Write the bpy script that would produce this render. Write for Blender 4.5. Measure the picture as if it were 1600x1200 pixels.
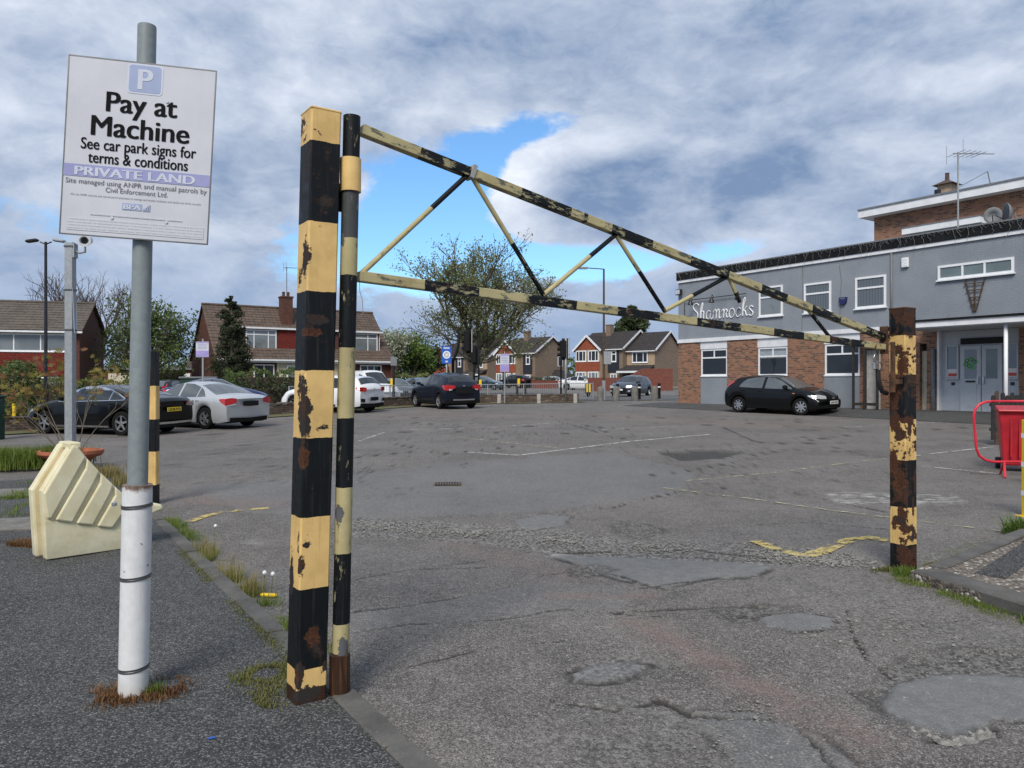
import bpy, math, random
import numpy as np
from mathutils import Vector, Matrix, Euler
R = math.radians
random.seed(7); np.random.seed(7)
for o in list(bpy.data.objects): bpy.data.objects.remove(o)
SC = bpy.context.scene
COL = SC.collection
# ------------------------------------------------------------------ camera
CAM_Z = 1.58; F = 1200.0
cam = bpy.data.cameras.new('camera'); cam.sensor_width = 36; cam.lens = 27.0
cam.clip_start = 0.05; cam.clip_end = 3000
co = bpy.data.objects.new('camera', cam); COL.objects.link(co)
co.location = (0, 0, CAM_Z); co.rotation_euler = (R(90), 0, 0)
SC.camera = co
# ------------------------------------------------------------------ exposure
vs = SC.view_settings
vs.view_transform = 'Standard'; vs.look = 'None'; vs.exposure = 0.84; vs.gamma = 1.0; vs.use_curve_mapping = False
# ------------------------------------------------------------------ sun
SUN_EL, SUN_AZ = 46.0, 194.0          # azimuth clockwise from +Y (behind the camera, to the left)
sl = bpy.data.lights.new('sun', 'SUN'); sl.energy = 1.9; sl.angle = R(22); sl.color = (1.0, 0.94, 0.85)
so = bpy.data.objects.new('sun', sl); COL.objects.link(so)
sd = Vector((math.sin(R(SUN_AZ))*math.cos(R(SUN_EL)), math.cos(R(SUN_AZ))*math.cos(R(SUN_EL)), math.sin(R(SUN_EL))))
so.rotation_euler = (-sd).to_track_quat('-Z', 'Y').to_euler(); so.location = (0, -20, 30)
# ------------------------------------------------------------------ node helper
def lin(h):
    h = h.lstrip('#'); c = [int(h[i:i+2], 16)/255 for i in (0, 2, 4)]
    return tuple((v/12.92 if v <= .04045 else ((v+.055)/1.055)**2.4) for v in c) + (1.0,)
def rgb(c):
    if isinstance(c, str): return lin(c)
    return tuple(c) if len(c) == 4 else tuple(c)+(1.0,)
class NT:
    def __init__(s, tree): s.t = tree; s.n = tree.nodes; s.l = tree.links
    def node(s, typ, **kw):
        n = s.n.new(typ)
        for k, v in kw.items(): setattr(n, k, v)
        return n
    def put(s, sock, v):
        if v is None: return
        if hasattr(v, 'is_linked') or hasattr(v, 'links'): s.l.new(v, sock)
        else:
            if sock.type == 'RGBA' and not isinstance(v, (int, float)): v = rgb(v)
            sock.default_value = v
    def m(s, op, a, b=None, c=None, clamp=False):
        n = s.node('ShaderNodeMath', operation=op, use_clamp=clamp)
        s.put(n.inputs[0], a); s.put(n.inputs[1], b)
        if c is not None: s.put(n.inputs[2], c)
        return n.outputs[0]
    def vm(s, op, a, b=None):
        n = s.node('ShaderNodeVectorMath', operation=op); s.put(n.inputs[0], a)
        if b is not None: s.put(n.inputs['Scale'] if op == 'SCALE' else n.inputs[1], b)
        return n.outputs['Value'] if op in ('LENGTH', 'DISTANCE', 'DOT_PRODUCT') else n.outputs[0]
    def mix(s, f, a, b, blend='MIX'):
        n = s.node('ShaderNodeMix', data_type='RGBA', blend_type=blend)
        s.put(n.inputs[0], f); s.put(n.inputs[6], a); s.put(n.inputs[7], b)
        return n.outputs[2]
    def noise(s, vec, scale, detail=4, rough=.55, dist=0.0, lac=2.0, col=False):
        n = s.node('ShaderNodeTexNoise'); s.put(n.inputs['Vector'], vec)
        n.inputs['Scale'].default_value = scale; n.inputs['Detail'].default_value = detail
        n.inputs['Roughness'].default_value = rough; n.inputs['Distortion'].default_value = dist
        n.inputs['Lacunarity'].default_value = lac
        return n.outputs[1] if col else n.outputs[0]
    def voro(s, vec, scale, feature='F1', out='Distance', rnd=1.0):
        n = s.node('ShaderNodeTexVoronoi', feature=feature); s.put(n.inputs['Vector'], vec)
        n.inputs['Scale'].default_value = scale; n.inputs['Randomness'].default_value = rnd
        return n.outputs[out]
    def ss(s, v, a, b, lo=0.0, hi=1.0):
        n = s.node('ShaderNodeMapRange', interpolation_type='SMOOTHSTEP'); s.put(n.inputs[0], v)
        s.put(n.inputs[1], a); s.put(n.inputs[2], b); s.put(n.inputs[3], lo); s.put(n.inputs[4], hi)
        return n.outputs[0]
    def map(s, v, a, b, lo, hi):
        n = s.node('ShaderNodeMapRange'); s.put(n.inputs[0], v)
        s.put(n.inputs[1], a); s.put(n.inputs[2], b); s.put(n.inputs[3], lo); s.put(n.inputs[4], hi)
        return n.outputs[0]
    def sep(s, v):
        n = s.node('ShaderNodeSeparateXYZ'); s.put(n.inputs[0], v); return n.outputs
    def comb(s, x=0., y=0., z=0.):
        n = s.node('ShaderNodeCombineXYZ')
        for i, v in enumerate((x, y, z)): s.put(n.inputs[i], v)
        return n.outputs[0]
    def mul(s, v, xyz):
        return s.vm('MULTIPLY', v, xyz)
    def obj(s): return s.node('ShaderNodeTexCoord').outputs['Object']
    def pos(s): return s.node('ShaderNodeNewGeometry').outputs['Position']
    def attr(s, name, out='Color'):
        n = s.node('ShaderNodeAttribute', attribute_name=name); return n.outputs[out]
    def bump(s, h, strength=.5, dist=.01, normal=None):
        n = s.node('ShaderNodeBump'); s.put(n.inputs['Height'], h)
        n.inputs['Strength'].default_value = strength; n.inputs['Distance'].default_value = dist
        if normal is not None: s.put(n.inputs['Normal'], normal)
        return n.outputs[0]
MATS = {}
def mat(name):
    m = bpy.data.materials.new(name); m.use_nodes = True; MATS[name] = m
    nt = NT(m.node_tree); b = m.node_tree.nodes['Principled BSDF']
    return m, nt, b
def plain(name, col, rough=.6, metal=0.0, coat=0.0, var=.12, scale=6.0, bump=0.0, spec=.5):
    m, t, b = mat(name)
    o = t.obj(); n = t.noise(o, scale, 5, .6)
    c = rgb(col); f = t.ss(n, .3, .7)
    t.put(b.inputs['Base Color'], t.mix(f, tuple(x*(1-var) for x in c[:3]), tuple(min(1, x*(1+var)) for x in c[:3])))
    t.put(b.inputs['Roughness'], t.map(n, .3, .7, max(.02, rough-.06), min(1, rough+.06)))
    b.inputs['Metallic'].default_value = metal; b.inputs['Coat Weight'].default_value = coat
    b.inputs['Coat Roughness'].default_value = .04; b.inputs['Specular IOR Level'].default_value = spec
    if bump: t.put(b.inputs['Normal'], t.bump(t.noise(o, scale*8, 4, .6), bump, .01))
    return m
# ------------------------------------------------------------------ sky
wd = bpy.data.worlds.new('World'); SC.world = wd; wd.use_nodes = True
wt = NT(wd.node_tree); wt.n.clear()
d = wt.node('ShaderNodeTexCoord').outputs['Generated']
dx, dy, dz = wt.sep(d)
up = wt.m('ADD', wt.m('MAXIMUM', dz, 0.0), .12)
q = wt.comb(wt.m('DIVIDE', dx, up), wt.m('DIVIDE', dy, up), wt.m('MULTIPLY', dz, 1.5))
warp = wt.vm('SUBTRACT', wt.noise(q, .9, 3, .5, col=True), (.5, .5, .5))
big = wt.noise(wt.vm('ADD', q, wt.vm('SCALE', warp, .8)), .6, 7, .56)
e_ = wt.mul(d, (1.0, 1.0, 1.9)); wp2 = wt.vm('SCALE', wt.vm('SUBTRACT', wt.noise(e_, 5, 4, .55, col=True), (.5, .5, .5)), .10)
e2 = wt.vm('ADD', e_, wp2)
puff = wt.noise(e2, 4.6, 10, .60)
puff_s = wt.noise(wt.vm('ADD', e2, (-.030, -.012, .055)), 4.6, 10, .60)     # the same cloud a little way towards the light
fine = wt.noise(e2, 15, 8, .66)
az_ = wt.m('ARCTAN2', dx, dy); el_ = wt.m('ARCSINE', dz)
def lobe(az, el, wa, we):     # a soft elliptical opening or bank of cloud at a compass bearing and height
    u = wt.m('DIVIDE', wt.m('SUBTRACT', az_, R(az)), R(wa)); v = wt.m('DIVIDE', wt.m('SUBTRACT', el_, R(el)), R(we))
    r2 = wt.m('ADD', wt.m('MULTIPLY', u, u), wt.m('MULTIPLY', v, v))
    return wt.m('EXPONENT', wt.m('MULTIPLY', r2, -1.0))
LOBES = [(-6.0, 12.2, 4.8, 4.2, -.36), (2.2, 18.4, 3.2, 1.4, -.26), (5.5, 9.2, 7.5, 1.4, -.32), (-6, 8.5, 6, 2, -.2), (-2.5, 16, 2.5, 2.5, -.14), (-13, 10.5, 5, 2.2, -.07), (-1.5, 17.0, 3.0, 2.4, -.12), (16.5, 9.6, 3, 1.2, -.16),
         (5.8, 13.8, 5.0, 2.8, .30), (17, 14, 11, 5.0, .16), (26, 22, 14, 7, .08), (-3, 23.5, 8, 2.6, .12), (-26, 14, 7, 5, .08)]
den = wt.m('ADD', wt.m('MULTIPLY', big, .45), wt.m('ADD', wt.m('MULTIPLY', puff, .55), wt.m('MULTIPLY', wt.m('SUBTRACT', fine, .5), .26)))
for az, el, wa, we, k in LOBES: den = wt.m('ADD', den, wt.m('MULTIPLY', lobe(az, el, wa, we), k))
# the same open, broken cloud goes on all round
cov = wt.ss(den, .335, .445)
relief = wt.m('MULTIPLY', wt.m('SUBTRACT', puff, puff_s), 1.75)
lit = wt.m('ADD', wt.m('ADD', .34, relief), wt.m('ADD', wt.m('MULTIPLY', wt.m('SUBTRACT', .52, den), .9), wt.m('MULTIPLY', wt.m('SUBTRACT', fine, .5), .42)))
EDGE = [(.2, 14.8, 2.6, 3.0, .42), (3.5, 11.6, 4, 1.2, .30), (3, 16.8, 4, 1.0, .2), (-14, 25.5, 9, 4.0, .16), (-27, 18, 9, 5, .14), (-31, 14, 5, 3, .12), (32, 26, 5, 3, .25), (6, 17.5, 6, 1.2, .14), (20, 13, 12, 5, .05), (10, 12.5, 6, 2.5, .08), (26, 22, 12, 6, .06), (9, 23, 10, 4, -.06)]
for az, el, wa, we, k in EDGE: lit = wt.m('ADD', lit, wt.m('MULTIPLY', lobe(az, el, wa, we), k))
low = wt.ss(dz, .0, .22)
lit = wt.m('MULTIPLY', lit, wt.map(low, 0, 1, .62, 1.0), clamp=True)
ccol = wt.mix(lit, (.116, .172, .276), (.535, .565, .62))
ccol = wt.mix(wt.m('MULTIPLY', wt.m('SUBTRACT', 1.0, low), .5), ccol, (.172, .25, .39))
sky = wt.node('ShaderNodeTexSky', sky_type='NISHITA'); sky.sun_disc = False
sky.sun_elevation = R(SUN_EL); sky.sun_rotation = R(SUN_AZ); sky.ozone_density = 3.0; sky.dust_density = .4; sky.air_density = 1.0
b1 = wt.node('ShaderNodeBackground'); wt.put(b1.inputs[0], wt.mix(1.0, sky.outputs[0], (.70, .95, 1.10), 'MULTIPLY')); b1.inputs[1].default_value = .098
b2 = wt.node('ShaderNodeBackground'); wt.put(b2.inputs[0], ccol); b2.inputs[1].default_value = 1.0
mx = wt.node('ShaderNodeMixShader'); wt.put(mx.inputs[0], cov); wt.l.new(b1.outputs[0], mx.inputs[1]); wt.l.new(b2.outputs[0], mx.inputs[2])
wt.l.new(mx.outputs[0], wt.node('ShaderNodeOutputWorld').inputs[0])
# ------------------------------------------------------------------ terrain: the car park rises gently away from the gate
def gz(x, y):
    t = np.clip((np.asarray(y, float)-7)/29, 0, 1); t2 = np.clip((np.asarray(y, float)-46)/50, 0, 1)
    return -.04 + .58*t + .008*np.clip(x, -20, 20)*np.clip((np.asarray(y, float)-7)/15, 0, 1) + .6*t2
def G(px, py, dz=0.0):
    k = (px-800)/F; s = (py-600)/F; y = 10.0
    for _ in range(60): y = .5*y+.5*(CAM_Z-float(gz(k*y, y))-dz)/s
    return Vector((k*y, y, float(gz(k*y, y))+dz))
def at(px, y, dz=0.0):          # ground point on a bearing at a given depth
    x = (px-800)/F*y; return Vector((x, y, float(gz(x, y))+dz))
# ------------------------------------------------------------------ mesh helper
class MB:
    def __init__(s): s.v = []; s.f = []
    def add(s, v, f):
        b = len(s.v); s.v += [tuple(p) for p in v]; s.f += [tuple(i+b for i in q) for q in f]; return s
    def box(s, x0, x1, y0, y1, z0, z1):
        return s.add([(x0,y0,z0),(x1,y0,z0),(x1,y1,z0),(x0,y1,z0),(x0,y0,z1),(x1,y0,z1),(x1,y1,z1),(x0,y1,z1)],
                     [(0,3,2,1),(4,5,6,7),(0,1,5,4),(1,2,6,5),(2,3,7,6),(3,0,4,7)])
    def cbox(s, c, sz, b=0.0):
        if not b: return s.box(c[0]-sz[0]/2, c[0]+sz[0]/2, c[1]-sz[1]/2, c[1]+sz[1]/2, c[2]-sz[2]/2, c[2]+sz[2]/2)
        x, y, z = (q/2 for q in sz); vs_ = []; 
        prof = [(x, y-b), (x-b, y), (-x+b, y), (-x, y-b), (-x, -y+b), (-x+b, -y), (x-b, -y), (x, -y+b)]
        ins = [(px*(x-b)/x, py*(y-b)/y) for px, py in prof]
        rings = [(-z, ins), (-z+b, prof), (z-b, prof), (z, ins)]
        for zz, pr in rings: vs_ += [(c[0]+p[0], c[1]+p[1], c[2]+zz) for p in pr]
        fs = []
        for r in range(3):
            for i in range(8): fs.append((r*8+i, r*8+(i+1) % 8, (r+1)*8+(i+1) % 8, (r+1)*8+i))
        fs.append(tuple(range(7, -1, -1))); fs.append(tuple(range(24, 32)))
        return s.add(vs_, fs)
    def tube(s, pts, rad, n=8, cap=True):
        pts = [Vector(p) for p in pts]
        if not hasattr(rad, '__len__'): rad = [rad]*len(pts)
        rings = []; ref = None; base = len(s.v)
        for i, p in enumerate(pts):
            t = (pts[min(i+1, len(pts)-1)]-pts[max(i-1, 0)]); t = t.normalized() if t.length > 1e-9 else Vector((0, 0, 1))
            if ref is None: ref = Vector((1, 0, 0)) if abs(t.x) < .8 else Vector((0, 1, 0))
            a = (ref-t*ref.dot(t)).normalized(); ref = a; b = t.cross(a)
            for k in range(n):
                w = 2*math.pi*k/n; q = p+(a*math.cos(w)+b*math.sin(w))*rad[i]; s.v.append((q.x, q.y, q.z))
        for i in range(len(pts)-1):
            for k in range(n):
                k2 = (k+1) % n; s.f.append((base+i*n+k, base+i*n+k2, base+(i+1)*n+k2, base+(i+1)*n+k))
        if cap:
            s.f.append(tuple(base+k for k in range(n-1, -1, -1))); s.f.append(tuple(base+(len(pts)-1)*n+k for k in range(n)))
        return s
    def lathe(s, prof, n=20, axis='z', c=(0, 0, 0), cap=True):
        base = len(s.v)
        for r, h in prof:
            for k in range(n):
                w = 2*math.pi*k/n; x, y = r*math.cos(w), r*math.sin(w)
                p = (x, y, h) if axis == 'z' else ((x, h, y) if axis == 'y' else (h, x, y))
                s.v.append((p[0]+c[0], p[1]+c[1], p[2]+c[2]))
        for i in range(len(prof)-1):
            for k in range(n):
                k2 = (k+1) % n; s.f.append((base+i*n+k, base+i*n+k2, base+(i+1)*n+k2, base+(i+1)*n+k))
        if cap:
            s.f.append(tuple(base+k for k in range(n-1, -1, -1))); s.f.append(tuple(base+(len(prof)-1)*n+k for k in range(n)))
        return s
    def prism(s, poly, d0, d1, plane='xz'):
        n = len(poly)
        P = (lambda a, b, d_: (a, d_, b)) if plane == 'xz' else ((lambda a, b, d_: (a, b, d_)) if plane == 'xy' else (lambda a, b, d_: (d_, a, b)))
        v = [P(a, b, d0) for a, b in poly]+[P(a, b, d1) for a, b in poly]
        f = [tuple(range(n)), tuple(range(2*n-1, n-1, -1))]+[(i, n+i, n+(i+1) % n, (i+1) % n) for i in range(n)]
        return s.add(v, f)
    def build(s, name, m, parent=None, loc=None, rot=None, smooth=False, bevel=0.0):
        me = bpy.data.meshes.new(name); me.from_pydata(s.v, [], s.f); me.update()
        return link(name, me, m, parent, loc, rot, smooth, bevel)
def fixn(me):
    import bmesh
    bm = bmesh.new(); bm.from_mesh(me); bmesh.ops.recalc_face_normals(bm, faces=bm.faces); bm.to_mesh(me); bm.free()
def link(name, me, m, parent=None, loc=None, rot=None, smooth=False, bevel=0.0, fix=True):
    if fix and len(me.polygons) < 60000: fixn(me)
    if m is not None:
        me.materials.clear(); me.materials.append(MATS[m] if isinstance(m, str) else m)
    if smooth:
        me.polygons.foreach_set('use_smooth', [True]*len(me.polygons))
        if smooth == 'auto': me.set_sharp_from_angle(angle=R(38))
    o = bpy.data.objects.new(name, me); COL.objects.link(o)
    if parent is not None: o.parent = parent
    if loc is not None: o.location = loc
    if rot is not None: o.rotation_euler = rot
    if bevel:
        b = o.modifiers.new('bevel', 'BEVEL'); b.width = bevel; b.segments = 2; b.limit_method = 'ANGLE'; b.angle_limit = R(40)
    return o
def tag(o, label, cat=None, group=None, kind=None):
    o['label'] = label
    if cat: o['category'] = cat
    if group: o['group'] = group
    if kind: o['kind'] = kind
    return o
def thing(name, label, cat, loc=(0, 0, 0), rz=0.0, group=None, rot=None):
    o = bpy.data.objects.new(name, None); COL.objects.link(o); o.location = loc
    o.rotation_euler = rot if rot is not None else (0, 0, rz); o.empty_display_size = .1
    return tag(o, label, cat, group)
def struct(o, label=None):
    o['kind'] = 'structure'
    if label: o['label'] = label
    return o
def between(name, a, b, w, h, m, parent, bevel=.004, side=None):
    """square tube from a to b, built along its own z"""
    a, b = Vector(a), Vector(b); L = (b-a).length; zx = (b-a).normalized()
    sd_ = Vector(side) if side is not None else Vector((0, 1, 0))
    y = (sd_-zx*sd_.dot(zx)).normalized(); x = y.cross(zx)
    mb = MB(); mb.box(-w/2, w/2, -h/2, h/2, 0, L)
    o = mb.build(name, m, parent, bevel=bevel)
    M = Matrix((x, y, zx)).transposed(); o.rotation_euler = M.to_euler(); o.location = a
    return o
def rod(name, a, b, r, m, parent, n=10):
    a, b = Vector(a), Vector(b); o = MB().tube([(0, 0, 0), (0, 0, (b-a).length)], r, n).build(name, m, parent, smooth='auto')
    o.location = a; o.rotation_euler = (b-a).to_track_quat('Z', 'Y').to_euler(); return o
TEXTS = {}
def text_mesh(key, body, cap, width, bold=0.0, strikes=1):
    """flat lettering fitted to a cap height and a width; heavier faces are struck several times side by side"""
    c = bpy.data.curves.new('lettering', 'FONT'); c.body = body; c.size = 1.0; c.resolution_u = 4
    o = bpy.data.objects.new('lettering', c); COL.objects.link(o)
    dg = bpy.context.evaluated_depsgraph_get(); dg.update()
    me = bpy.data.meshes.new_from_object(o.evaluated_get(dg)); bpy.data.objects.remove(o)
    v = np.empty(len(me.vertices)*3); me.vertices.foreach_get('co', v); v = v.reshape(-1, 3); fs = [tuple(p.vertices) for p in me.polygons]
    x0, x1 = v[:, 0].min(), v[:, 0].max(); sx = (width-2*bold)/(x1-x0); sy = cap/.729; V = []; Fc = []
    for k in range(strikes):
        off = (k-(strikes-1)/2)*(2*bold/max(1, strikes-1)) if strikes > 1 else 0.0; b0 = len(V)
        V += [((x-(x0+x1)/2)*sx+off, y*sy, k*.00012) for x, y, z in v]; Fc += [tuple(i+b0 for i in f) for f in fs]
    m2 = bpy.data.meshes.new('lettering'); m2.from_pydata(V, [], Fc); TEXTS[key] = m2
def put_text(name, key, m, parent, loc, rot=(R(90), 0, 0)):
    return link(name, TEXTS[key].copy(), m, parent, loc, rot, fix=False)
for k, a in dict(pay=('Pay at', .104, .335, .0036, 4), mach=('Machine', .104, .462, .0036, 4), see=('See car park signs for', .058, .540, .0012, 3), terms=('terms & conditions', .058, .468, .0012, 3),
                 priv=('PRIVATE LAND', .045, .565, .0034, 4), site=('Site managed using ANPR and manual patrols by', .0255, .660), civ=('Civil Enforcement Ltd.', .0255, .29),
                 use=('We use ANPR cameras and manual patrol attendants to manage and monitor entrance and vehicle use of this car park', .0088, .61),
                 bpa=('BPA', .026, .082, .0022, 3), p=('P', .108, .072, .0045, 4), plate=('LD18 PTU', .078, .46, .004, 3), plate2=('EA04 SWK', .078, .46, .004, 3)).items():
    text_mesh(k, *a)
# ------------------------------------------------------------------ value noise for relief
_rs = np.random.RandomState(3); _lat = _rs.rand(512, 512)
def vnoise(x, y, s):
    x = np.asarray(x)*s; y = np.asarray(y)*s; xi = np.floor(x).astype(int); yi = np.floor(y).astype(int); fx = x-xi; fy = y-yi
    fx = fx*fx*(3-2*fx); fy = fy*fy*(3-2*fy)
    a = _lat[xi % 512, yi % 512]; b = _lat[(xi+1) % 512, yi % 512]; c = _lat[xi % 512, (yi+1) % 512]; d_ = _lat[(xi+1) % 512, (yi+1) % 512]
    return (a*(1-fx)+b*fx)*(1-fy)+(c*(1-fx)+d_*fx)*fy
def fbm(x, y, s, o=4):
    return sum(vnoise(x+17.3*i, y-9.1*i, s*2**i)*.5**i for i in range(o))/sum(.5**i for i in range(o))
# ================================================================== materials
def asphalt(name, dark, light, stone, scale=1.0, use_mask=False):
    m, t, b = mat(name); p = t.pos()
    n1 = t.noise(p, .55*scale, 5, .6); n2 = t.noise(p, 4.5*scale, 6, .65); gr = t.voro(p, 150*scale, out='Color'); gx = t.sep(gr)[0]
    gd = t.voro(p, 150*scale); fine = t.noise(p, 260*scale, 3, .7)
    c = t.mix(t.ss(t.m('ADD', t.m('MULTIPLY', n1, .6), t.m('MULTIPLY', n2, .4)), .36, .62), dark, light)
    c = t.mix(t.m('MULTIPLY', t.ss(t.noise(t.vm('ADD', p, (31, 7, 0)), 1.1*scale, 6, .62), .52, .70), .35), c, tuple(x*.62 for x in rgb(dark)[:3]))
    c = t.mix(t.m('MULTIPLY', t.ss(gx, .68, .96), .62), c, stone)                      # pale chippings in the binder
    c = t.mix(t.m('MULTIPLY', t.ss(gx, .40, .05), .72), c, tuple(x*.34 for x in rgb(dark)[:3]))
    c = t.mix(t.ss(fine, .35, .7), t.mix(1.0, c, (.80, .80, .80), 'MULTIPLY'), t.mix(1.0, c, (1.16, 1.16, 1.16), 'MULTIPLY'))
    md = t.noise(p, 34*scale, 5, .7); c = t.mix(t.ss(md, .30, .70), t.mix(1.0, c, (.74, .74, .74), 'MULTIPLY'), t.mix(1.0, c, (1.20, 1.20, 1.19), 'MULTIPLY'))
    rough = .88; h = t.m('ADD', t.m('MULTIPLY', t.m('SUBTRACT', 1.0, gd), .7), t.m('MULTIPLY', fine, .3)); hs = 1.0
    if use_mask:
        k = t.sep(t.attr('wear')); a = t.attr('wear', 'Alpha'); k2 = t.sep(t.attr('marks'))
        patch = t.mix(t.ss(t.noise(p, 14, 5, .6), .3, .7), (.142, .147, .150), (.192, .198, .200))
        patch = t.mix(t.m('MULTIPLY', t.ss(gx, .75, 1.0), .35), patch, (.22, .22, .21))
        c = t.mix(t.m('MULTIPLY', k[0], .72), c, patch)
        gcol = t.mix(t.ss(t.sep(t.voro(p, 46, out='Color'))[1], .15, .9), (.055, .052, .048), (.25, .24, .225))
        c = t.mix(t.m('MULTIPLY', k[1], .75), c, gcol)
        c = t.mix(t.m('MULTIPLY', a, t.ss(n2, .25, .65)), c, t.mix(.55, c, (.215, .135, .108)))
        c = t.mix(t.m('MULTIPLY', k[2], .95), c, (.026, .025, .023))
        worn = t.ss(t.m('ADD', t.noise(p, 9, 6, .7), t.m('MULTIPLY', fine, .25)), .50, .68)
        c = t.mix(t.m('MULTIPLY', t.m('MULTIPLY', k2[0], worn), t.m('MULTIPLY', t.ss(t.noise(t.mul(p, (2.2, 7, 1)), 1, 6, .7), .40, .62), .8)), c, (.46, .45, .42))
        c = t.mix(t.m('MULTIPLY', k2[2], t.ss(n2, .42, .7)), c, (.075, .082, .032))
    t.put(b.inputs['Base Color'], c); b.inputs['Roughness'].default_value = rough; b.inputs['Specular IOR Level'].default_value = .3
    t.put(b.inputs['Normal'], t.bump(h, .75, .006))
    return m
asphalt('asphalt_car_park', (.112, .103, .096), (.178, .164, .153), (.38, .36, .335), 1.0, True)
asphalt('asphalt_pavement', (.044, .045, .046), (.074, .075, .075), (.27, .27, .26), .95)
asphalt('asphalt_road', (.085, .086, .090), (.125, .126, .130), (.22, .22, .22), .5)
def concrete(name, a, b_, sc=1.0):
    m, t, b = mat(name); p = t.pos(); n = t.noise(p, 3*sc, 7, .68); f = t.noise(p, 60*sc, 5, .7)
    c = t.mix(t.ss(n, .3, .7), a, b_); c = t.mix(t.m('MULTIPLY', t.ss(f, .55, .8), .5), c, (.30, .29, .26))
    c = t.mix(t.m('MULTIPLY', t.ss(t.noise(p, 5*sc, 6, .7), .56, .72), .55), c, (.075, .078, .040))
    t.put(b.inputs['Base Color'], c); b.inputs['Roughness'].default_value = .9; t.put(b.inputs['Normal'], t.bump(f, .6, .006)); return m
concrete('concrete_kerb', (.064, .061, .056), (.120, .115, .106)); concrete('concrete_slab', (.105, .10, .09), (.20, .188, .168), 1.4)
concrete('concrete_pale', (.30, .29, .27), (.42, .40, .37), 2)
m, t, b = mat('brown_gravel_slab'); p = t.pos(); v = t.sep(t.voro(p, 42, out='Color'))
c = t.mix(t.ss(v[0], .1, .9), (.075, .062, .05), (.19, .16, .13)); c = t.mix(t.ss(v[1], .86, .95), c, (.46, .44, .40))
t.put(b.inputs['Base Color'], c); b.inputs['Roughness'].default_value = .95; t.put(b.inputs['Normal'], t.bump(t.voro(p, 42), .8, -.012))
def paint_line(name, col, cover):
    """thin road paint, worn through so that the tarmac below shows"""
    m, t, b = mat(name); p = t.pos(); n = t.noise(p, 7, 7, .72); f = t.noise(p, 90, 4, .7)
    w = t.ss(t.m('ADD', n, t.m('MULTIPLY', t.m('SUBTRACT', f, .5), .5)), cover, cover+.10)
    t.put(b.inputs['Base Color'], t.mix(t.ss(f, .3, .7), tuple(x*.75 for x in col), col)); b.inputs['Roughness'].default_value = .85
    tr = t.node('ShaderNodeBsdfTransparent'); mx_ = t.node('ShaderNodeMixShader'); t.put(mx_.inputs[0], w); t.l.new(tr.outputs[0], mx_.inputs[1]); t.l.new(b.outputs[0], mx_.inputs[2]); t.l.new(mx_.outputs[0], t.n['Material Output'].inputs[0]); return m
paint_line('worn_white_line', (.54, .53, .49), .465); paint_line('worn_yellow_line', (.56, .44, .15), .45); paint_line('worn_cream_line', (.46, .43, .28), .475)
paint_line('road_white_line', (.7, .7, .68), .30); paint_line('bay_white_line', (.58, .57, .53), .42)
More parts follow.
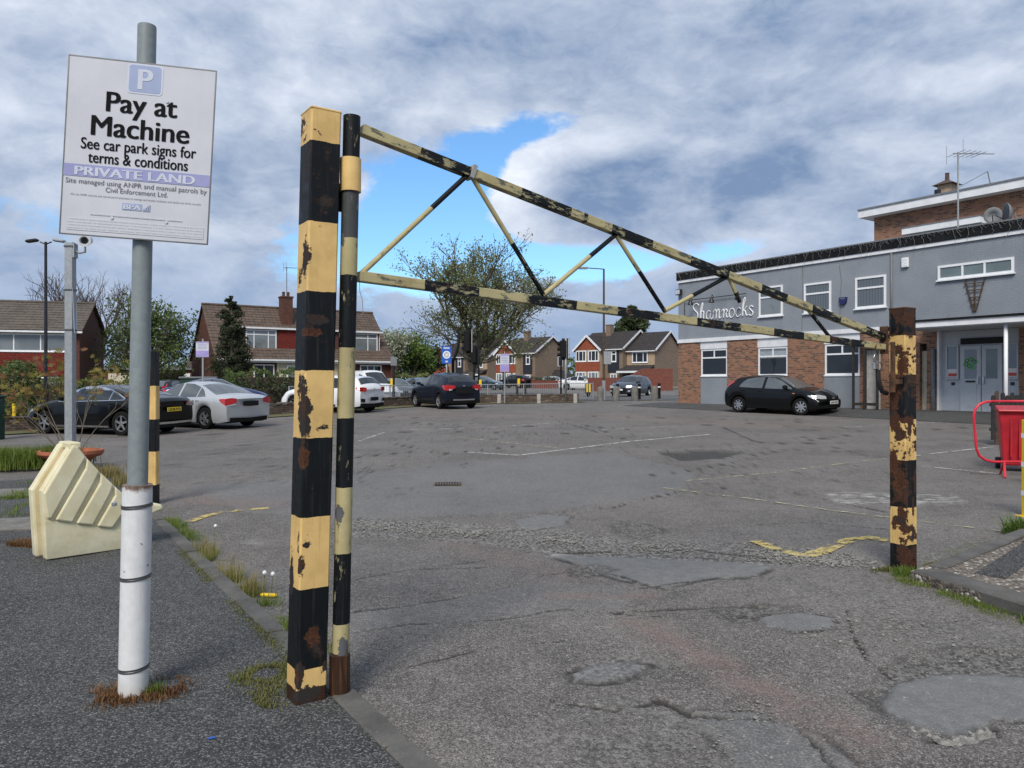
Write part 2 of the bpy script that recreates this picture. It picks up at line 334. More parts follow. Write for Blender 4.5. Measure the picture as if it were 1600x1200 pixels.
# striped, chipped, rusting paint along an object's own z ------------------------------------------------------
YEL, CRM, BLK, RST, GRY = (.70, .485, .195), (.42, .375, .205), (.0055, .0075, .0095), (.040, .020, .013), (.060, .066, .070)
def stripes(name, bands, peel=.30, rust=.35, chips=(), axis=2, seed=0.0, worn=0.0, streak=.4, under=(.030, .026, .024)):
    m, t, b = mat(name); o = t.vm('ADD', t.obj(), (0, 0, 0)); on = t.vm('ADD', o, (seed*3.1, seed*1.7, seed*2.3))
    z = t.sep(o)[axis]; zj = t.m('ADD', z, t.m('MULTIPLY', t.m('SUBTRACT', t.noise(on, 18, 6, .65), .5), .016))
    cols = dict(y=YEL, c=CRM, k=BLK, r=RST, g=GRY)
    c = cols[bands[0][1]]; isb = 1.0 if bands[0][1] in 'kg' else 0.0; first = True
    for i in range(1, len(bands)):
        gt = t.m('GREATER_THAN', zj, bands[i-1][0]); c = t.mix(gt, c, cols[bands[i][1]])
        k = 1.0 if bands[i][1] in 'kg' else 0.0
        isb = t.m('ADD', t.m('MULTIPLY', t.m('SUBTRACT', 1.0, gt), isb), t.m('MULTIPLY', gt, k))
    # dirt and sun-bleach
    c = t.mix(t.ss(t.noise(on, 5, 6, .65), .25, .75), t.mix(1.0, c, (.80, .77, .72), 'MULTIPLY'), t.mix(1.0, c, (1.10, 1.08, 1.05), 'MULTIPLY'))
    sv = t.mul(on, (70, 70, 2.2) if axis == 2 else (2.2, 70, 70))
    st = t.noise(sv, 1.0, 4, .6)
    c = t.mix(t.m('MULTIPLY', t.ss(st, .52, .80), t.m('MULTIPLY', t.m('SUBTRACT', 1.0, t.m('MULTIPLY', isb, .85)), streak*.75)), c, (.24, .125, .055))
    c = t.mix(t.m('MULTIPLY', t.m('MULTIPLY', t.ss(st, .54, .78), isb), .13), c, (.12, .125, .12))
    pm = t.noise(on, 6.5, 8, .62, .4); pm2 = t.noise(on, 21, 6, .65, .3)
    th = .78-.36*peel
    mask = t.ss(t.m('ADD', t.m('MULTIPLY', pm, .72), t.m('MULTIPLY', pm2, .28)), th, th+.012)
    if worn:   # old coat of the other colour scuffed through
        sc_ = t.ss(t.noise(t.mul(on, (26, 26, 9)), 1.0, 7, .72), .70-.3*worn, .78-.3*worn)
        c = t.mix(t.m('MULTIPLY', sc_, .85), c, t.mix(isb, (.045, .06, .066), (.36, .33, .19)))
    rst = 0.0
    for (px, py, pz, rx, rz, kind) in chips:
        dv = t.mul(t.vm('SUBTRACT', o, (px, py, pz)), (1/rx, 1/rx, 1/rz)); ln = t.vm('LENGTH', dv)
        ln = t.m('ADD', ln, t.m('ADD', t.m('MULTIPLY', t.m('SUBTRACT', t.noise(on, 14, 7, .7), .5), 2.6), t.m('MULTIPLY', t.m('SUBTRACT', t.noise(on, 60, 5, .7), .5), .9)))
        k = t.ss(ln, 1.0, .93)
        if kind == 'r': c = t.mix(t.m('MULTIPLY', t.ss(ln, 1.25, .95), .55), c, (.22, .085, .03)); rst = t.m('MAXIMUM', rst, k)
        mask = t.m('MAXIMUM', mask, k)
    rn = t.ss(t.noise(on, 11, 6, .7), .60-.35*rust, .78-.35*rust)
    u = t.mix(t.m('MAXIMUM', rn, rst), under, t.mix(t.ss(t.noise(on, 60, 5, .7), .3, .7), (.034, .015, .010), (.095, .038, .018)))
    halo = t.m('MULTIPLY', t.ss(t.m('ADD', t.m('MULTIPLY', pm, .72), t.m('MULTIPLY', pm2, .28)), th-.05, th), .22*rust)
    c = t.mix(halo, c, (.26, .10, .03)); c = t.mix(mask, c, u)
    t.put(b.inputs['Base Color'], c); t.put(b.inputs['Roughness'], t.mix(mask, t.map(pm2, .3, .7, .42, .62), (.85, .85, .85)))
    b.inputs['Specular IOR Level'].default_value = .22
    hgt = t.m('ADD', t.m('MULTIPLY', mask, -1.0), t.m('MULTIPLY', t.noise(on, 130, 4, .6), .12))
    t.put(b.inputs['Normal'], t.bump(hgt, .7, .003)); return m
def galv(name, a, b_, metal=.35, rough=.5):
    m, t, b = mat(name); o = t.obj(); v = t.sep(t.voro(o, 38, out='Color'))[0]; n = t.noise(t.mul(o, (9, 9, 1.4)), 1, 6, .6)
    c = t.mix(t.m('ADD', t.m('MULTIPLY', v, .45), t.m('MULTIPLY', n, .55)), a, b_); t.put(b.inputs['Base Color'], c)
    b.inputs['Metallic'].default_value = metal; b.inputs['Roughness'].default_value = rough
    t.put(b.inputs['Normal'], t.bump(t.noise(o, 80, 3, .5), .08, .004)); return m
galv('galvanised_steel', (.24, .26, .27), (.40, .42, .43)); galv('grey_pole_paint', (.17, .20, .205), (.24, .275, .28), .0, .5)
m, t, b = mat('white_sleeve'); o = t.obj(); z = t.sep(o)[2]; n = t.noise(o, 16, 7, .7); st = t.noise(t.mul(o, (60, 60, 5)), 1, 4, .6)
c = t.mix(t.ss(n, .3, .75), (.62, .63, .63), (.72, .73, .73))
rim = t.ss(t.m('ADD', z, t.m('MULTIPLY', t.m('SUBTRACT', n, .5), .10)), 1.035, 1.062)
c = t.mix(t.m('MULTIPLY', rim, .9), c, t.mix(t.ss(st, .35, .65), (.045, .02, .012), (.20, .085, .03)))
c = t.mix(t.m('MULTIPLY', t.ss(t.m('ADD', z, t.m('MULTIPLY', st, .12)), .20, .02), .55), c, (.36, .33, .28))
c = t.mix(t.ss(t.noise(o, 28, 3, .5), .72, .75), c, (.18, .17, .16)); c = t.mix(t.m('MULTIPLY', t.ss(st, .55, .8), .30), c, (.42, .40, .36)); c = t.mix(t.m('MULTIPLY', t.ss(t.noise(o, 5, 6, .65), .55, .72), .28), c, (.45, .44, .41))
t.put(b.inputs['Base Color'], c); b.inputs['Roughness'].default_value = .5
plain('steel_band', (.16, .16, .16), .4, .8); plain('steel_bright', (.5, .5, .5), .3, .9); plain('black_metal', (.012, .013, .015), .45, 0, 0, .3)
plain('rust_metal', (.085, .04, .018), .9, 0, 0, .5, 14, .5); plain('black_rubber', (.012, .012, .013), .7, 0, 0, .2, 8, .2)
plain('brass', (.42, .28, .09), .35, .9); plain('terracotta', (.36, .115, .055), .8, 0, 0, .18, 10, .2)
m, t, b = mat('cream_plastic'); o = t.obj(); n = t.noise(o, 4, 6, .62); f = t.noise(o, 24, 6, .7)
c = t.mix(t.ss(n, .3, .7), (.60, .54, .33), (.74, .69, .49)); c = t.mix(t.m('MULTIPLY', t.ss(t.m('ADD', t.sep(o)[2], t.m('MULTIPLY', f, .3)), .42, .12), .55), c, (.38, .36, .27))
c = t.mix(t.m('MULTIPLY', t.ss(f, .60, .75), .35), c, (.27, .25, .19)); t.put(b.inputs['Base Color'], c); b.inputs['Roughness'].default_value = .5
b.inputs['Subsurface Weight'].default_value = 0.0; t.put(b.inputs['Normal'], t.bump(n, .25, .02))
plain('yellow_plastic_inner', (.58, .36, .05), .55)
m, t, b = mat('sign_face'); o = t.obj(); n = t.noise(o, 3.5, 5, .6); st = t.noise(t.mul(o, (30, 30, 3)), 1, 4, .6)
c = t.mix(t.ss(n, .3, .7), (.50, .51, .55), (.56, .57, .61)); c = t.mix(t.m('MULTIPLY', t.ss(st, .55, .8), .14), c, (.42, .42, .42)); t.put(b.inputs['Base Color'], c); b.inputs['Roughness'].default_value = .35
plain('sign_black', (.006, .006, .007), .7, 0, 0, .1, spec=.1); plain('sign_violet', (.27, .285, .50), .45, 0, 0, .06); plain('sign_blue', (.28, .34, .51), .45, 0, 0, .06)
plain('sign_pale', (.52, .55, .64), .45, 0, 0, .05); plain('sign_dark_grey', (.10, .10, .12), .5, 0, 0, .1)
m, t, b = mat('sign_small_print'); o = t.obj(); x_, y_, z_ = t.sep(o)
rows = t.m('GREATER_THAN', t.m('FRACT', t.m('MULTIPLY', z_, 1/.0145)), .55); wd_ = t.ss(t.noise(t.mul(o, (150, 1, 69)), 1, 2, .5), .38, .46)
t.put(b.inputs['Base Color'], t.mix(t.m('MULTIPLY', t.m('MULTIPLY', rows, wd_), .45), (.54, .55, .59), (.2, .2, .23))); b.inputs['Roughness'].default_value = .4
# bricks and walls: pick the plane by the object-space normal -------------------------------------------------
def wallvec(t):
    tc = t.node('ShaderNodeTexCoord'); x, y, z = t.sep(tc.outputs['Object']); nx = t.m('ABSOLUTE', t.sep(tc.outputs['Normal'])[0])
    f = t.m('GREATER_THAN', nx, .6); h = t.m('ADD', t.m('MULTIPLY', f, y), t.m('MULTIPLY', t.m('SUBTRACT', 1.0, f), x))
    return t.comb(h, z, 0.0), tc.outputs['Object']
def brick(name, c1, c2, mortar, bw=.225, bh=.075, ms=.010, var=.5, third=None, bias=0.0):
    m, t, b = mat(name); v, o = wallvec(t)
    n = t.node('ShaderNodeTexBrick'); t.put(n.inputs['Vector'], v); n.inputs['Scale'].default_value = 1
    n.inputs['Brick Width'].default_value = bw; n.inputs['Row Height'].default_value = bh; n.inputs['Mortar Size'].default_value = ms; n.inputs['Bias'].default_value = bias
    t.put(n.inputs['Color1'], c1); t.put(n.inputs['Color2'], c2); t.put(n.inputs['Mortar'], mortar)
    c = n.outputs['Color']; big = t.noise(o, .8, 5, .6); md = t.noise(o, 5, 5, .6)
    if third is not None:
        n2 = t.node('ShaderNodeTexBrick'); t.put(n2.inputs['Vector'], v); n2.inputs['Scale'].default_value = 1; n2.inputs['Brick Width'].default_value = bw
        n2.inputs['Row Height'].default_value = bh; n2.inputs['Mortar Size'].default_value = 0; n2.offset = .5; n2.inputs['Color1'].default_value = (0, 0, 0, 1); n2.inputs['Color2'].default_value = (1, 1, 1, 1)
        pick = t.ss(t.m('ADD', t.sep(n2.outputs['Color'])[0], t.m('MULTIPLY', t.m('SUBTRACT', big, .5), .9)), .66, .74)
        c = t.mix(t.m('MULTIPLY', pick, t.m('SUBTRACT', 1.0, n.outputs['Fac'])), c, third)
    c = t.mix(t.ss(md, .25, .75), t.mix(1.0, c, (1-var*.4,)*3, 'MULTIPLY'), t.mix(1.0, c, (1+var*.35,)*3, 'MULTIPLY'))
    t.put(b.inputs['Base Color'], c); b.inputs['Roughness'].default_value = .9; b.inputs['Specular IOR Level'].default_value = .25
    t.put(b.inputs['Normal'], t.bump(t.m('ADD', t.m('MULTIPLY', n.outputs['Fac'], -1.0), t.m('MULTIPLY', t.noise(o, 70, 4, .6), .3)), .6, .008)); return m
brick('pub_brick', (.34, .155, .085), (.235, .095, .055), (.24, .19, .145), .225, .075, .012, .4, (.145, .072, .05))
brick('red_brick_dark', (.13, .042, .028), (.085, .030, .022), (.10, .075, .06), .225, .075, .009)
brick('brown_brick', (.235, .165, .115), (.165, .112, .08), (.25, .21, .17), .225, .075, .010)
brick('buff_brick', (.42, .31, .20), (.35, .25, .16), (.40, .33, .25), .225, .075, .009)
brick('low_wall_brick', (.10, .062, .045), (.055, .038, .032), (.12, .10, .085), .225, .075, .014, .7, (.20, .15, .11))
brick('garden_wall_brick', (.20, .060, .042), (.15, .046, .034), (.17, .10, .08), .225, .075, .008)
brick('hung_tile_red', (.22, .034, .024), (.155, .026, .020), (.05, .014, .012), .165, .11, .010, .5)
brick('hung_tile_orange', (.34, .095, .048), (.255, .068, .038), (.12, .04, .025), .165, .11, .008, .5)
brick('grey_tile_roof', (.052, .046, .044), (.040, .036, .036), (.018, .016, .016), .30, .28, .02, .6)
brick('soft_green_tile', (.10, .085, .062), (.075, .066, .05), (.04, .035, .03), .30, .28, .02, .6)
m, t, b = mat('grey_painted_wall'); v, o = wallvec(t)
n = t.node('ShaderNodeTexBrick'); t.put(n.inputs['Vector'], v); n.inputs['Scale'].default_value = 1; n.inputs['Brick Width'].default_value = .225; n.inputs['Row Height'].default_value = .075; n.inputs['Mortar Size'].default_value = .008; n.inputs['Mortar Smooth'].default_value = .6
big = t.noise(o, .7, 6, .62); stn = t.noise(t.mul(o, (7, 7, .7)), 1, 5, .65)
c = t.mix(t.ss(big, .3, .7), (.212, .234, .264), (.260, .282, .310)); c = t.mix(t.m('MULTIPLY', t.ss(stn, .55, .80), .35), c, (.15, .163, .18))
c = t.mix(t.m('MULTIPLY', n.outputs['Fac'], .22), c, (.13, .15, .185)); t.put(b.inputs['Base Color'], c); b.inputs['Roughness'].default_value = .75
t.put(b.inputs['Normal'], t.bump(t.m('MULTIPLY', n.outputs['Fac'], -1.0), .45, .008))
plain('white_paint', (.72, .73, .74), .55, 0, 0, .07, 3); plain('white_upvc', (.78, .79, .80), .35, 0, 0, .05); plain('cream_paint', (.55, .50, .38), .6); plain('black_felt', (.013, .014, .015), .9, 0, 0, .3, 3, .3, spec=.15)
plain('dark_timber', (.025, .022, .020), .8, 0, 0, .35, 10, .4); plain('brown_timber', (.075, .048, .032), .8, 0, 0, .3, 10, .4); plain('grey_door', (.47, .495, .52), .5, 0, 0, .05)
plain('black_board', (.016, .019, .026), .6); plain('purple_sign', (.32, .27, .55), .5); plain('dark_blue', (.012, .02, .10), .4); plain('green_box', (.012, .045, .028), .5)
plain('signal_black', (.008, .008, .009), .7, spec=.2); plain('bright_yellow', (.78, .52, .01), .45, 0, 0, .06); plain('road_blue', (.012, .09, .42), .45, 0, 0, .05); plain('red_plastic', (.42, .012, .022), .42, 0, 0, .12)
plain('red_paint', (.58, .022, .040), .4, 0, 0, .12); plain('shamrock_green', (.05, .38, .03), .5); plain('interior_dark', (.02, .02, .02), .9); plain('curtain', (.40, .42, .42), .9, 0, 0, .15, 14); plain('blind', (.30, .34, .37), .8)
plain('lead_flashing', (.16, .17, .18), .6); plain('pot_clay', (.38, .16, .08), .8); plain('soil', (.04, .03, .022), 1.0); plain('wire_white', (.26, .27, .27), .6); plain('wire_grey', (.20, .205, .205), .7); plain('paper_notice', (.62, .58, .57), .7); plain('red_print', (.5, .08, .06), .7)
def brickroof(name, a, b_):
    m, t, b = mat(name); o = t.obj(); n = t.noise(o, .9, 6, .65); f = t.sep(t.voro(o, 3.4, out='Color'))[0]
    c = t.mix(t.m('ADD', t.m('MULTIPLY', n, .5), t.m('MULTIPLY', f, .5)), a, b_); c = t.mix(t.m('MULTIPLY', t.ss(t.noise(o, 6, 6, .7), .55, .7), .45), c, (.12, .105, .06))
    t.put(b.inputs['Base Color'], c); b.inputs['Roughness'].default_value = .9; return m
brickroof('brown_pantile', (.062, .043, .033), (.135, .098, .076)); brickroof('grey_brown_pantile', (.062, .050, .042), (.135, .112, .092))
def glass(name, base, rough=.03, spec=.8):
    m, t, b = mat(name); o = t.obj(); n = t.noise(o, .9, 3, .5)
    t.put(b.inputs['Base Color'], t.mix(t.ss(n, .3, .7), tuple(x*.7 for x in base), base)); b.inputs['Roughness'].default_value = rough; b.inputs['Specular IOR Level'].default_value = spec
    b.inputs['IOR'].default_value = 1.55; t.put(b.inputs['Normal'], t.bump(t.noise(o, 1.6, 2, .5), .05, .05)); return m
glass('window_glass', (.022, .026, .030), .03, .45); glass('window_glass_curtain', (.20, .225, .235)); glass('frosted_glass', (.16, .21, .215), .25); glass('car_glass', (.012, .014, .016), .02, .9); glass('car_glass_clear', (.10, .115, .12), .02, .9)
m, t, b = mat('blind_glass'); o = t.obj(); x_ = t.sep(o)[0]; w = t.ss(t.m('ABSOLUTE', t.m('SUBTRACT', t.m('FRACT', t.m('MULTIPLY', x_, 9.0)), .5)), .32, .47)
t.put(b.inputs['Base Color'], t.mix(w, (.115, .132, .148), (.060, .070, .078))); b.inputs['Roughness'].default_value = .08; b.inputs['Specular IOR Level'].default_value = .8
def carpaint(name, c, metal=.0, rough=.3, flake=0.1):
    m, t, b = mat(name); o = t.obj(); n = t.noise(o, 3, 6, .6)
    low = t.ss(t.m('ADD', t.sep(o)[2], t.m('MULTIPLY', n, .25)), .52, .22)
    cc = t.mix(t.m('MULTIPLY', low, .10), c, (.09, .08, .07)); t.put(b.inputs['Base Color'], cc)
    b.inputs['Metallic'].default_value = metal; b.inputs['Roughness'].default_value = rough; dk_ = max(rgb(c)[:3]) < .03; b.inputs['Coat Weight'].default_value = .45 if dk_ else .9; b.inputs['Specular IOR Level'].default_value = .12 if dk_ else .4; t.put(b.inputs['Coat Roughness'], t.map(n, .3, .7, .03, .12)); return m
carpaint('paint_black', (.004, .005, .006)); carpaint('paint_navy', (.010, .014, .026), .2, .35); carpaint('paint_silver', (.50, .52, .54), .35, .30); carpaint('paint_white', (.72, .73, .74))
carpaint('paint_slate', (.045, .060, .072), .4, .35); carpaint('paint_blue', (.008, .022, .11), .2, .3); carpaint('paint_grey', (.10, .11, .12), .4, .35); carpaint('paint_teal', (.03, .06, .085), .3, .35); carpaint('paint_sky', (.10, .20, .34), .4, .35)
plain('tyre', (.010, .010, .010), .9, 0, 0, .2, 20, spec=.15); plain('alloy', (.52, .53, .54), .3, .85, 0, .06); plain('alloy_dark', (.10, .10, .11), .4, .6); plain('car_trim', (.008, .008, .009), .7, 0, 0, .1, spec=.2); plain('chrome', (.70, .71, .73), .15, 1.0, 0, .04)
plain('tail_lamp', (.42, .012, .016), .12, 0, 1.0, .15, 9); plain('tail_lamp_dark', (.075, .006, .008), .12, 0, 1.0); plain('lamp_clear', (.58, .60, .62), .1, .3, 1.0, .2, 22); plain('indicator', (.6, .18, .02), .2, 0, 1.0)
plain('plate_yellow', (.66, .47, .03), .5, 0, 0, .05); plain('plate_white', (.74, .74, .72), .5, 0, 0, .05)
def leafmat(name, a, b_, tr=.25):
    m, t, b = mat(name); p = t.pos(); n = t.noise(p, 1.3, 4, .6); f = t.sep(t.voro(p, 7, out='Color'))[0]
    c = t.mix(t.m('ADD', t.m('MULTIPLY', n, .5), t.m('MULTIPLY', f, .5)), a, b_); t.put(b.inputs['Base Color'], c); b.inputs['Roughness'].default_value = .6; b.inputs['Specular IOR Level'].default_value = .25
    tl = t.node('ShaderNodeBsdfTranslucent'); t.put(tl.inputs[0], t.mix(1.0, c, (1.3, 1.35, .8), 'MULTIPLY')); mx_ = t.node('ShaderNodeMixShader'); mx_.inputs[0].default_value = tr
    t.l.new(b.outputs[0], mx_.inputs[1]); t.l.new(tl.outputs[0], mx_.inputs[2]); t.l.new(mx_.outputs[0], t.n['Material Output'].inputs[0]); return m
leafmat('leaf_oak', (.14, .165, .065), (.27, .28, .125), .40); leafmat('leaf_mid', (.060, .095, .032), (.135, .175, .062)); leafmat('leaf_bright', (.065, .125, .025), (.15, .21, .05)); leafmat('leaf_dark', (.026, .036, .020), (.065, .075, .040))
leafmat('leaf_olive', (.13, .115, .022), (.26, .215, .05)); leafmat('leaf_brown', (.14, .065, .032), (.25, .13, .055)); leafmat('leaf_conifer', (.030, .050, .022), (.085, .105, .042)); leafmat('grass', (.085, .135, .022), (.185, .235, .050)); leafmat('grass_dry', (.19, .155, .06), (.30, .25, .11)); leafmat('sedum_red', (.115, .050, .028), (.21, .12, .055)); leafmat('blossom', (.20, .23, .15), (.42, .44, .36)); leafmat('moss', (.09, .10, .03), (.17, .165, .055))
plain('bark', (.105, .090, .070), .95, 0, 0, .3, 12, .6); plain('bark_pale', (.16, .135, .105), .9, 0, 0, .3, 14, .4); plain('twig', (.085, .068, .058), .95, 0, 0, .3); plain('stone_loose', (.20, .195, .18), .9, 0, 0, .4, 30, .3)
plain('verge_soil', (.10, .095, .05), 1.0, 0, 0, .3, 3, .3); plain('white_patch', (.5, .49, .45), .9, 0, 0, .2, 20)
m, t, b = mat('verge_grass'); p = t.pos(); n = t.noise(p, 1.2, 6, .7); f = t.noise(p, 25, 4, .7)
t.put(b.inputs['Base Color'], t.mix(t.ss(t.m('ADD', t.m('MULTIPLY', n, .6), t.m('MULTIPLY', f, .4)), .35, .65), (.14, .115, .06), (.10, .12, .038))); b.inputs['Roughness'].default_value = 1.0; t.put(b.inputs['Normal'], t.bump(f, 1.0, .05))
# ================================================================== ground
def spaced(lo, hi, fine_lo, fine_hi, st, grow):
    a = list(np.arange(fine_lo, fine_hi+1e-6, st)); s = st; x = fine_hi
    while x < hi: s = min(s*grow, max(.10, abs(x)*.02) if x < 40 else x*.06); x += s; a.append(x)
    s = st; x = fine_lo; pre = []
    while x > lo: s = min(s*grow, max(.15, abs(x)*.04)); x -= s; pre.append(x)
    return np.array(pre[::-1]+a)
GX = spaced(-420, 420, -3.6, 5.8, .0145, 1.08); GY = spaced(-40, 700, 2.6, 8.6, .0145, 1.07)
gx_, gy_ = np.meshgrid(GX, GY); PX, PY = gx_.ravel(), gy_.ravel()
PZ = gz(PX, PY)
def poly_sd(poly, pad=.4):
    """signed distance (inside negative) to a polygon for the grid points near it"""
    P = np.array([(p.x, p.y) for p in poly]); lo = P.min(0)-pad; hi = P.max(0)+pad
    idx = np.where((PX > lo[0]) & (PX < hi[0]) & (PY > lo[1]) & (PY < hi[1]))[0]
    x = PX[idx]; y = PY[idx]; dmin = np.full(len(idx), 1e9); ins = np.zeros(len(idx), bool)
    for i in range(len(P)):
        a, b_ = P[i], P[(i+1) % len(P)]; e = b_-a; tt = np.clip(((x-a[0])*e[0]+(y-a[1])*e[1])/(e@e+1e-9), 0, 1)
        dmin = np.minimum(dmin, np.hypot(x-a[0]-tt*e[0], y-a[1]-tt*e[1]))
        c = ((a[1] > y) != (b_[1] > y)) & (x < (b_[0]-a[0])*(y-a[1])/(b_[1]-a[1]+1e-12)+a[0]); ins ^= c
    return idx, np.where(ins, -dmin, dmin)
def line_d(pts, pad=.4):
    P = np.array([(p.x, p.y) for p in pts]); lo = P.min(0)-pad; hi = P.max(0)+pad
    idx = np.where((PX > lo[0]) & (PX < hi[0]) & (PY > lo[1]) & (PY < hi[1]))[0]; x = PX[idx]; y = PY[idx]; dm = np.full(len(idx), 1e9)
    for i in range(len(P)-1):
        a, b_ = P[i], P[i+1]; e = b_-a; tt = np.clip(((x-a[0])*e[0]+(y-a[1])*e[1])/(e@e+1e-9), 0, 1)
        dm = np.minimum(dm, np.hypot(x-a[0]-tt*e[0], y-a[1]-tt*e[1]))
    return idx, dm
def sm(d_, a, b_):
    t_ = np.clip((d_-a)/(b_-a), 0, 1); return t_*t_*(3-2*t_)
wear = np.zeros((len(PX), 4)); marks = np.zeros((len(PX), 4)); marks[:, 3] = 1
jit = (fbm(PX, PY, 3.0, 4)-.5)*.22; jf = (fbm(PX, PY, 12.0, 3)-.5)*.07
PG = lambda *a: [G(*p) for p in a]
near = np.clip((14-PY)/8, 0, 1)
# newer, smoother tarmac patches (proud of the old surface)
for poly, amt, up_ in [
    (PG((1367,1088),(1400,1066),(1480,1050),(1560,1052),(1660,1062),(1690,1130),(1560,1126),(1530,1148),(1480,1152),(1420,1132),(1378,1108)), 1.0, .005),
    (PG((893,1052),(930,1036),(985,1031),(1008,1038),(985,1055),(930,1066),(897,1062)), 1.0, .0045),
    (PG((1188,966),(1250,955),(1312,966),(1300,981),(1240,986),(1200,976)), .9, .0045),
    (PG((860,864),(1000,868),(1130,874),(1210,884),(1180,900),(1100,906),(1040,917),(1000,911),(940,897)), 1.0, .005),
    (PG((806,812),(850,803),(892,807),(884,822),(842,827),(812,824)), .9, .005),
    (PG((300,760),(550,742),(700,722),(960,708),(1090,738),(1062,768),(880,797),(700,806),(540,812),(380,800)), .5, .003),
    (PG((550,955),(760,925),(860,905),(1000,925),(960,950),(760,972),(550,985)), .35, .0),
    (PG((1085,1110),(1180,1112),(1280,1148),(1345,1215),(1180,1230),(1120,1160)), .55, .004)]:
    i, sd_ = poly_sd(poly); sd_ = sd_+jit[i]*.45+jf[i]*.6; k = 1-sm(sd_, -.02, .015)
    wear[i, 0] = np.maximum(wear[i, 0], k*amt); PZ[i] += k*up_
    rim_ = np.exp(-((sd_-.022)/.026)**2)*amt*(up_ > .0035); wear[i, 2] = np.maximum(wear[i, 2], rim_*np.clip(fbm(PX[i], PY[i], 6, 4)*3.4-1.25, 0, 1)); PZ[i] -= rim_*.008
# broken, gravelly strips
for poly, amt, dp in [
    (PG((520,806),(740,818),(900,828),(1000,846),(1200,846),(1370,872),(1320,888),(1100,880),(900,866),(700,848),(520,838)), 1.0, .008),
    (PG((960,815),(1010,820),(1060,832),(1000,842),(950,832)), .9, .02),
    (PG((885,885),(930,880),(960,890),(925,903),(890,900)), 1.0, .018),
    (PG((1340,1085),(1380,1040),(1440,1020),(1520,1010),(1640,1025),(1660,1065),(1480,1052),(1400,1068),(1378,1110),(1360,1110)), .9, .020),
    (PG((1415,1128),(1480,1150),(1550,1128),(1556,1150),(1500,1170),(1440,1160)), 1.0, .045),
    (PG((1120,955),(1190,942),(1250,948),(1190,962),(1150,972)), .9, .018),
    (PG((870,1045),(930,1022),(1030,1022),(1040,1038),(1000,1066),(930,1078),(880,1070)), .7, .006),
    (PG((1030,706),(1100,702),(1168,705),(1130,716),(1060,718)), 1.0, .05),
    (PG((1390,880),(1480,850),(1560,835),(1590,845),(1480,880),(1410,910)), .8, .0),
    (PG((850,1110),(1000,1080),(1120,1110),(1180,1200),(1100,1260),(800,1260)), .55, .002),
    (PG((1180,900),(1380,890),(1440,930),(1600,980),(1600,1020),(1420,1010),(1250,950)), .5, .0)]:
    i, sd_ = poly_sd(poly); sd_ = sd_+jit[i]*.8+jf[i]; k = 1-sm(sd_, -.06, .03)
    spk = np.clip(fbm(PX[i], PY[i], 9, 3)*2.6-.55, 0, 1); k2 = k*(amt if amt > .85 else amt*spk)
    wear[i, 1] = np.maximum(wear[i, 1], k2); PZ[i] += k2*(-dp + .009*(vnoise(PX[i], PY[i], 44)-.4)*np.clip(near[i]*2, 0, 1))
    wear[i, 2] = np.maximum(wear[i, 2], np.exp(-((sd_)/.025)**2)*amt*.65*(dp > .01)*np.clip(fbm(PX[i], PY[i], 7, 3)*3-.8, 0, 1)); wear[i, 2] = np.maximum(wear[i, 2], k*(.80 if dp > .04 else (.25 if dp > .015 else 0)))
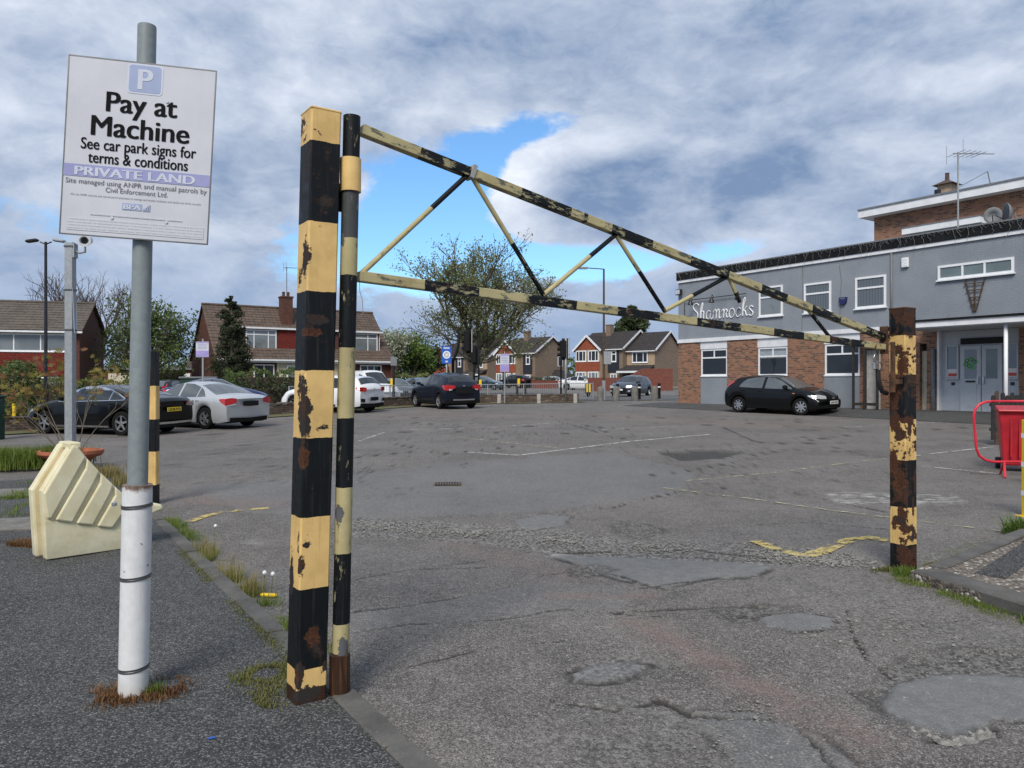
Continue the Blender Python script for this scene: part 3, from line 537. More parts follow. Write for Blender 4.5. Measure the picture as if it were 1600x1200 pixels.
# cracks and open joints
for pts, w, dp in [
    (PG((540,958),(640,945),(730,930),(800,915),(850,898),(900,890)), 0.019, 0.014), (PG((540,990),(640,975),(760,968),(800,964),(880,950),(960,956),(1040,952),(1130,948),(1240,945)), 0.017, 0.014),
    (PG((1030,1092),(1080,1115),(1140,1122),(1200,1124),(1250,1142),(1275,1165),(1300,1200)), 0.025, 0.019), (PG((930,893),(970,900),(1005,912),(1040,920)), 0.019, 0.014),
    (PG((1000,918),(1090,908),(1180,900),(1200,890)), 0.019, 0.012), (PG((1060,768),(960,792),(880,800),(800,804)), 0.023, 0.010), (PG((850,862),(1000,860),(1080,858),(1200,872)), 0.030, 0.017),
    (PG((540,716),(640,706),(700,708),(780,700),(880,688),(1000,684)), 0.044, 0.014), (PG((870,658),(910,668),(960,684)), 0.062, 0.014), (PG((560,740),(582,738),(570,730)), 0.025, 0.012),
    (PG((600,690),(660,702),(700,712)), 0.025, 0.012), (PG((1130,668),(1180,690),(1240,694),(1300,690)), 0.050, 0.014), (PG((1000,660),(1100,664),(1220,660),(1380,655)), 0.075, 0.012),
    (PG((980,694),(1050,705),(1090,712)), 0.037, 0.012), (PG((250,720),(400,712),(540,716)), 0.037, 0.012), (PG((1250,690),(1320,680),(1400,686)), 0.050, 0.012), (PG((640,660),(760,668),(900,664),(1000,672)), 0.075, 0.012), (PG((300,690),(420,698),(540,690)), 0.050, 0.012),
    (PG((570,676),(700,674),(860,678),(960,674)), 0.044, 0.012), (PG((1440,672),(1500,668),(1570,672)), 0.062, 0.012), (PG((1100,760),(1250,772),(1385,800)), 0.023, 0.010), (PG((560,905),(640,890),(760,886)), 0.011, 0.007), (PG((860,1095),(960,1110),(1040,1094)), .014, .012), (PG((1210,957),(1100,966),(960,958)), .014, .010), (PG((1330,985),(1352,1028),(1396,1060)), .016, .014), (PG((640,1042),(760,1012),(880,1000)), .009, .008), (PG((690,884),(780,872),(832,862)), .012, .010), (PG((1160,714),(1230,702),(1310,700)), .05, .014), (PG((960,748),(1060,738),(1160,720)), .03, .012), (PG((560,650),(720,655),(900,650),(1100,654)), .10, .012), (PG((1180,820),(1260,816),(1380,826)), .012, .008), (PG((330,740),(440,752),(540,748)), .03, .012), (PG((1260,900),(1320,940),(1330,985)), 0.013, 0.010)]:
    i, dm = line_d(pts); dm = np.abs(dm+jit[i]*.20+jf[i]*.40+(fbm(PX[i], PY[i], 34, 2)-.5)*.035); wv = w*(.35+1.5*fbm(PX[i], PY[i], 2.5, 3))*np.clip(fbm(PX[i]+40, PY[i], 1.6, 2)*3-.75, 0, 1.2)
    k = 1-sm(dm, wv*.25, wv*.95+.003); wear[i, 2] = np.maximum(wear[i, 2], k*.95); PZ[i] -= k*dp
# hairline crazing of the old surface
cz = np.abs(fbm(PX, PY, .55, 5)-.5); k = np.exp(-(cz/.0045)**2)*np.clip((PY-8)/5, 0, 1)*np.clip((34-PY)/10, 0, 1); wear[:, 2] = np.maximum(wear[:, 2], k*.7)
# rutted, reddish wheel track
for pts, w, a in [(PG((1000,975),(1090,1020),(1200,1080),(1330,1150)), .16, .75), (PG((870,930),(1010,930)), .12, .6), (PG((720,850),(900,900)), .25, .35), (PG((620,650),(900,648)), 1.2, .5), (PG((960,650),(1200,665)), 1.4, .5), (PG((300,780),(420,790)), .3, .7)]:
    i, dm = line_d(pts, 3.0); wear[i, 3] = np.maximum(wear[i, 3], np.exp(-(dm/w)**2)*a)
# spilled white paint, moss along the kerbs
for poly, a in [(PG((1285,770),(1380,768),(1500,775),(1515,788),(1400,792),(1300,786)), .95), (PG((830,862),(860,858),(885,868),(850,872)), 1.0), (PG((370,842),(420,846),(410,854),(376,850)), .9)]:
    i, sd_ = poly_sd(poly); marks[i, 0] = np.maximum(marks[i, 0], (1-sm(sd_+jit[i]*.6, -.12, .05))*a)
for pts, w in [(PG((255,795),(330,860),(440,958),(540,1060)), .10), (PG((1400,910),(1480,935),(1600,975)), .09), (PG((1400,905),(1480,868),(1560,838)), .10), (PG((1040,766),(1200,786),(1380,810)), .03)]:
    i, dm = line_d(pts, .6); marks[i, 2] = np.maximum(marks[i, 2], np.exp(-(dm/w)**2))
PZ += (fbm(PX, PY, 1.2, 4)-.5)*.022*near*np.clip((PY-2)/1.5, 0, 1)+(fbm(PX, PY, 8, 3)-.5)*.006*near
nx_, ny_ = len(GX), len(GY); ii = np.arange((ny_-1)*(nx_-1)); r_, c_ = ii//(nx_-1), ii % (nx_-1); q0 = r_*nx_+c_
quads = np.stack([q0, q0+1, q0+nx_+1, q0+nx_], 1).astype(np.int32)
def grid_mesh(name, V, Q, attrs, m, kind=True):
    me = bpy.data.meshes.new(name); me.vertices.add(len(V)); me.vertices.foreach_set('co', np.asarray(V, np.float32).ravel())
    me.loops.add(Q.size); me.loops.foreach_set('vertex_index', Q.ravel()); me.polygons.add(len(Q)); me.polygons.foreach_set('loop_start', np.arange(0, Q.size, Q.shape[1], dtype=np.int32)); me.update()
    for an, arr in attrs.items():
        a = me.attributes.new(an, 'FLOAT_COLOR', 'POINT'); a.data.foreach_set('color', np.asarray(arr, np.float32).ravel())
    me.polygons.foreach_set('use_smooth', np.ones(len(Q), bool)); return link(name, me, m, fix=False)
ground = struct(grid_mesh('car_park', np.stack([PX, PY, PZ], 1), quads, dict(wear=wear, marks=marks), 'asphalt_car_park'), 'cracked and patched grey tarmac car park')
# painted lines lie on the tarmac as thin sheets
def strip(name, pts, w, m, parent, dz=.006, res=.25):
    V = []; Fc = []; P = []
    for a, b_ in zip(pts[:-1], pts[1:]):
        n = max(2, int((Vector(b_)-Vector(a)).length/res)); P += [Vector(a).lerp(Vector(b_), i/n) for i in range(n)]
    P.append(Vector(pts[-1]))
    for i, p in enumerate(P):
        t_ = (P[min(i+1, len(P)-1)]-P[max(i-1, 0)]); t_.z = 0; t_.normalize(); s_ = Vector((-t_.y, t_.x, 0))*w/2
        ww = 1+.25*(random.random()-.5)
        for q_ in (p-s_*ww, p+s_*ww): V.append((q_.x, q_.y, float(gz(q_.x, q_.y))+dz))
    for i in range(len(P)-1): Fc.append((2*i, 2*i+1, 2*i+3, 2*i+2))
    me = bpy.data.meshes.new(name); me.from_pydata(V, [], Fc); o = link(name, me, m, parent); return o
for pts, m_, w in [(((730,707),(810,712),(985,690),(1110,679)), 'bay_white_line', .10), (((690,680),(790,692),(870,700)), 'worn_cream_line', .09), (((640,672),(770,668),(880,660)), 'worn_white_line', .09),
                   (((1440,729),(1560,741)), 'worn_white_line', .09), (((1425,713),(1550,699)), 'worn_white_line', .09), (((1036,763),(1180,781),(1290,797),(1385,809),(1590,834)), 'worn_cream_line', .055),
                   (((1070,752),(1200,740),(1340,722),(1425,713)), 'worn_cream_line', .07), (((1180,846),(1215,860),(1245,867),(1262,869),(1285,863),(1312,850),(1335,843),(1360,841),(1388,846)), 'worn_yellow_line', .155),
                   (((296,816),(318,808),(340,803),(375,798),(420,795)), 'worn_yellow_line', .13), (((1320,668),(1470,660)), 'worn_white_line', .09), (((940,672),(1060,666)), 'worn_white_line', .09), (((560,690),(600,676)), 'worn_white_line', .08)]:
    strip('bay_line', [G(*p) for p in pts], w, m_, ground, .010)
# drain grating set in the tarmac
dp_ = G(700, 757); gr_ = thing('drain_grate', 'rectangular slotted iron drain grate set in the tarmac', 'drain grate', dp_+Vector((0, 0, .008)), R(4))
fr = MB()
for a in ((-.20,.20,-.15,-.125),(-.20,.20,.125,.15),(-.20,-.175,-.125,.125),(.175,.20,-.125,.125)): fr.box(*a, 0, .012)
fr.build('frame', 'rust_metal', gr_); MB().box(-.176, .176, -.126, .126, -.004, .001).build('pit', 'interior_dark', gr_)
for k in range(9): MB().box(-.165+k*.04, -.147+k*.04, -.124, .124, .002, .011).build('bar', 'steel_band', gr_)
# ------------------------------------------------------------------ left pavement with kerb stones
KA = Vector((-.29, 3.16, 0)); KD = Vector((-.545, .838, 0)).normalized(); KN = Vector((-KD.y, KD.x, 0))       # KN points to the pavement side (left)
if KN.x > 0: KN = -KN
def pave(x, y): return gz(x, y)+.045
def sheet(name, pts_fn, na, nb, m, relief=.0, parent=None):
    V = []; Fc = []
    for j in range(nb+1):
        for i in range(na+1):
            x, y, z = pts_fn(i/na, j/nb); V.append((x, y, z+(float(fbm(x, y, 2.0, 3))-.5)*relief))
    for j in range(nb):
        for i in range(na): Fc.append((j*(na+1)+i, j*(na+1)+i+1, (j+1)*(na+1)+i+1, (j+1)*(na+1)+i))
    me = bpy.data.meshes.new(name); me.from_pydata(V, [], Fc); return link(name, me, m, parent, smooth=True)
def pv(u, v):
    along = -4.5+u*16.0; a = KA+KD*along; p = a+KN*(.135+v*9.0); return (p.x, p.y, float(pave(p.x, p.y)))
pavement = struct(sheet('pavement', pv, 150, 90, 'asphalt_pavement', .014), 'dark coarse tarmac pavement on the left')
# kerb edge of the pavement sheet reaches the ground
s_ = -4.3; kk = 0
while s_ < 8.6:
    L_ = .905; a = KA+KD*s_; c_k = a+KD*L_/2; zt = float(gz(c_k.x, c_k.y))
    o = MB().cbox((0, 0, 0), (L_, .128, .20), .010).build('kerb_stone', 'concrete_kerb', pavement)
    o.location = (c_k.x+KN.x*.068, c_k.y+KN.y*.068, zt-.05+random.uniform(-.005, .005)); o.rotation_euler = (random.uniform(-.012, .012), random.uniform(-.006, .006), math.atan2(KD.y, KD.x)+random.uniform(-.006, .006))
    s_ += .918; kk += 1
for k, (px, py, w, l) in enumerate([(30, 770, 1.5, .8), (95, 815, 1.2, .7), (20, 820, 1.3, .8)]):
    p = G(px, py, .045); o = MB().cbox((0, 0, 0), (w, l, .03), .006).build('paving_slab', 'concrete_slab', pavement); o.location = p+Vector((0, 0, .004)); o.rotation_euler = (0, 0, R(20))
# ------------------------------------------------------------------ right corner island: kerb band, gravelly slab
isl = [Vector((3.27, 6.30, 0)), Vector((3.62, 5.0, 0)), Vector((4.3, 2.6, 0)), Vector((12, 2.6, 0)), Vector((12, 12.4, 0)), Vector((5.38, 8.07, 0))]
IZ = lambda x, y: float(gz(x, y))+.085
mb = MB(); mb.prism([(p.x, p.y) for p in isl], -.2, .085-.04, 'xy')
island = struct(mb.build('corner_pavement', 'brown_gravel_slab', None), 'worn corner pavement of concrete beside the right post')
def kerbrun(a, b_, parent, wid=.26, inset=.0, m_='concrete_kerb'):
    dd = (b_-a); L = dd.length; dd = dd.normalized(); nn = Vector((-dd.y, dd.x, 0)); n = max(1, round(L/.9)); st_ = L/n
    for i in range(n):
        c0 = a+dd*(i+.5)*st_+nn*(wid/2+inset); o = MB().cbox((0, 0, 0), (st_-.012, wid, .22), .012).build('kerb_stone', m_, parent)
        o.location = (c0.x, c0.y, -.04+float(gz(c0.x, c0.y))+.04-.006+random.uniform(-.004, .004)); o.rotation_euler = (random.uniform(-.01, .01), random.uniform(-.008, .008), math.atan2(dd.y, dd.x)+random.uniform(-.008, .008))
kerbrun(Vector((3.27, 6.30, 0)), Vector((3.62, 5.0, 0)), island); kerbrun(Vector((3.62, 5.0, 0)), Vector((4.3, 2.6, 0)), island)
kerbrun(Vector((10.0, 11.1, 0)), Vector((5.38, 8.07, 0)), island, .14); kerbrun(Vector((5.38, 8.07, 0)), Vector((3.50, 6.46, 0)), island, .14)
kerbrun(Vector((5.38, 8.07, 0)), Vector((3.62, 6.30, 0)), island, .22, .15, 'asphalt_pavement')
# ================================================================== gate: posts, swinging height barrier
U = Vector((.826, .564, 0)).normalized(); V_ = Vector((-U.y, U.x, 0)); RZ = math.atan2(U.y, U.x)
def zpx(y, depth): return CAM_Z-(y-600)*depth/F
def post_bands(ys, depth, base): return [(zpx(y, depth)-base, c) for y, c in ys]
W2 = .0775
PB = [(1079, 'r'), (1048, 'y'), (922, 'k'), (810, 'y'), (686, 'k'), (580, 'y'), (456, 'k'), (347, 'y'), (221, 'k'), (150, 'y')]
fch = [(-W2, .0, 2.86, .075, .085, 'k'), (.07, -W2, 2.90, .016, .03, 'r'), (.07, -W2, 2.44, .030, .07, 'r'), (-.02, -W2, 2.70, .022, .05, 'k'), (-W2, .045, 2.32, .025, .16, 'k'), (-W2, -.05, 1.95, .02, .09, 'k'), (.0, -W2, 1.83, .05, .018, 'r'), (-W2, -.06, .85, .016, .20, 'k'), (.03, -W2, 1.90, .06, .03, 'k'), (-.03, -W2, .045, .07, .05, 'k'), (-.04, -W2, 1.33-.12, .03, .05, 'r'), (.045, -W2, 2.20, .022, .03, 'r'), (-.045, -W2, 2.20, .045, .10, 'k'), (-.06, -W2, 1.46, .05, .17, 'k'), (-W2, .0, 2.12, .05, .10, 'k'), (-W2, -.04, 1.52, .045, .15, 'k'), (.0, -W2, .33, .030, .045, 'r'),
       (.01, -W2, 2.62, .035, .05, 'k'), (-W2, .03, .62, .035, .12, 'k'), (.075, -W2, 2.55, .03, .05, 'r'), (-.055, -W2, .68, .02, .05, 'k'), (.0, -W2, 1.06, .012, .02, 'r'), (.03, -W2, .93, .010, .014, 'r'), (-.07, -W2, .13, .03, .08, 'k'), (.04, -W2, 2.20, .012, .02, 'r'), (.03, -W2, 1.42, .012, .016, 'r'), (-.07, -W2, .98, .014, .035, 'k')]
stripes('post_paint_left', post_bands(PB, 3.78, .0), .44, .34, fch, 2, 1.0, 0, .40)
def square_post(name, label, base, top_z, m_, lean=(0, 0), rz=RZ, group='square striped posts round the car park gate'):
    t_ = thing(name, label, 'post', base, rz, group); t_.rotation_euler = (0, 0, rz)
    H = top_z-base[2]; mb = MB()
    lv = Vector((lean[0], lean[1], 0)); lv.rotate(Euler((0, 0, -rz)))
    n = 12; vs_ = []; fs = []; b = .008
    for k in range(n+1):
        z = -.15+(H+.15)*k/n; ox, oy = lv.x*z/H, lv.y*z/H
        for (x, y) in ((W2-b, -W2), (W2, -W2+b), (W2, W2-b), (W2-b, W2), (-W2+b, W2), (-W2, W2-b), (-W2, -W2+b), (-W2+b, -W2)): vs_.append((x+ox, y+oy, z))
    for k in range(n):
        for i in range(8): fs.append((k*8+i, k*8+(i+1) % 8, k*8+8+(i+1) % 8, k*8+8+i))
    fs.append(tuple(range(7, -1, -1))); mb.add(vs_, fs); mb.build('shaft', m_, t_)
    cap = MB(); ox, oy = lv.x, lv.y; cap.cbox((ox, oy, H+.004), (W2*2+.004, W2*2+.004, .012), .003); cap.build('cap_plate', 'rust_metal' if 'right' in m_ else m_, t_)
    return t_
LP = Vector((-1.036, 3.865, .004))
lp = square_post('gate_post', 'tall black and yellow square post with chipped paint, nearest the sign', LP, 2.935, 'post_paint_left', (.076, 0))
wb = MB(); wb.box(W2-.004, W2+.075, -.012, .012, 2.46, 2.60); wb.build('hinge_bracket', 'post_paint_left', lp, loc=(.045, -.03, 0))
# the swinging barrier
P0 = Vector((-.878, 3.915, .0)); ptop = .062
bar = thing('height_barrier', 'black and cream steel lattice height barrier swung across the entrance', 'height barrier', P0+Vector((0, 0, .005)))
def loc_(p): return Vector(p)-P0-Vector((0, 0, .005))
PP = [(1022, 'r'), (976, 'c'), (866, 'k'), (763, 'c'), (655, 'k'), (545, 'c'), (432, 'k'), (374, 'c'), (300, 'g'), (150, 'k')]
stripes('pole_paint', post_bands(PP, 3.9, 0), .16, .25, [(.0, -.045, 2.30, .03, .05, 'k'), (.0, -.045, .92, .03, .05, 'k'), (.03, -.04, .22, .03, .08, 'k')], 2, 3.0, .38, .3, (.10, .105, .11))
POLE_TOP = zpx(184, 3.92)
rr = .0435
poleo = MB().tube([(ptop*z/POLE_TOP, 0, z) for z in np.linspace(.0, POLE_TOP, 14)], rr, 20).build('hinge_pole', 'pole_paint', bar, smooth='auto')
stripes('collar_paint', [(9, 'y')], .30, .5, (), 2, 5.0); stripes('socket_rust', [(9, 'r')], .5, .9, (), 2, 6.0, 0, .9)
zc0, zc1 = zpx(299, 3.9), zpx(247, 3.9); xo = ptop*.88
cl = MB(); cl.lathe([(rr+.002, zc0), (rr+.010, zc0), (rr+.010, zc1), (rr+.002, zc1)], 24, c=(xo, 0, 0)); col_ = cl.build('collar', 'collar_paint', lp, smooth='auto')
col_.location = Matrix.Rotation(-RZ, 4, 'Z') @ (P0-LP); col_.rotation_euler = (0, 0, -RZ)
cl = MB(); cl.lathe([(rr+.001, .004), (rr+.009, .004), (rr+.009, .205), (rr+.003, .208)], 24); sk = cl.build('ground_socket', 'socket_rust', lp, smooth='auto'); sk.location = Matrix.Rotation(-RZ, 4, 'Z') @ (P0-LP)
E0 = Vector((-.80, 3.95, 0)); 
def on_line(px, e0=E0):
    k = (px-800)/F; return (k*e0.y-e0.x)/(U.x-k*U.y)
def beam_pt(px, py, e0=E0):
    s = on_line(px, e0); p = e0+U*s; p.z = zpx(py, p.y); return p
def beam(name, pa, pb, bands_px, seed, w=.054, peel=.40, worn=.58):
    a, b_ = beam_pt(*pa), beam_pt(*pb); bands = []
    for px, c in bands_px:
        s = (on_line(px)-on_line(pa[0]))/(on_line(pb[0])-on_line(pa[0]))*(b_-a).length; bands.append((s, c))
    m_ = name+'_paint'; stripes(m_, bands, peel, .8, (), 2, seed, worn, .5)
    return between(name, loc_(a), loc_(b_), w, w, m_, bar, .004, V_)
beam('top_beam', (564, 203), (1386, 529), [(654,'c'),(732,'k'),(811,'c'),(889,'k'),(908,'c'),(914,'k'),(952,'c'),(1016,'k'),(1075,'c'),(1135,'k'),(1186,'c'),(1226,'k'),(1265,'c'),(1310,'k'),(1349,'c'),(1500,'k')], 7.0)
beam('bottom_beam', (560, 432), (1380, 542), [(660,'c'),(745,'k'),(820,'c'),(897,'k'),(961,'c'),(1027,'k'),(1085,'c'),(1153,'k'),(1205,'c'),(1252,'k'),(1292,'c'),(1346,'k'),(1500,'c')], 9.0, .054, .46)
for i, (a, b_, bd) in enumerate([((564,428),(736,268),[(.62,'c'),(9,'k')]), ((735,272),(850,462),[(.55,'c'),(9,'k')]), ((848,462),(963,366),[(.62,'c'),(9,'k')]), ((963,368),(1039,487),[(.45,'c'),(9,'k')]), ((1038,486),(1137,432),[(.42,'c'),(9,'k')]), ((1139,434),(1156,472),[(.6,'c'),(9,'k')]), ((1264,486),(1299,530),[(.1,'c'),(9,'k')])]):
    A, B_ = beam_pt(*a), beam_pt(*b_); L = (B_-A).length; nm = 'brace_paint_%s' % 'abcdefg'[i]
    stripes(nm, [(f*L, c) for f, c in bd], .34, .8, (), 2, 11.0+i, .4, .6); rod('brace', loc_(A), loc_(B_), .0145, nm, bar, 10)
PE = beam_pt(1384, 528); PF = beam_pt(1378, 542)
MB().box(-.008, .008, -.035, .035, -.10, .14).build('end_plate', 'rust_metal', bar, loc=loc_((PE+PF)/2), rot=(0, 0, RZ))
for s in (on_line(736), ):   # cable tie
    c = loc_(beam_pt(736, 270)); tb = MB(); tb.box(-.012, .012, -.036, .036, -.038, .040); tb.build('cable_tie', 'wire_white', bar, loc=c, rot=(0, R(20), RZ))
wr = MB(); a = loc_(beam_pt(562, 440)); wr.tube([a, a+Vector((.004, -.02, -.05)), a+Vector((.018, -.02, -.10)), a+Vector((.02, -.015, -.16)), a+Vector((-.01, -.01, -.21))], .0018, 5); wr.build('loose_string', 'wire_white', bar)
# right post with peeling paint
RP = Vector((3.415, 6.70, float(gz(3.4, 6.7))))
RB = [(851, 'k'), (793, 'y'), (719, 'k'), (655, 'y'), (585, 'k'), (524, 'y'), (400, 'k')]
rch = [(-W2, .0, 1.91, .05, .06, 'k'), (-W2, -.05, 1.78, .05, .09, 'r'), (-W2, .03, 1.30, .055, .09, 'k'), (-W2, -.02, 1.18, .05, .07, 'k'), (-W2, .04, .95, .04, .10, 'r'), (-.02, -W2, 1.25, .03, .10, 'k'), (-W2, -.04, .50, .035, .09, 'k'), (.02, -W2, .55, .02, .08, 'k'),
       (-W2, .03, 1.55, .04, .14, 'r'), (-W2, -.02, .78, .05, .1, 'r'), (-W2, .05, 1.70, .035, .05, 'k')]
stripes('post_paint_right', [(zpx(y, 6.64)-RP.z, c) for y, c in RB], .68, .70, rch, 2, 2.0, 0, .8)
rp = square_post('gate_post', 'shorter black and yellow square post covered in rust, right of the entrance', RP, zpx(483, 6.7), 'post_paint_right', (-.01, 0), RZ-R(6))
# lock gear on the right post
lk = MB(); lk.box(-W2-.11, -W2+.002, -.05, -.03, 1.62, 1.66); lk.box(-W2-.14, -W2-.105, -.052, -.028, 1.55, 1.98); lk.build('lock_bracket', 'rust_metal', rp)
pl = thing('padlock', 'steel padlock hanging from the end of the height barrier', 'padlock', beam_pt(1368, 572), RZ)
MB().cbox((0, 0, 0), (.075, .032, .065), .008).build('body', 'steel_bright', pl); MB().tube([(-.024, 0, .03), (-.024, 0, .08), (-.012, 0, .105), (.012, 0, .105), (.024, 0, .08), (.024, 0, .03)], .006, 8).build('shackle', 'steel_bright', pl, smooth=True)
hs = MB(); a = beam_pt(1372, 578); b_ = beam_pt(1390, 614); hs.tube([a-a, Vector((.0, 0, -.07)), Vector((.012, 0, -.13)), Vector((.045, .02, -.185)), Vector((.10, .05, -.205))], .021, 10)
hose = tag(hs.build('chain_sleeve', 'black_rubber', None, loc=a, smooth='auto'), 'short black rubber sleeved lock chain hanging beside the rusty right post', 'lock chain')
rg = MB()
for k in range(13): rg.tube([(.035*math.cos(2*math.pi*k/12), 0, .035*math.sin(2*math.pi*k/12)+.035), (.035*math.cos(2*math.pi*(k+1)/12), 0, .035*math.sin(2*math.pi*(k+1)/12)+.035)], .005, 6)
rg.build('ring', 'steel_band', hose)
# back-left post
BP = G(237, 787); stripes('post_paint_back', [(zpx(y, BP.y)-BP.z, c) for y, c in [(757,'k'),(705,'y'),(655,'k'),(603,'y'),(400,'k')]], .28, .8, (), 2, 4.0, 0, .9)
square_post('gate_post', 'dark weathered square post with two rusty yellow bands, behind the sign pole', BP, zpx(550, BP.y), 'post_paint_back', (0, 0), R(8))
# ================================================================== parking sign on its pole
SP = Vector((-1.924, 3.90, .002))
sp = thing('sign_pole', 'grey steel sign pole standing in a white painted sleeve', 'pole', SP)
SH = 3.39
MB().tube([(.071*z/SH, 0, z) for z in np.linspace(.9, SH, 12)], [.0505-.006*z/SH for z in np.linspace(.9, SH, 12)], 28).build('shaft', 'grey_pole_paint', sp, smooth='auto')
MB().lathe([(.043, -.008), (.043, .006), (.030, .012), (.001, .014)], 24, c=(.071, 0, SH)).build('end_cap', 'grey_pole_paint', sp, smooth='auto')
slv = MB(); slv.tube([(.071*z/SH, 0, z) for z in np.linspace(-.1, 1.068, 10)], .0705, 32); slv.build('sleeve', 'white_sleeve', sp, smooth='auto')
for py in (793, 906, 1050):
    z = zpx(py, 3.83); o = MB().lathe([(.0712, -.009), (.0745, -.009), (.0745, -.002), (.0725, 0), (.0745, .002), (.0745, .009), (.0712, .009)], 32).build('band', 'steel_band', sp, loc=(.071*z/SH, 0, z), rot=(R(4), R(-3), 0), smooth='auto')
MB().cbox((-.080, -.03, zpx(790, 3.83)), (.022, .02, .022), .004).build('bolt', 'steel_bright', sp)
# the board: hangs slightly clockwise, right edge farther
SBC = Vector(((217-800)/F*3.83, 3.835, zpx(236, 3.835)))
sb = thing('parking_sign', 'white pay at machine parking sign board hung slightly askew on the grey pole', 'sign', SBC, rot=(0, R(2.85), R(9.5)))
BW, BH = .690, .880
bd = MB(); bd.cbox((0, 0, 0), (BW, .006, BH), .002); bd.build('board', 'sign_face', sb)
rim = MB()
for a in ((-BW/2-.002, BW/2+.002, BH/2-.003, BH/2+.003), (-BW/2-.002, BW/2+.002, -BH/2-.003, -BH/2+.003), (-BW/2-.003, -BW/2+.003, -BH/2, BH/2), (BW/2-.003, BW/2+.003, -BH/2, BH/2)): rim.box(a[0], a[1], -.0042, .0042, a[2], a[3])
rim.build('edge', 'steel_band', sb)
br = MB(); br.box(-.30, .30, .0045, .028, .24, .27); br.box(-.30, .30, .0045, .028, -.27, -.24); br.build('bracket', 'galvanised_steel', sb)
yf = -.0048
def panel(name, x0, x1, z0, z1, m_, y=yf, rad=0.0):
    mb = MB()
    if rad:
        pts = []
        for cx, cz, a0 in ((x1-rad, z1-rad, 0), (x0+rad, z1-rad, 90), (x0+rad, z0+rad, 180), (x1-rad, z0+rad, 270)):
            pts += [(cx+rad*math.cos(R(a0+k*22.5)), cz+rad*math.sin(R(a0+k*22.5))) for k in range(5)]
        mb.prism(pts, y, y+.0012)
    else: mb.box(x0, x1, y, y+.0012, z0, z1)
    return mb.build(name, m_, sb)
panel('symbol_border', -.073, .095, .283, .434, 'sign_pale', -.0046, .018); panel('symbol_panel', -.064, .086, .292, .426, 'sign_blue', -.0054, .014)
put_text('lettering', 'p', 'sign_pale', sb, (.013, -.0064, .306)); put_text('lettering', 'pay', 'sign_black', sb, (.003, -.0058, .182)); put_text('lettering', 'mach', 'sign_black', sb, (.003, -.0058, .058))
put_text('lettering', 'see', 'sign_black', sb, (.0, -.0058, -.013)); put_text('lettering', 'terms', 'sign_black', sb, (.0, -.0058, -.079)); panel('band', -.3425, .3425, -.152, -.092, 'sign_violet', -.0050)
put_text('lettering', 'priv', 'sign_pale', sb, (-.01, -.0064, -.145)); put_text('lettering', 'site', 'sign_dark_grey', sb, (.0, -.0058, -.187)); put_text('lettering', 'civ', 'sign_dark_grey', sb, (.0, -.0058, -.220)); put_text('lettering', 'use', 'sign_dark_grey', sb, (.0, -.0058, -.246))
panel('logo_panel', -.065, .027, -.300, -.266, 'sign_blue', -.0050); put_text('lettering', 'bpa', 'sign_pale', sb, (-.018, -.0064, -.296))
pn = MB()
for k in range(4): pn.box(.032+k*.009, .039+k*.009, -.0060, -.0048, -.300, -.290+k*.008)
pn.build('logo_bars', 'sign_blue', sb); panel('small_print', -.315, .325, -.418, -.358, 'sign_small_print', -.0050); panel('small_print', -.21, .22, -.338, -.331, 'sign_small_print', -.0050)
for x, z in ((.12, .26), (-.11, -.345), (.145, -.345)): MB().lathe([(.008, 0), (.007, .002), (.001, .0035)], 12, axis='y', c=(x, -.0075, z)).build('rivet', 'sign_face', sb)
# ================================================================== cream plastic barrier section
BQ = Vector((-4.15, 6.84, 0)); BQ.z = float(pave(BQ.x, BQ.y)); UB = Vector((.69, .72, 0)).normalized(); RB_ = math.atan2(UB.y, UB.x)
def bq(px, py):
    k = (px-800)/F; s = (k*BQ.y-BQ.x)/(UB.x-k*UB.y); y = BQ.y+UB.y*s; return (s, zpx(py, y)-BQ.z)
def bz(x, y): return bq(x/4.615, 640+y/4.615)
out_ = [(0, 0), bz(300, 590), bz(515, 245), bz(560, 258), bz(640, 362), bz(740, 470), bz(885, 602), (.71, .50), (.86, .43), (1.02, .385), (1.03, .335), (.92, .30), (.71, .24), (.66, .005)]
inn = [(x*.93+.03, z*.95+.01) for x, z in out_]
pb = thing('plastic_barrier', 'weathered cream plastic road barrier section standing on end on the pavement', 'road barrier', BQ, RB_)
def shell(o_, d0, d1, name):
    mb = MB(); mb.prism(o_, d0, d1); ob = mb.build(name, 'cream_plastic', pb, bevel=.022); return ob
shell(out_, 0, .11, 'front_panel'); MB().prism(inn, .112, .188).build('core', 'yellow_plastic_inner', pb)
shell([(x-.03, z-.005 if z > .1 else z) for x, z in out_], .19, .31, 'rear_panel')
for sl_ in ([(308,606),(520,255),(556,268),(612,345),(575,408),(366,786),(334,784)], [(395,795),(612,425),(622,350),(712,445),(676,520),(518,812)], [(545,820),(715,530),(722,456),(812,540),(785,612),(665,832)], [(695,840),(825,618),(822,552),(880,602),(888,735),(805,852)]):
    MB().prism([bz(*p) for p in sl_], -.030, .004).build('raised_panel', 'cream_plastic', pb, bevel=.014)
MB().prism([(.005, .01), bz(322, 800), bz(885, 872), (.635, .01)], -.006, .002).build('base_panel', 'cream_plastic', pb, bevel=.006)
a, b_ = bz(515, 245), bz(560, 258); MB().box(a[0]-.02, b_[0]+.03, -.002, .31, a[1]-.05, a[1]+.008).build('top_cap', 'cream_plastic', pb, bevel=.012)
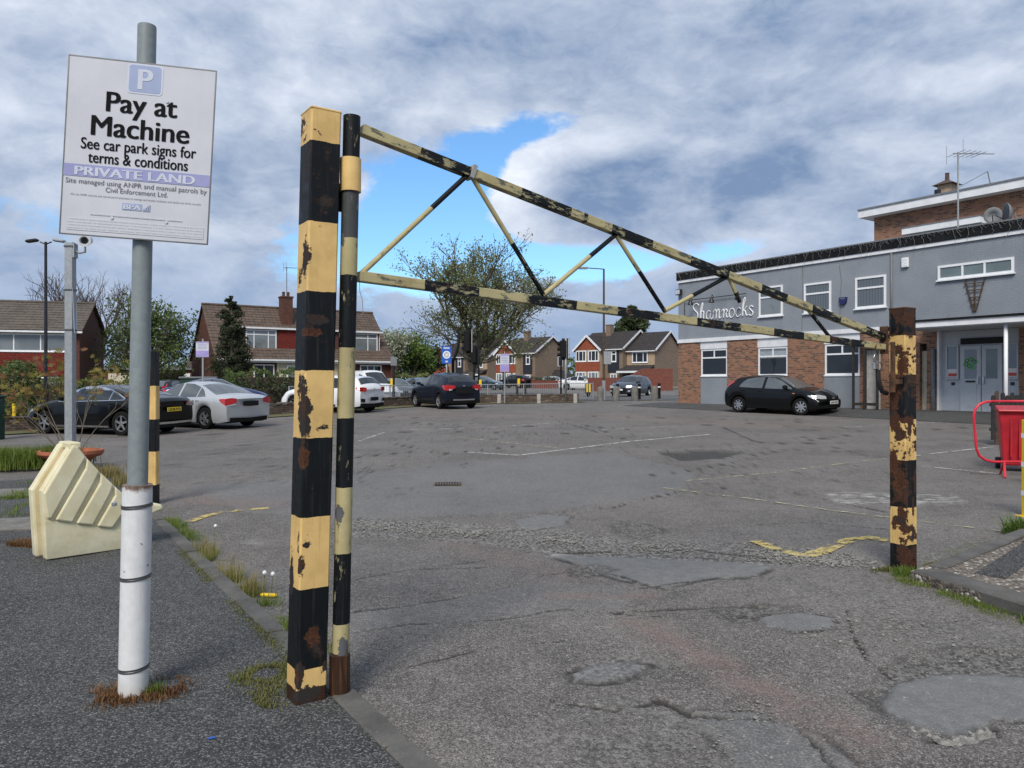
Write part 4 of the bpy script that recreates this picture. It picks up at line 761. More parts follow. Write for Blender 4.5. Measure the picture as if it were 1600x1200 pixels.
# ================================================================== weeds, loose stones
def blades(n, fn, hmin, hmax, w, lean=.5, seed=1):
    rs = np.random.RandomState(seed); V = []; Fc = []
    for i in range(n):
        x, y, z = fn(rs); h = rs.uniform(hmin, hmax); a = rs.rand()*6.283; ln = rs.rand()*lean*h; ca, sa = math.cos(a), math.sin(a); b0 = len(V)
        V += [(x-sa*w, y+ca*w, z), (x+sa*w, y-ca*w, z), (x+ca*ln*.4+sa*w*.7, y+sa*ln*.4-ca*w*.7, z+h*.6), (x+ca*ln*.4-sa*w*.7, y+sa*ln*.4+ca*w*.7, z+h*.6), (x+ca*ln, y+sa*ln, z+h)]
        Fc += [(b0, b0+1, b0+2, b0+3), (b0+3, b0+2, b0+4)]
    return V, Fc
def weed_obj(name, label, m_, n, fn, hmin, hmax, w, lean=.6, seed=1):
    V, Fc = blades(n, fn, hmin, hmax, w, lean, seed); me = bpy.data.meshes.new(name); me.from_pydata(V, [], Fc); return tag(link(name, me, m_, fix=False), label, None, None, 'stuff')
def along(pts, spread, off=.0, clump=3.0, onz=gz, dz=0.0):
    pts = [Vector(p) for p in pts]
    def f(rs):
        for _ in range(60):
            t_ = rs.rand()*(len(pts)-1); i = int(t_); p = pts[i].lerp(pts[i+1], t_-i); x = p.x+rs.normal()*spread; y = p.y+rs.normal()*spread
            if float(vnoise(x+7, y+3, clump)) > .45: break
        return x, y, float(onz(x, y))+dz-.004
    return f
kl = [KA+KD*s for s in (1.2, 3, 5, 7.2)]
weed_obj('kerb_grass', 'green grass and weeds growing along the left kerb', 'grass', 2600, along([p-KN*.05 for p in kl], .055), .015, .10, .0028, .9, 2)
weed_obj('kerb_weeds', 'dry stalks among the grass along the left kerb', 'grass_dry', 700, along([p-KN*.06 for p in kl[1:3]], .06), .04, .20, .0022, .7, 3)
weed_obj('kerb_moss', 'yellow moss in the joint behind the left kerb', 'moss', 1500, along([p+KN*.15 for p in kl[:3]], .03, onz=pave), .006, .022, .004, 1.2, 4)
weed_obj('red_stonecrop', 'reddish stonecrop round the foot of the white pole sleeve', 'sedum_red', 1900, along([SP+Vector((-.16, -.03, 0)), SP+Vector((0, -.06, 0)), SP+Vector((.16, .02, 0)), SP+Vector((.10, .10, 0))], .055, clump=5, onz=pave), .01, .045, .0035, 1.1, 5)
weed_obj('pole_grass', 'thin grass sprigs at the foot of the white pole sleeve', 'grass', 160, along([SP+Vector((.09, -.02, 0)), SP+Vector((.13, .01, 0))], .02, onz=pave), .02, .08, .002, .8, 6)
weed_obj('post_moss', 'tan moss and dead weeds left of the tall striped post', 'moss', 2200, along([G(385, 1075), G(415, 1060), G(445, 1060), G(400, 1115), G(395, 1130)], .055, clump=6, onz=pave), .004, .028, .0035, 1.2, 7)
weed_obj('barrier_weeds', 'rusty brown low weeds at the left foot of the cream barrier', 'sedum_red', 2600, along([G(15, 862), G(45, 858), G(68, 868)], .10, clump=4, onz=pave), .01, .06, .004, 1.0, 8)
weed_obj('grass_patch', 'overgrown bright green grass by the terracotta pot', 'grass', 7500, along([G(-30, 736), G(20, 733), G(60, 731), G(88, 730)], .24, clump=2.5, onz=pave), .12, .40, .006, .7, 9)
weed_obj('pot_grass', 'mixed grass between the pot and the far dark post', 'grass_dry', 1400, along([G(150, 745), G(185, 755), G(215, 775)], .14, clump=2, onz=pave), .05, .22, .004, .8, 10)
weed_obj('right_kerb_grass', 'patchy yellow green grass along the right corner kerb', 'grass', 2400, along([Vector((3.22, 6.32, 0)), Vector((3.60, 4.9, 0)), Vector((3.9, 3.9, 0))], .045), .01, .06, .003, 1.0, 11)
weed_obj('right_post_moss', 'dry moss round the foot of the rusty right post', 'moss', 1800, along([RP+Vector((-.15, -.12, 0)), RP+Vector((.1, -.10, 0)), RP+Vector((.45, .15, 0))], .08, clump=4), .005, .05, .004, 1.0, 12)
weed_obj('post_foot_grass', 'tufts of grass in front of the rusty right post', 'grass', 350, along([RP+Vector((-.12, -.16, 0)), RP+Vector((-.02, -.16, 0))], .035), .02, .09, .003, .8, 13)
weed_obj('dandelion_leaves', 'bright green weed leaves by the yellow post', 'leaf_bright', 330, along([G(1582, 838), G(1605, 834)], .06), .06, .22, .012, 1.0, 14)
weed_obj('slab_weeds', 'low weeds between slabs beside the barrier', 'grass', 900, along([G(5, 790), G(40, 778), G(50, 760), G(20, 815)], .10, clump=3, onz=pave), .01, .09, .004, 1.0, 15)
def stones(name, label, n, fn, rmin, rmax, m_, seed):
    rs = np.random.RandomState(seed); base = np.array([(1,0,0),(-1,0,0),(0,1,0),(0,-1,0),(0,0,1),(0,0,-1),(.6,.6,.5),(-.6,.5,.6),(.5,-.6,-.5)])[:6]
    F0 = [(0,2,4),(2,1,4),(1,3,4),(3,0,4),(2,0,5),(1,2,5),(3,1,5),(0,3,5)]; V = []; Fc = []
    for i in range(n):
        x, y, z = fn(rs); r = rs.uniform(rmin, rmax)*(1 if rs.rand() < .9 else 1.8); a = rs.rand()*6.28; b0 = len(V)
        for p in base:
            p = p*rs.uniform(.6, 1.2, 3)*(1.2, 1, .7)*r; V.append((x+p[0]*math.cos(a)-p[1]*math.sin(a), y+p[0]*math.sin(a)+p[1]*math.cos(a), z+p[2]+r*.15))
        Fc += [tuple(b0+j for j in f) for f in F0]
    me = bpy.data.meshes.new(name); me.from_pydata(V, [], Fc); return tag(link(name, me, m_, fix=True), label, None, None, 'stuff')
stones('loose_gravel', 'loose gravel lying along the broken strip of tarmac', 3200, along([G(540, 822), G(760, 834), G(960, 850), G(1180, 864), G(1340, 880)], .14, clump=2, dz=.008), .004, .013, 'stone_loose', 21)
stones('pothole_stones', 'loose stones in the pothole at lower right', 260, along([G(1425, 1138), G(1480, 1160), G(1540, 1142)], .04, clump=9, dz=-.016), .010, .024, 'stone_loose', 22)
stones('scattered_chippings', 'chippings scattered over the entrance tarmac', 1500, along([G(900, 1150), G(1100, 1130), G(1300, 1000), G(1450, 960), G(1500, 1050), G(1000, 1000), G(700, 1050)], .35, clump=1.5, dz=.006), .003, .009, 'stone_loose', 23)
# dandelion clocks by the kerb, a yellow scrap
for px, py, h in ((335, 838, .10), (411, 925, .14), (424, 925, .13)):
    p = G(px, py); t_ = thing('dandelion', {335: 'dandelion clock on a short stem by the kerb weeds', 411: 'left of two dandelion clocks beside the yellow scrap on the kerb', 424: 'right of two dandelion clocks beside the yellow scrap on the kerb'}[px], 'dandelion', p, 0, 'dandelion clocks along the kerb')
    MB().tube([(0, 0, 0), (.006, 0, h*.5), (.012, 0, h)], .0025, 6).build('stem', 'grass', t_)
    MB().lathe([(.002, -.018), (.013, -.013), (.018, 0), (.013, .013), (.002, .018)], 12, c=(.012, 0, h+.01)).build('seed_head', 'white_paint', t_, smooth=True)
tag(MB().cbox((0, 0, .02), (.13, .035, .028), .010).build('plastic_scrap', 'bright_yellow', None, loc=G(420, 934), rot=(0, 0, R(-8))), 'small yellow plastic scrap lying by the left kerb', 'litter')
tag(MB().cbox((0, 0, .004), (.03, .012, .006), .002).build('bottle_cap', 'road_blue', None, loc=G(331, 1157, .045)+Vector((0, 0, .008)), rot=(0, 0, .5)), 'tiny blue plastic scrap on the dark pavement', 'litter')
# ================================================================== potted shrub
pp = G(111, 728, .045); pot = thing('potted_maple', 'sparse brown and olive leaved shrub in a wide terracotta pot', 'potted shrub', pp)
PR = 46/F*pp.y
MB().lathe([(PR*.55, 0), (PR*.62, .10), (PR*.80, .16), (PR*.92, .18), (PR, .23), (PR, .285), (PR*.9, .285), (PR*.85, .22), (.02, .20)], 28).build('pot', 'terracotta', pot, smooth='auto')
rs = random.Random(12); tips = []
stems = MB()
def grow(p, d_, L, r, dep):
    pts = [p]; q_ = p.copy(); dd = d_.copy()
    for k in range(4):
        dd = (dd+Vector((rs.uniform(-.16, .16), rs.uniform(-.16, .16), rs.uniform(-.05, .10)))).normalized(); q_ = q_+dd*L/4; pts.append(q_.copy())
    stems.tube(pts, [r*(1-.12*k) for k in range(5)], 6)
    for k in range(2, 5): tips.append((pts[k], dd, dep))
    if dep < 3:
        for k in range(2 if dep else 2):
            j = rs.choice((2, 3, 4)); nd = (dd+Vector((rs.uniform(-.8, .8), rs.uniform(-.5, .5), rs.uniform(-.15, .5)))).normalized(); grow(pts[j].copy(), nd, L*rs.uniform(.5, .75), r*.6, dep+1)
for k in range(9):
    a = rs.uniform(0, 6.28); sp_ = rs.uniform(.25, .95)
    grow(Vector((.12*math.cos(a), .12*math.sin(a), .2)), Vector((sp_*math.cos(a)*1.25, sp_*math.sin(a)*.6, 1)).normalized(), rs.uniform(.70, 1.05), .010, 0)
stems.build('stems', 'bark_pale', pot)
LV = []
for k in range(5):
    for j, (rr_, da) in enumerate(((.42, -25), (1.0 if k in (1, 2, 3) else .7, 0), (.42, 25))):
        aa = R(-70+k*35+90+da*.55-90+90-0); LV.append((rr_*math.cos(aa-R(0)), rr_*math.sin(aa), .12*rr_*rr_))
LV = [(0, -.15, 0)]+LV
def leaf_mesh(nm, m_):
    me = bpy.data.meshes.new(nm); me.from_pydata([(x, y, -z) for x, y, z in LV], [], [tuple([0]+list(range(1+3*k, 4+3*k))) for k in range(5)]); me.materials.append(MATS[m_]); return me
lm = [leaf_mesh('leaf', 'leaf_olive'), leaf_mesh('leaf', 'leaf_brown')]
cand = [t_ for t_ in tips if t_[2] >= 1]
for k in range(290):
    p, dd, dep = rs.choice(cand); o = bpy.data.objects.new('leaf', lm[0 if rs.random() < (.72 if p.z > .8 else .35) else 1]); COL.objects.link(o); o.parent = pot
    o.location = p+Vector((rs.gauss(0, .05), rs.gauss(0, .05), rs.gauss(-.01, .04))); s_ = rs.uniform(.075, .135); o.scale = (s_, s_, s_); o.rotation_euler = (rs.uniform(-.2, 1.7), rs.uniform(-.7, .7), rs.uniform(0, 6.28))
# ================================================================== buildings
def window(par, x0, x1, z0, z1, y, rows, fw=.055, m_='white_upvc', sill=True, label=None):
    """frame with separate panes; rows from the top: (height share, [column shares], glass)"""
    mb = MB(); yf_, yb = y-.045, y+.02
    mb.box(x0, x1, yf_, yb, z1-fw, z1); mb.box(x0, x1, yf_, yb, z0, z0+fw); mb.box(x0, x0+fw, yf_, yb, z0+fw, z1-fw); mb.box(x1-fw, x1, yf_, yb, z0+fw, z1-fw)
    H = z1-z0-2*fw; zt = z1-fw; panes = []; tot = sum(r[0] for r in rows)
    for ri, (hs_, cols, gm) in enumerate(rows):
        zb = zt-H*hs_/tot; zb2 = zb+(fw*.45 if ri < len(rows)-1 else 0); zt2 = zt-(fw*.45 if ri else 0)
        if ri < len(rows)-1: mb.box(x0+fw, x1-fw, yf_+.004, yb, zb-fw*.45, zb+fw*.45)
        xa = x0+fw; W = x1-x0-2*fw; ct = sum(cols)
        for ci, cw in enumerate(cols):
            xb = xa+W*cw/ct
            if ci < len(cols)-1: mb.box(xb-fw*.4, xb+fw*.4, yf_+.006, yb, zb2, zt2)
            panes.append((xa+(fw*.4 if ci else 0), xb-(fw*.4 if ci < len(cols)-1 else 0), zb2, zt2, gm)); xa = xb
        zt = zb
    if sill: mb.box(x0-.04, x1+.04, y-.09, y+.01, z0-.045, z0)
    w = mb.build('window', m_, par)
    for a, b_, c, d_, gm in panes: MB().box(a, b_, y-.014, y-.004, c, d_).build('pane', gm, w)
    return w
WV = Vector((.565, -.825, 0)).normalized(); PN = Vector((-.825, -.565, 0)).normalized(); PA = Vector((7.8, 36.0, 0)); PRZ = math.atan2(WV.y, WV.x); PZ0 = .70
def pw(px, py, off=0.0):
    o = PA+PN*off; k = (px-800)/F; t_ = (k*o.y-o.x)/(WV.x-k*WV.y); y = o.y+WV.y*t_; return t_, zpx(py, y)-PZ0
pub = thing('pub', 'flat roofed two storey pub, grey painted above and brick below', 'pub', (PA.x, PA.y, PZ0), PRZ)
TL = 21.0; ZT = pw(1060, 443)[1]; ZPT = pw(1060, 428)[1]; ZB1 = pw(1060, 531)[1]; ZB0 = pw(1060, 536.5)[1]
def bx(name, m_, x0, x1, y0, y1, z0, z1, par=None, bevel=0): return MB().box(x0, x1, y0, y1, z0, z1).build(name, m_, par or pub, bevel=bevel)
bx('upper_wall', 'grey_painted_wall', 0, TL, 0, 9.0, ZB1-.02, ZT); bx('parapet', 'black_felt', -.05, TL, -.09, 9.02, ZT+.13, ZPT); bx('fascia_strip', 'white_paint', -.03, TL, -.06, 9.01, ZT, ZT+.125)
bx('roof_edge', 'lead_flashing', -.07, TL, -.11, 9.04, ZPT+.002, ZPT+.05)
bx('inner_wall', 'interior_dark', .06, TL, .22, 8.9, -.5, ZB1-.03)
bays = [(1094, 1136), (1183, 1230.5), (1287, 1343.5)]
bt = [(pw(a, 590)[0], pw(b_, 590)[0]) for a, b_ in bays]; ARCH0, ARCH1 = pw(1437, 600)[0], pw(1448, 600)[0]
EN0 = pw(1466, 600)[0]; EN1 = pw(1592, 600)[0]
edges = [0.0]+[v for b_ in bt for v in b_]
piers = [(0, bt[0][0]), (bt[0][1], bt[1][0]), (bt[1][1], bt[2][0]), (bt[2][1], ARCH0), (ARCH1, EN0), (EN1, TL)]
for a, b_ in piers: bx('brick_pier', 'pub_brick', a, b_, 0, .3, -.5, ZB0)
bx('side_wall', 'pub_brick', 0, .05, .3, 9.0, -.5, ZB0)
bx('band', 'white_paint', -.03, pw(1378, 515)[0], -.05, .3, ZB0, ZB1)
# soldier course lines on the band
for (a, b_), (p0, p1), (zt_, zb_) in zip(bt, bays, ((546, 588), (543, 588), (538, 587))):
    xm = (p0+p1)/2; z1_ = pw(p0, zt_)[1]; z0_ = pw(p0, zb_)[1]
    bx('lintel_panel', 'white_paint', a, b_, .02, .22, z1_, ZB0); bx('apron_panel', 'grey_painted_wall', a, b_, .03, .22, -.5, z0_)
    i_ = bays.index((p0, p1))
    w_ = window(pub, a+.02, b_-.02, z0_+.02, z1_-.01, .09, [(.30, [1, 1], 'window_glass' if i_ != 1 else 'window_glass_curtain'), (.70, [1], 'window_glass')], .07)
    if i_ == 1: bx('roller_blind', 'blind', a+.11, b_-.11, .068, .074, z0_+.75, z0_+1.03)
arch_z = pw(1440, 537)[1]
bx('brick_arch', 'pub_brick', ARCH0-.002, ARCH1+.002, 0, .3, arch_z, ZB0); bx('alley_door', 'cream_paint', ARCH0, ARCH1, .17, .21, -.4, arch_z-.25)
# low timber store against the wall
sh0, sh1 = pw(1345, 600)[0], pw(1376, 600)[0]
sh = thing('lean_to_frame', 'dark timber lean-to frame against the pub wall', 'lean-to', (PA.x, PA.y, PZ0), PRZ)
bx('top', 'lead_flashing', sh0-.1, sh1+.3, -.65, -.004, 2.30, 2.36, sh)
for x in (sh0+.05, (sh0+sh1)/2+.1, sh1+.2): bx('post', 'dark_timber', x-.035, x+.035, -.60, -.53, -.30, 2.29, sh)
bx('rail', 'dark_timber', sh0+.05, sh1+.2, -.58, -.55, .1, .2, sh); bx('back_board', 'concrete_pale', sh1-.35, sh1+.15, -.30, -.25, -.2, 2.1, sh)
# upper windows
def upw(p0, p1, rows):
    a, z1_ = pw(*p0); b_, z0_ = pw(*p1); z1b = pw(p1[0], p0[1])[1]
    return a, b_, z0_, z1_
for (x0, y0), (x1, y1) in (((1186.5, 449.5), (1223.4, 492)), ((1257, 444), (1299, 485.5)), ((1337, 434.5), (1385, 477.5))):
    a, z1_ = pw(x0, y0); b_ = pw(x1, y0)[0]; z0_ = pw(x0, {1186.5: 495.5, 1257: 490, 1337: 483}[x0])[1]
    window(pub, a, b_, z0_, z1_, .0, [(.34, [1], 'blind_glass'), (.66, [1], 'blind_glass' if x0 > 1200 else 'window_glass_curtain')], .075)
a, z0_ = pw(1466, 438.5); z1_ = pw(1466, 416)[1]; b_ = pw(1585, 420)[0]
window(pub, a, b_, z0_, z1_, .0, [(1, [1.05, 1, 1.15], 'frosted_glass')], .075)
# sign lettering drawn as bent white strokes
sgn = thing('pub_sign', 'white Shamrocks lettering in script on the grey pub wall', 'sign', (PA.x, PA.y, PZ0), PRZ)
LET = {'S': [[(.62,.92),(.50,1.05),(.28,1.02),(.16,.84),(.30,.64),(.50,.48),(.56,.26),(.42,.04),(.18,-.02),(.02,.12),(.06,.26)]],
 'h': [[(.10,0),(.12,.5),(.22,1.0),(.30,1.12),(.32,.98),(.22,.6),(.12,.0)],[(.12,.30),(.26,.56),(.40,.52),(.38,.2),(.42,.02),(.52,.06)]],
 'a': [[(.44,.50),(.24,.56),(.08,.32),(.14,.04),(.30,.04),(.44,.40),(.44,.1),(.52,.0),(.60,.08)]],
 'm': [[(.02,.0),(.06,.54)],[(.04,.34),(.18,.60),(.30,.48),(.29,.0)],[(.30,.34),(.43,.60),(.54,.48),(.53,.08),(.62,.02),(.70,.1)]],
 'r': [[(.04,.44),(.16,.56),(.22,.50),(.18,.0)],[(.20,.30),(.36,.56),(.50,.44),(.40,.30),(.46,.04),(.58,.06)]],
 'o': [[(.30,.56),(.12,.46),(.06,.22),(.18,.0),(.38,.06),(.48,.32),(.40,.52),(.28,.56)]],
 'c': [[(.44,.46),(.30,.58),(.12,.46),(.06,.20),(.20,.0),(.44,.12)]],
 'k': [[(.10,0),(.12,.5),(.20,1.05),(.30,1.16),(.30,1.0),(.18,.6),(.12,.0)],[(.44,.62),(.34,.50),(.14,.30),(.30,.34),(.40,.06),(.52,.06)]],
 's': [[(.40,.52),(.24,.62),(.12,.48),(.26,.32),(.38,.18),(.28,.0),(.06,.08)]]}
SX0 = pw(1081, 490)[0]; SX1 = pw(1178, 490)[0]; adv = dict(S=.66, h=.54, a=.60, m=.70, r=.58, o=.52, c=.46, k=.52, s=.42); tw = sum(adv[c] for c in 'Shamrocks')
sc_ = (SX1-SX0)/tw; zb_ = pw(1081, 501.5)[1]; zr = 1.10; cx = SX0
def smooth_path(P, n=5):
    out = []
    for i in range(len(P)-1):
        p0, p1, p2, p3 = P[max(i-1, 0)], P[i], P[i+1], P[min(i+2, len(P)-1)]
        for k in range(n):
            u = k/n; out.append(tuple(.5*((2*p1[j])+(-p0[j]+p2[j])*u+(2*p0[j]-5*p1[j]+4*p2[j]-p3[j])*u*u+(-p0[j]+3*p1[j]-3*p2[j]+p3[j])*u**3) for j in (0, 1)))
    out.append(P[-1]); return out
for ch in 'Shamrocks':
    mb = MB()
    for st in LET[ch]: mb.tube([(cx+x*sc_, -.022, zb_+y*zr*(.62 if ch != 'S' else .66)) for x, y in smooth_path(st)], .026, 6)
    mb.build('letter', 'white_upvc', sgn, smooth=True); cx += adv[ch]*sc_
lr = thing('sign_lights', 'black rail of three spotlights above the white pub lettering', 'light rail', (PA.x, PA.y, PZ0), PRZ)
ra, rza = pw(1072, 470); rb, rzb = pw(1168, 459); rzr = (pw(1072, 470)[1]+rzb)/2
MB().tube([(ra, -.10, rza-.9), (ra, -.10, rzr), (rb, -.10, rzr)], .018, 6).build('rail', 'black_metal', lr)
for px in (1085, 1118, 1158):
    x = pw(px, 470)[0]; MB().tube([(x-.02, -.10, rzr), (x+.06, -.30, rzr+.10), (x+.14, -.42, rzr-.02)], .014, 6).build('arm', 'black_metal', lr)
    MB().lathe([(.03, .13), (.06, .10), (.13, -.10), (.12, -.105), (.02, .06)], 14, c=(x+.14, -.42, rzr-.16)).build('lamp_shade', 'black_metal', lr, smooth='auto')
fl = thing('floodlight', 'small black floodlight at the left corner of the pub wall', 'floodlight', (PA.x, PA.y, PZ0), PRZ); x, z = pw(1064, 457)
MB().cbox((x, -.16, z), (.34, .16, .26), .02).build('housing', 'black_metal', fl); MB().box(x-.14, x+.14, -.246, -.242, z-.10, z+.10).build('lens', 'lamp_clear', fl); MB().box(x-.03, x+.03, -.08, -.002, z-.05, z+.05).build('bracket', 'black_metal', fl)
def wallthing(name, label, cat, px, py, mbf):
    x, z = pw(px, py); t_ = thing(name, label, cat, (PA.x+WV.x*x, PA.y+WV.y*x, PZ0+z), PRZ); mbf(t_); return t_
def alarm(t_): MB().prism([(-.16, .13), (.16, .13), (.14, -.05), (.07, -.15), (-.07, -.15), (-.14, -.05)], -.10, -.002).build('case', 'dark_blue', t_, bevel=.015); MB().box(-.10, .10, -.103, -.1005, .06, .09).build('badge', 'lead_flashing', t_)
wallthing('alarm_box', 'dark blue alarm box between two upper pub windows', 'alarm box', 1318.5, 470, alarm)
def vent(t_):
    MB().cbox((0, -.05, 0), (.24, .096, .34), .015).build('case', 'white_upvc', t_)
    for k in range(4): MB().box(-.09, .09, -.104, -.0985, -.12+k*.07, -.08+k*.07).build('slat', 'white_paint', t_)
wallthing('wall_vent', 'small white vent box high on the pub wall', 'vent', 1415.5, 410.5, vent)
def trell(t_):
    for k, xx in enumerate((-.30, 0, .30)): between('stake', (xx, -.04, .46), (xx*.12, -.04, -.60), .035, .03, 'brown_timber', t_, .003)
    for k, (zz, hw) in enumerate(((.32, .32), (.10, .26), (-.14, .19), (-.36, .13))): MB().box(-hw, hw, -.075, -.056, zz-.018, zz+.018).build('slat', 'brown_timber', t_)
wallthing('garden_trellis', 'fan shaped brown wooden trellis under the long pub window', 'trellis', 1524, 458, trell)
x, z = pw(1394, 400); MB().tube([(x, -.05, ZT-.02), (x, -.05, ZB1-.4)], .03, 8).build('downpipe', 'lead_flashing', pub, smooth=True)
x, z = pw(1254, 430); MB().tube([(x, -.012, ZT), (x+.02, -.012, ZT-1.5), (x-.03, -.012, ZB1)], .010, 5).build('cable', 'lead_flashing', pub); x, z = pw(1312, 430); MB().tube([(x, -.012, ZT-.2), (x+.08, -.012, ZT-.8), (x+.02, -.012, ZT-1.6), (x+.03, -.012, ZB1+.3)], .009, 5).build('cable', 'lead_flashing', pub)
# canopy over the entrance
CO = 2.1
ca = pw(1378, 515)[0]; cz1 = pw(1432, 503.5, CO)[1]; cz0 = pw(1432, 512, CO)[1]; cr = pw(1578, 497, CO)[0]; cl_ = pw(1400, 508, CO)[0]
can = MB(); can.box(cl_, TL, -CO, .0, cz0, cz1); can.build('canopy', 'white_paint', pub)
bx('canopy_felt', 'black_felt', cl_-.04, TL, -CO-.04, -.002, cz1+.002, cz1+.07); bx('canopy_soffit', 'grey_door', cl_+.05, TL, -CO+.05, -.0, cz0-.03, cz0-.002)
# entrance screen with double doors
ez = cz0-.03; eb = -.02
def ep(px): return pw(px, 600)[0]
bx('entrance_wall', 'grey_door', EN0+.02, EN1, .14, .2, -.5, ez)
bx('entrance_frame', 'white_paint', EN0-.02, EN0+.06, -.05, .14, -.4, ez)
dz1 = pw(1500, 541)[1]
for (p0, p1, mir, gm) in ((1499, 1531, 0, 'window_glass_curtain'), (1532.5, 1564, 1, 'frosted_glass')):
    a, b_ = ep(p0), ep(p1); dr = bx('door', 'grey_door', a, b_, .06, .135, eb, dz1); H = dz1-eb
    bx('door_glass', gm, a+.13, b_-.13, .052, .0585, eb+H*.50, dz1-.12, dr); hx = b_-.10 if not mir else a+.04
    bx('handle', 'steel_bright', hx, hx+.05, .0, .055, eb+H*.42, eb+H*.53, dr); bx('kick_panel', 'grey_door', a+.13, b_-.13, .050, .0585, eb+.15, eb+H*.42, dr)
    if not mir:
        bx('letterbox', 'black_metal', (a+b_)/2-.15, (a+b_)/2+.15, .05, .058, eb+H*.44, eb+H*.47, dr)
        sx, sz = (a+b_)/2, eb+H*.74; sk_ = MB()
        for n_, ang in enumerate((0, 60, 120, 180, 240)):
            cx_, cz_ = sx+.13*math.cos(R(ang+20)), sz+.11*math.sin(R(ang+20)); y_ = .0505-.0012*n_
            sk_ = MB(); sk_.prism([(cx_+.095*math.cos(R(q_*20)), cz_+.085*math.sin(R(q_*20))) for q_ in range(18)], y_-.001, y_); lf = sk_.build('shamrock_leaf', 'shamrock_green', dr)
            MB().prism([(cx_+.045*math.cos(R(q_*20)), cz_+.04*math.sin(R(q_*20))) for q_ in range(18)], .041, .042).build('sticker_centre', 'window_glass_curtain', dr); MB().prism([(cx_+.062*math.cos(R(q_*20)), cz_+.056*math.sin(R(q_*20))) for q_ in range(18)], .043, .044).build('sticker_ring', 'black_metal', dr)
        MB().box(sx+.05, sx+.10, .046, .0505, sz-.22, sz-.05).build('shamrock_stem', 'shamrock_green', dr)
for p0, p1 in ((1476, 1496), (1568, 1590)):
    a, b_ = ep(p0), ep(p1); window(pub, a, b_, eb+1.05, dz1+.05, .10, [(1, [1], 'window_glass_curtain')], .05, 'grey_door', False); bx('notice', 'paper_notice', (a+b_)/2-.16, (a+b_)/2+.20, .07, .073, eb+1.12, eb+1.40)
    bx('notice_print', 'red_print', (a+b_)/2-.12, (a+b_)/2+.16, .066, .0685, eb+1.16, eb+1.26); bx('doorbell', 'black_metal', (a+b_)/2-.05, (a+b_)/2+.06, .115, .139, eb+.86, eb+.96)
bx('transom', 'interior_dark', ep(1499), ep(1566), .07, .138, dz1+.06, dz1+.26)
colx = pw(1570.5, 600, CO-.15)[0]; MB().tube([(colx, -CO+.2, -.6), (colx, -CO+.2, cz0-.03)], .055, 12).build('canopy_post', 'white_paint', pub, smooth=True)
x = pw(1460, 600)[0]; MB().tube([(x, -.08, -.4), (x, -.08, pw(1458, 545)[1])], .07, 10).build('soil_pipe', 'lead_flashing', pub, smooth=True)
# railings by the door
# upper block on the roof
ub = MB(); ux, uy, UZ = 5.9, 5.75, 9.30-PZ0
bx('upper_block', 'pub_brick', ux+.35, TL, uy, 9.6, ZPT, UZ-.30); bx('upper_fascia', 'white_paint', ux-.10, TL+.2, uy-.5, 9.9, UZ-.34, UZ-.03); bx('upper_roof_edge', 'lead_flashing', ux-.12, TL+.22, uy-.54, 9.92, UZ-.028, UZ+.04)
sx = ux+3.2; bx('roof_hut', 'grey_painted_wall', sx, sx+2.7, uy-2.6, uy-.01, ZPT-.2, ZPT+.72); bx('roof_hut_fascia', 'white_paint', sx-.1, sx+2.8, uy-2.75, uy-.01, ZPT+.72, ZPT+.95); bx('roof_hut_felt', 'lead_flashing', sx-.12, sx+2.82, uy-2.77, uy-.01, ZPT+.952, ZPT+.99)
def roofpt(px, py, depth):   # local point behind the facade
    t_, z = pw(px, py, -depth); return t_, depth, z
cx_, cy_, cz_ = roofpt(1480, 327, 8.0); chm = MB().cbox((cx_, cy_, cz_+.05), (.56, .56, 2.0)).build('chimney', 'buff_brick', pub)
MB().add([(cx_-.45, cy_-.45, cz_+1.05), (cx_+.45, cy_-.45, cz_+1.05), (cx_+.45, cy_+.45, cz_+1.05), (cx_-.45, cy_+.45, cz_+1.05), (cx_, cy_, cz_+1.32)], [(3, 2, 1, 0), (0, 1, 4), (1, 2, 4), (2, 3, 4), (3, 0, 4)]).build('chimney_cap', 'brown_timber', chm)
MB().lathe([(.09, 0), (.08, .35), (.10, .36)], 12, c=(cx_, cy_, cz_+1.22)).build('chimney_pot', 'brown_timber', chm)
vx, vy, vz = roofpt(1465, 312, 7.0); MB().lathe([(.10, -1.2), (.10, .25), (.13, .26), (.13, .42)], 12, c=(vx, vy, vz)).build('flue', 'black_metal', pub)
def aerial(name, label, base, h, rz, nel=7, size=1.0, m_='lead_flashing'):
    t_ = thing(name, label, 'aerial', base, rz); MB().tube([(0, 0, 0), (0, 0, h)], .022*size, 8).build('mast', m_, t_)
    MB().tube([(-.15*size, 0, h-.05), (1.1*size, 0, h+.02)], .014*size, 6).build('boom', m_, t_)
    for k in range(nel):
        x_ = (-.05+k*.17)*size; l = (.34-.02*k)*size; MB().tube([(x_, -l, h-.04), (x_, l, h-.04)], .008*size, 5).build('element', m_, t_)
    MB().tube([(-.1*size, -.3*size, h-.25*size), (-.1*size, -.3*size, h+.25*size)], .008*size, 5).build('reflector', m_, t_); MB().tube([(-.1*size, .3*size, h-.25*size), (-.1*size, .3*size, h+.25*size)], .008*size, 5).build('reflector', m_, t_)
    return t_
def ploc(t_, y, z): p = PA+WV*t_-PN*y; return (p.x, p.y, PZ0+z)
ax, ay, az = roofpt(1497, 358, 2.2); a2 = pw(1497, 238, -2.2)[1]
aerial('tv_aerial', 'tall television aerial on a mast above the pub roof', ploc(ax, ay, ZPT-.1), a2-ZPT+.1, R(10), 5, 1.35, 'galvanised_steel')
bx1, by1, bz1 = roofpt(1543, 268, 7.5); ux0 = bx1
a2o = thing('stay_pole', 'thin leaning pole with a wire on the upper pub roof', 'pole', ploc(bx1, by1, UZ)); zt2 = bz1-UZ
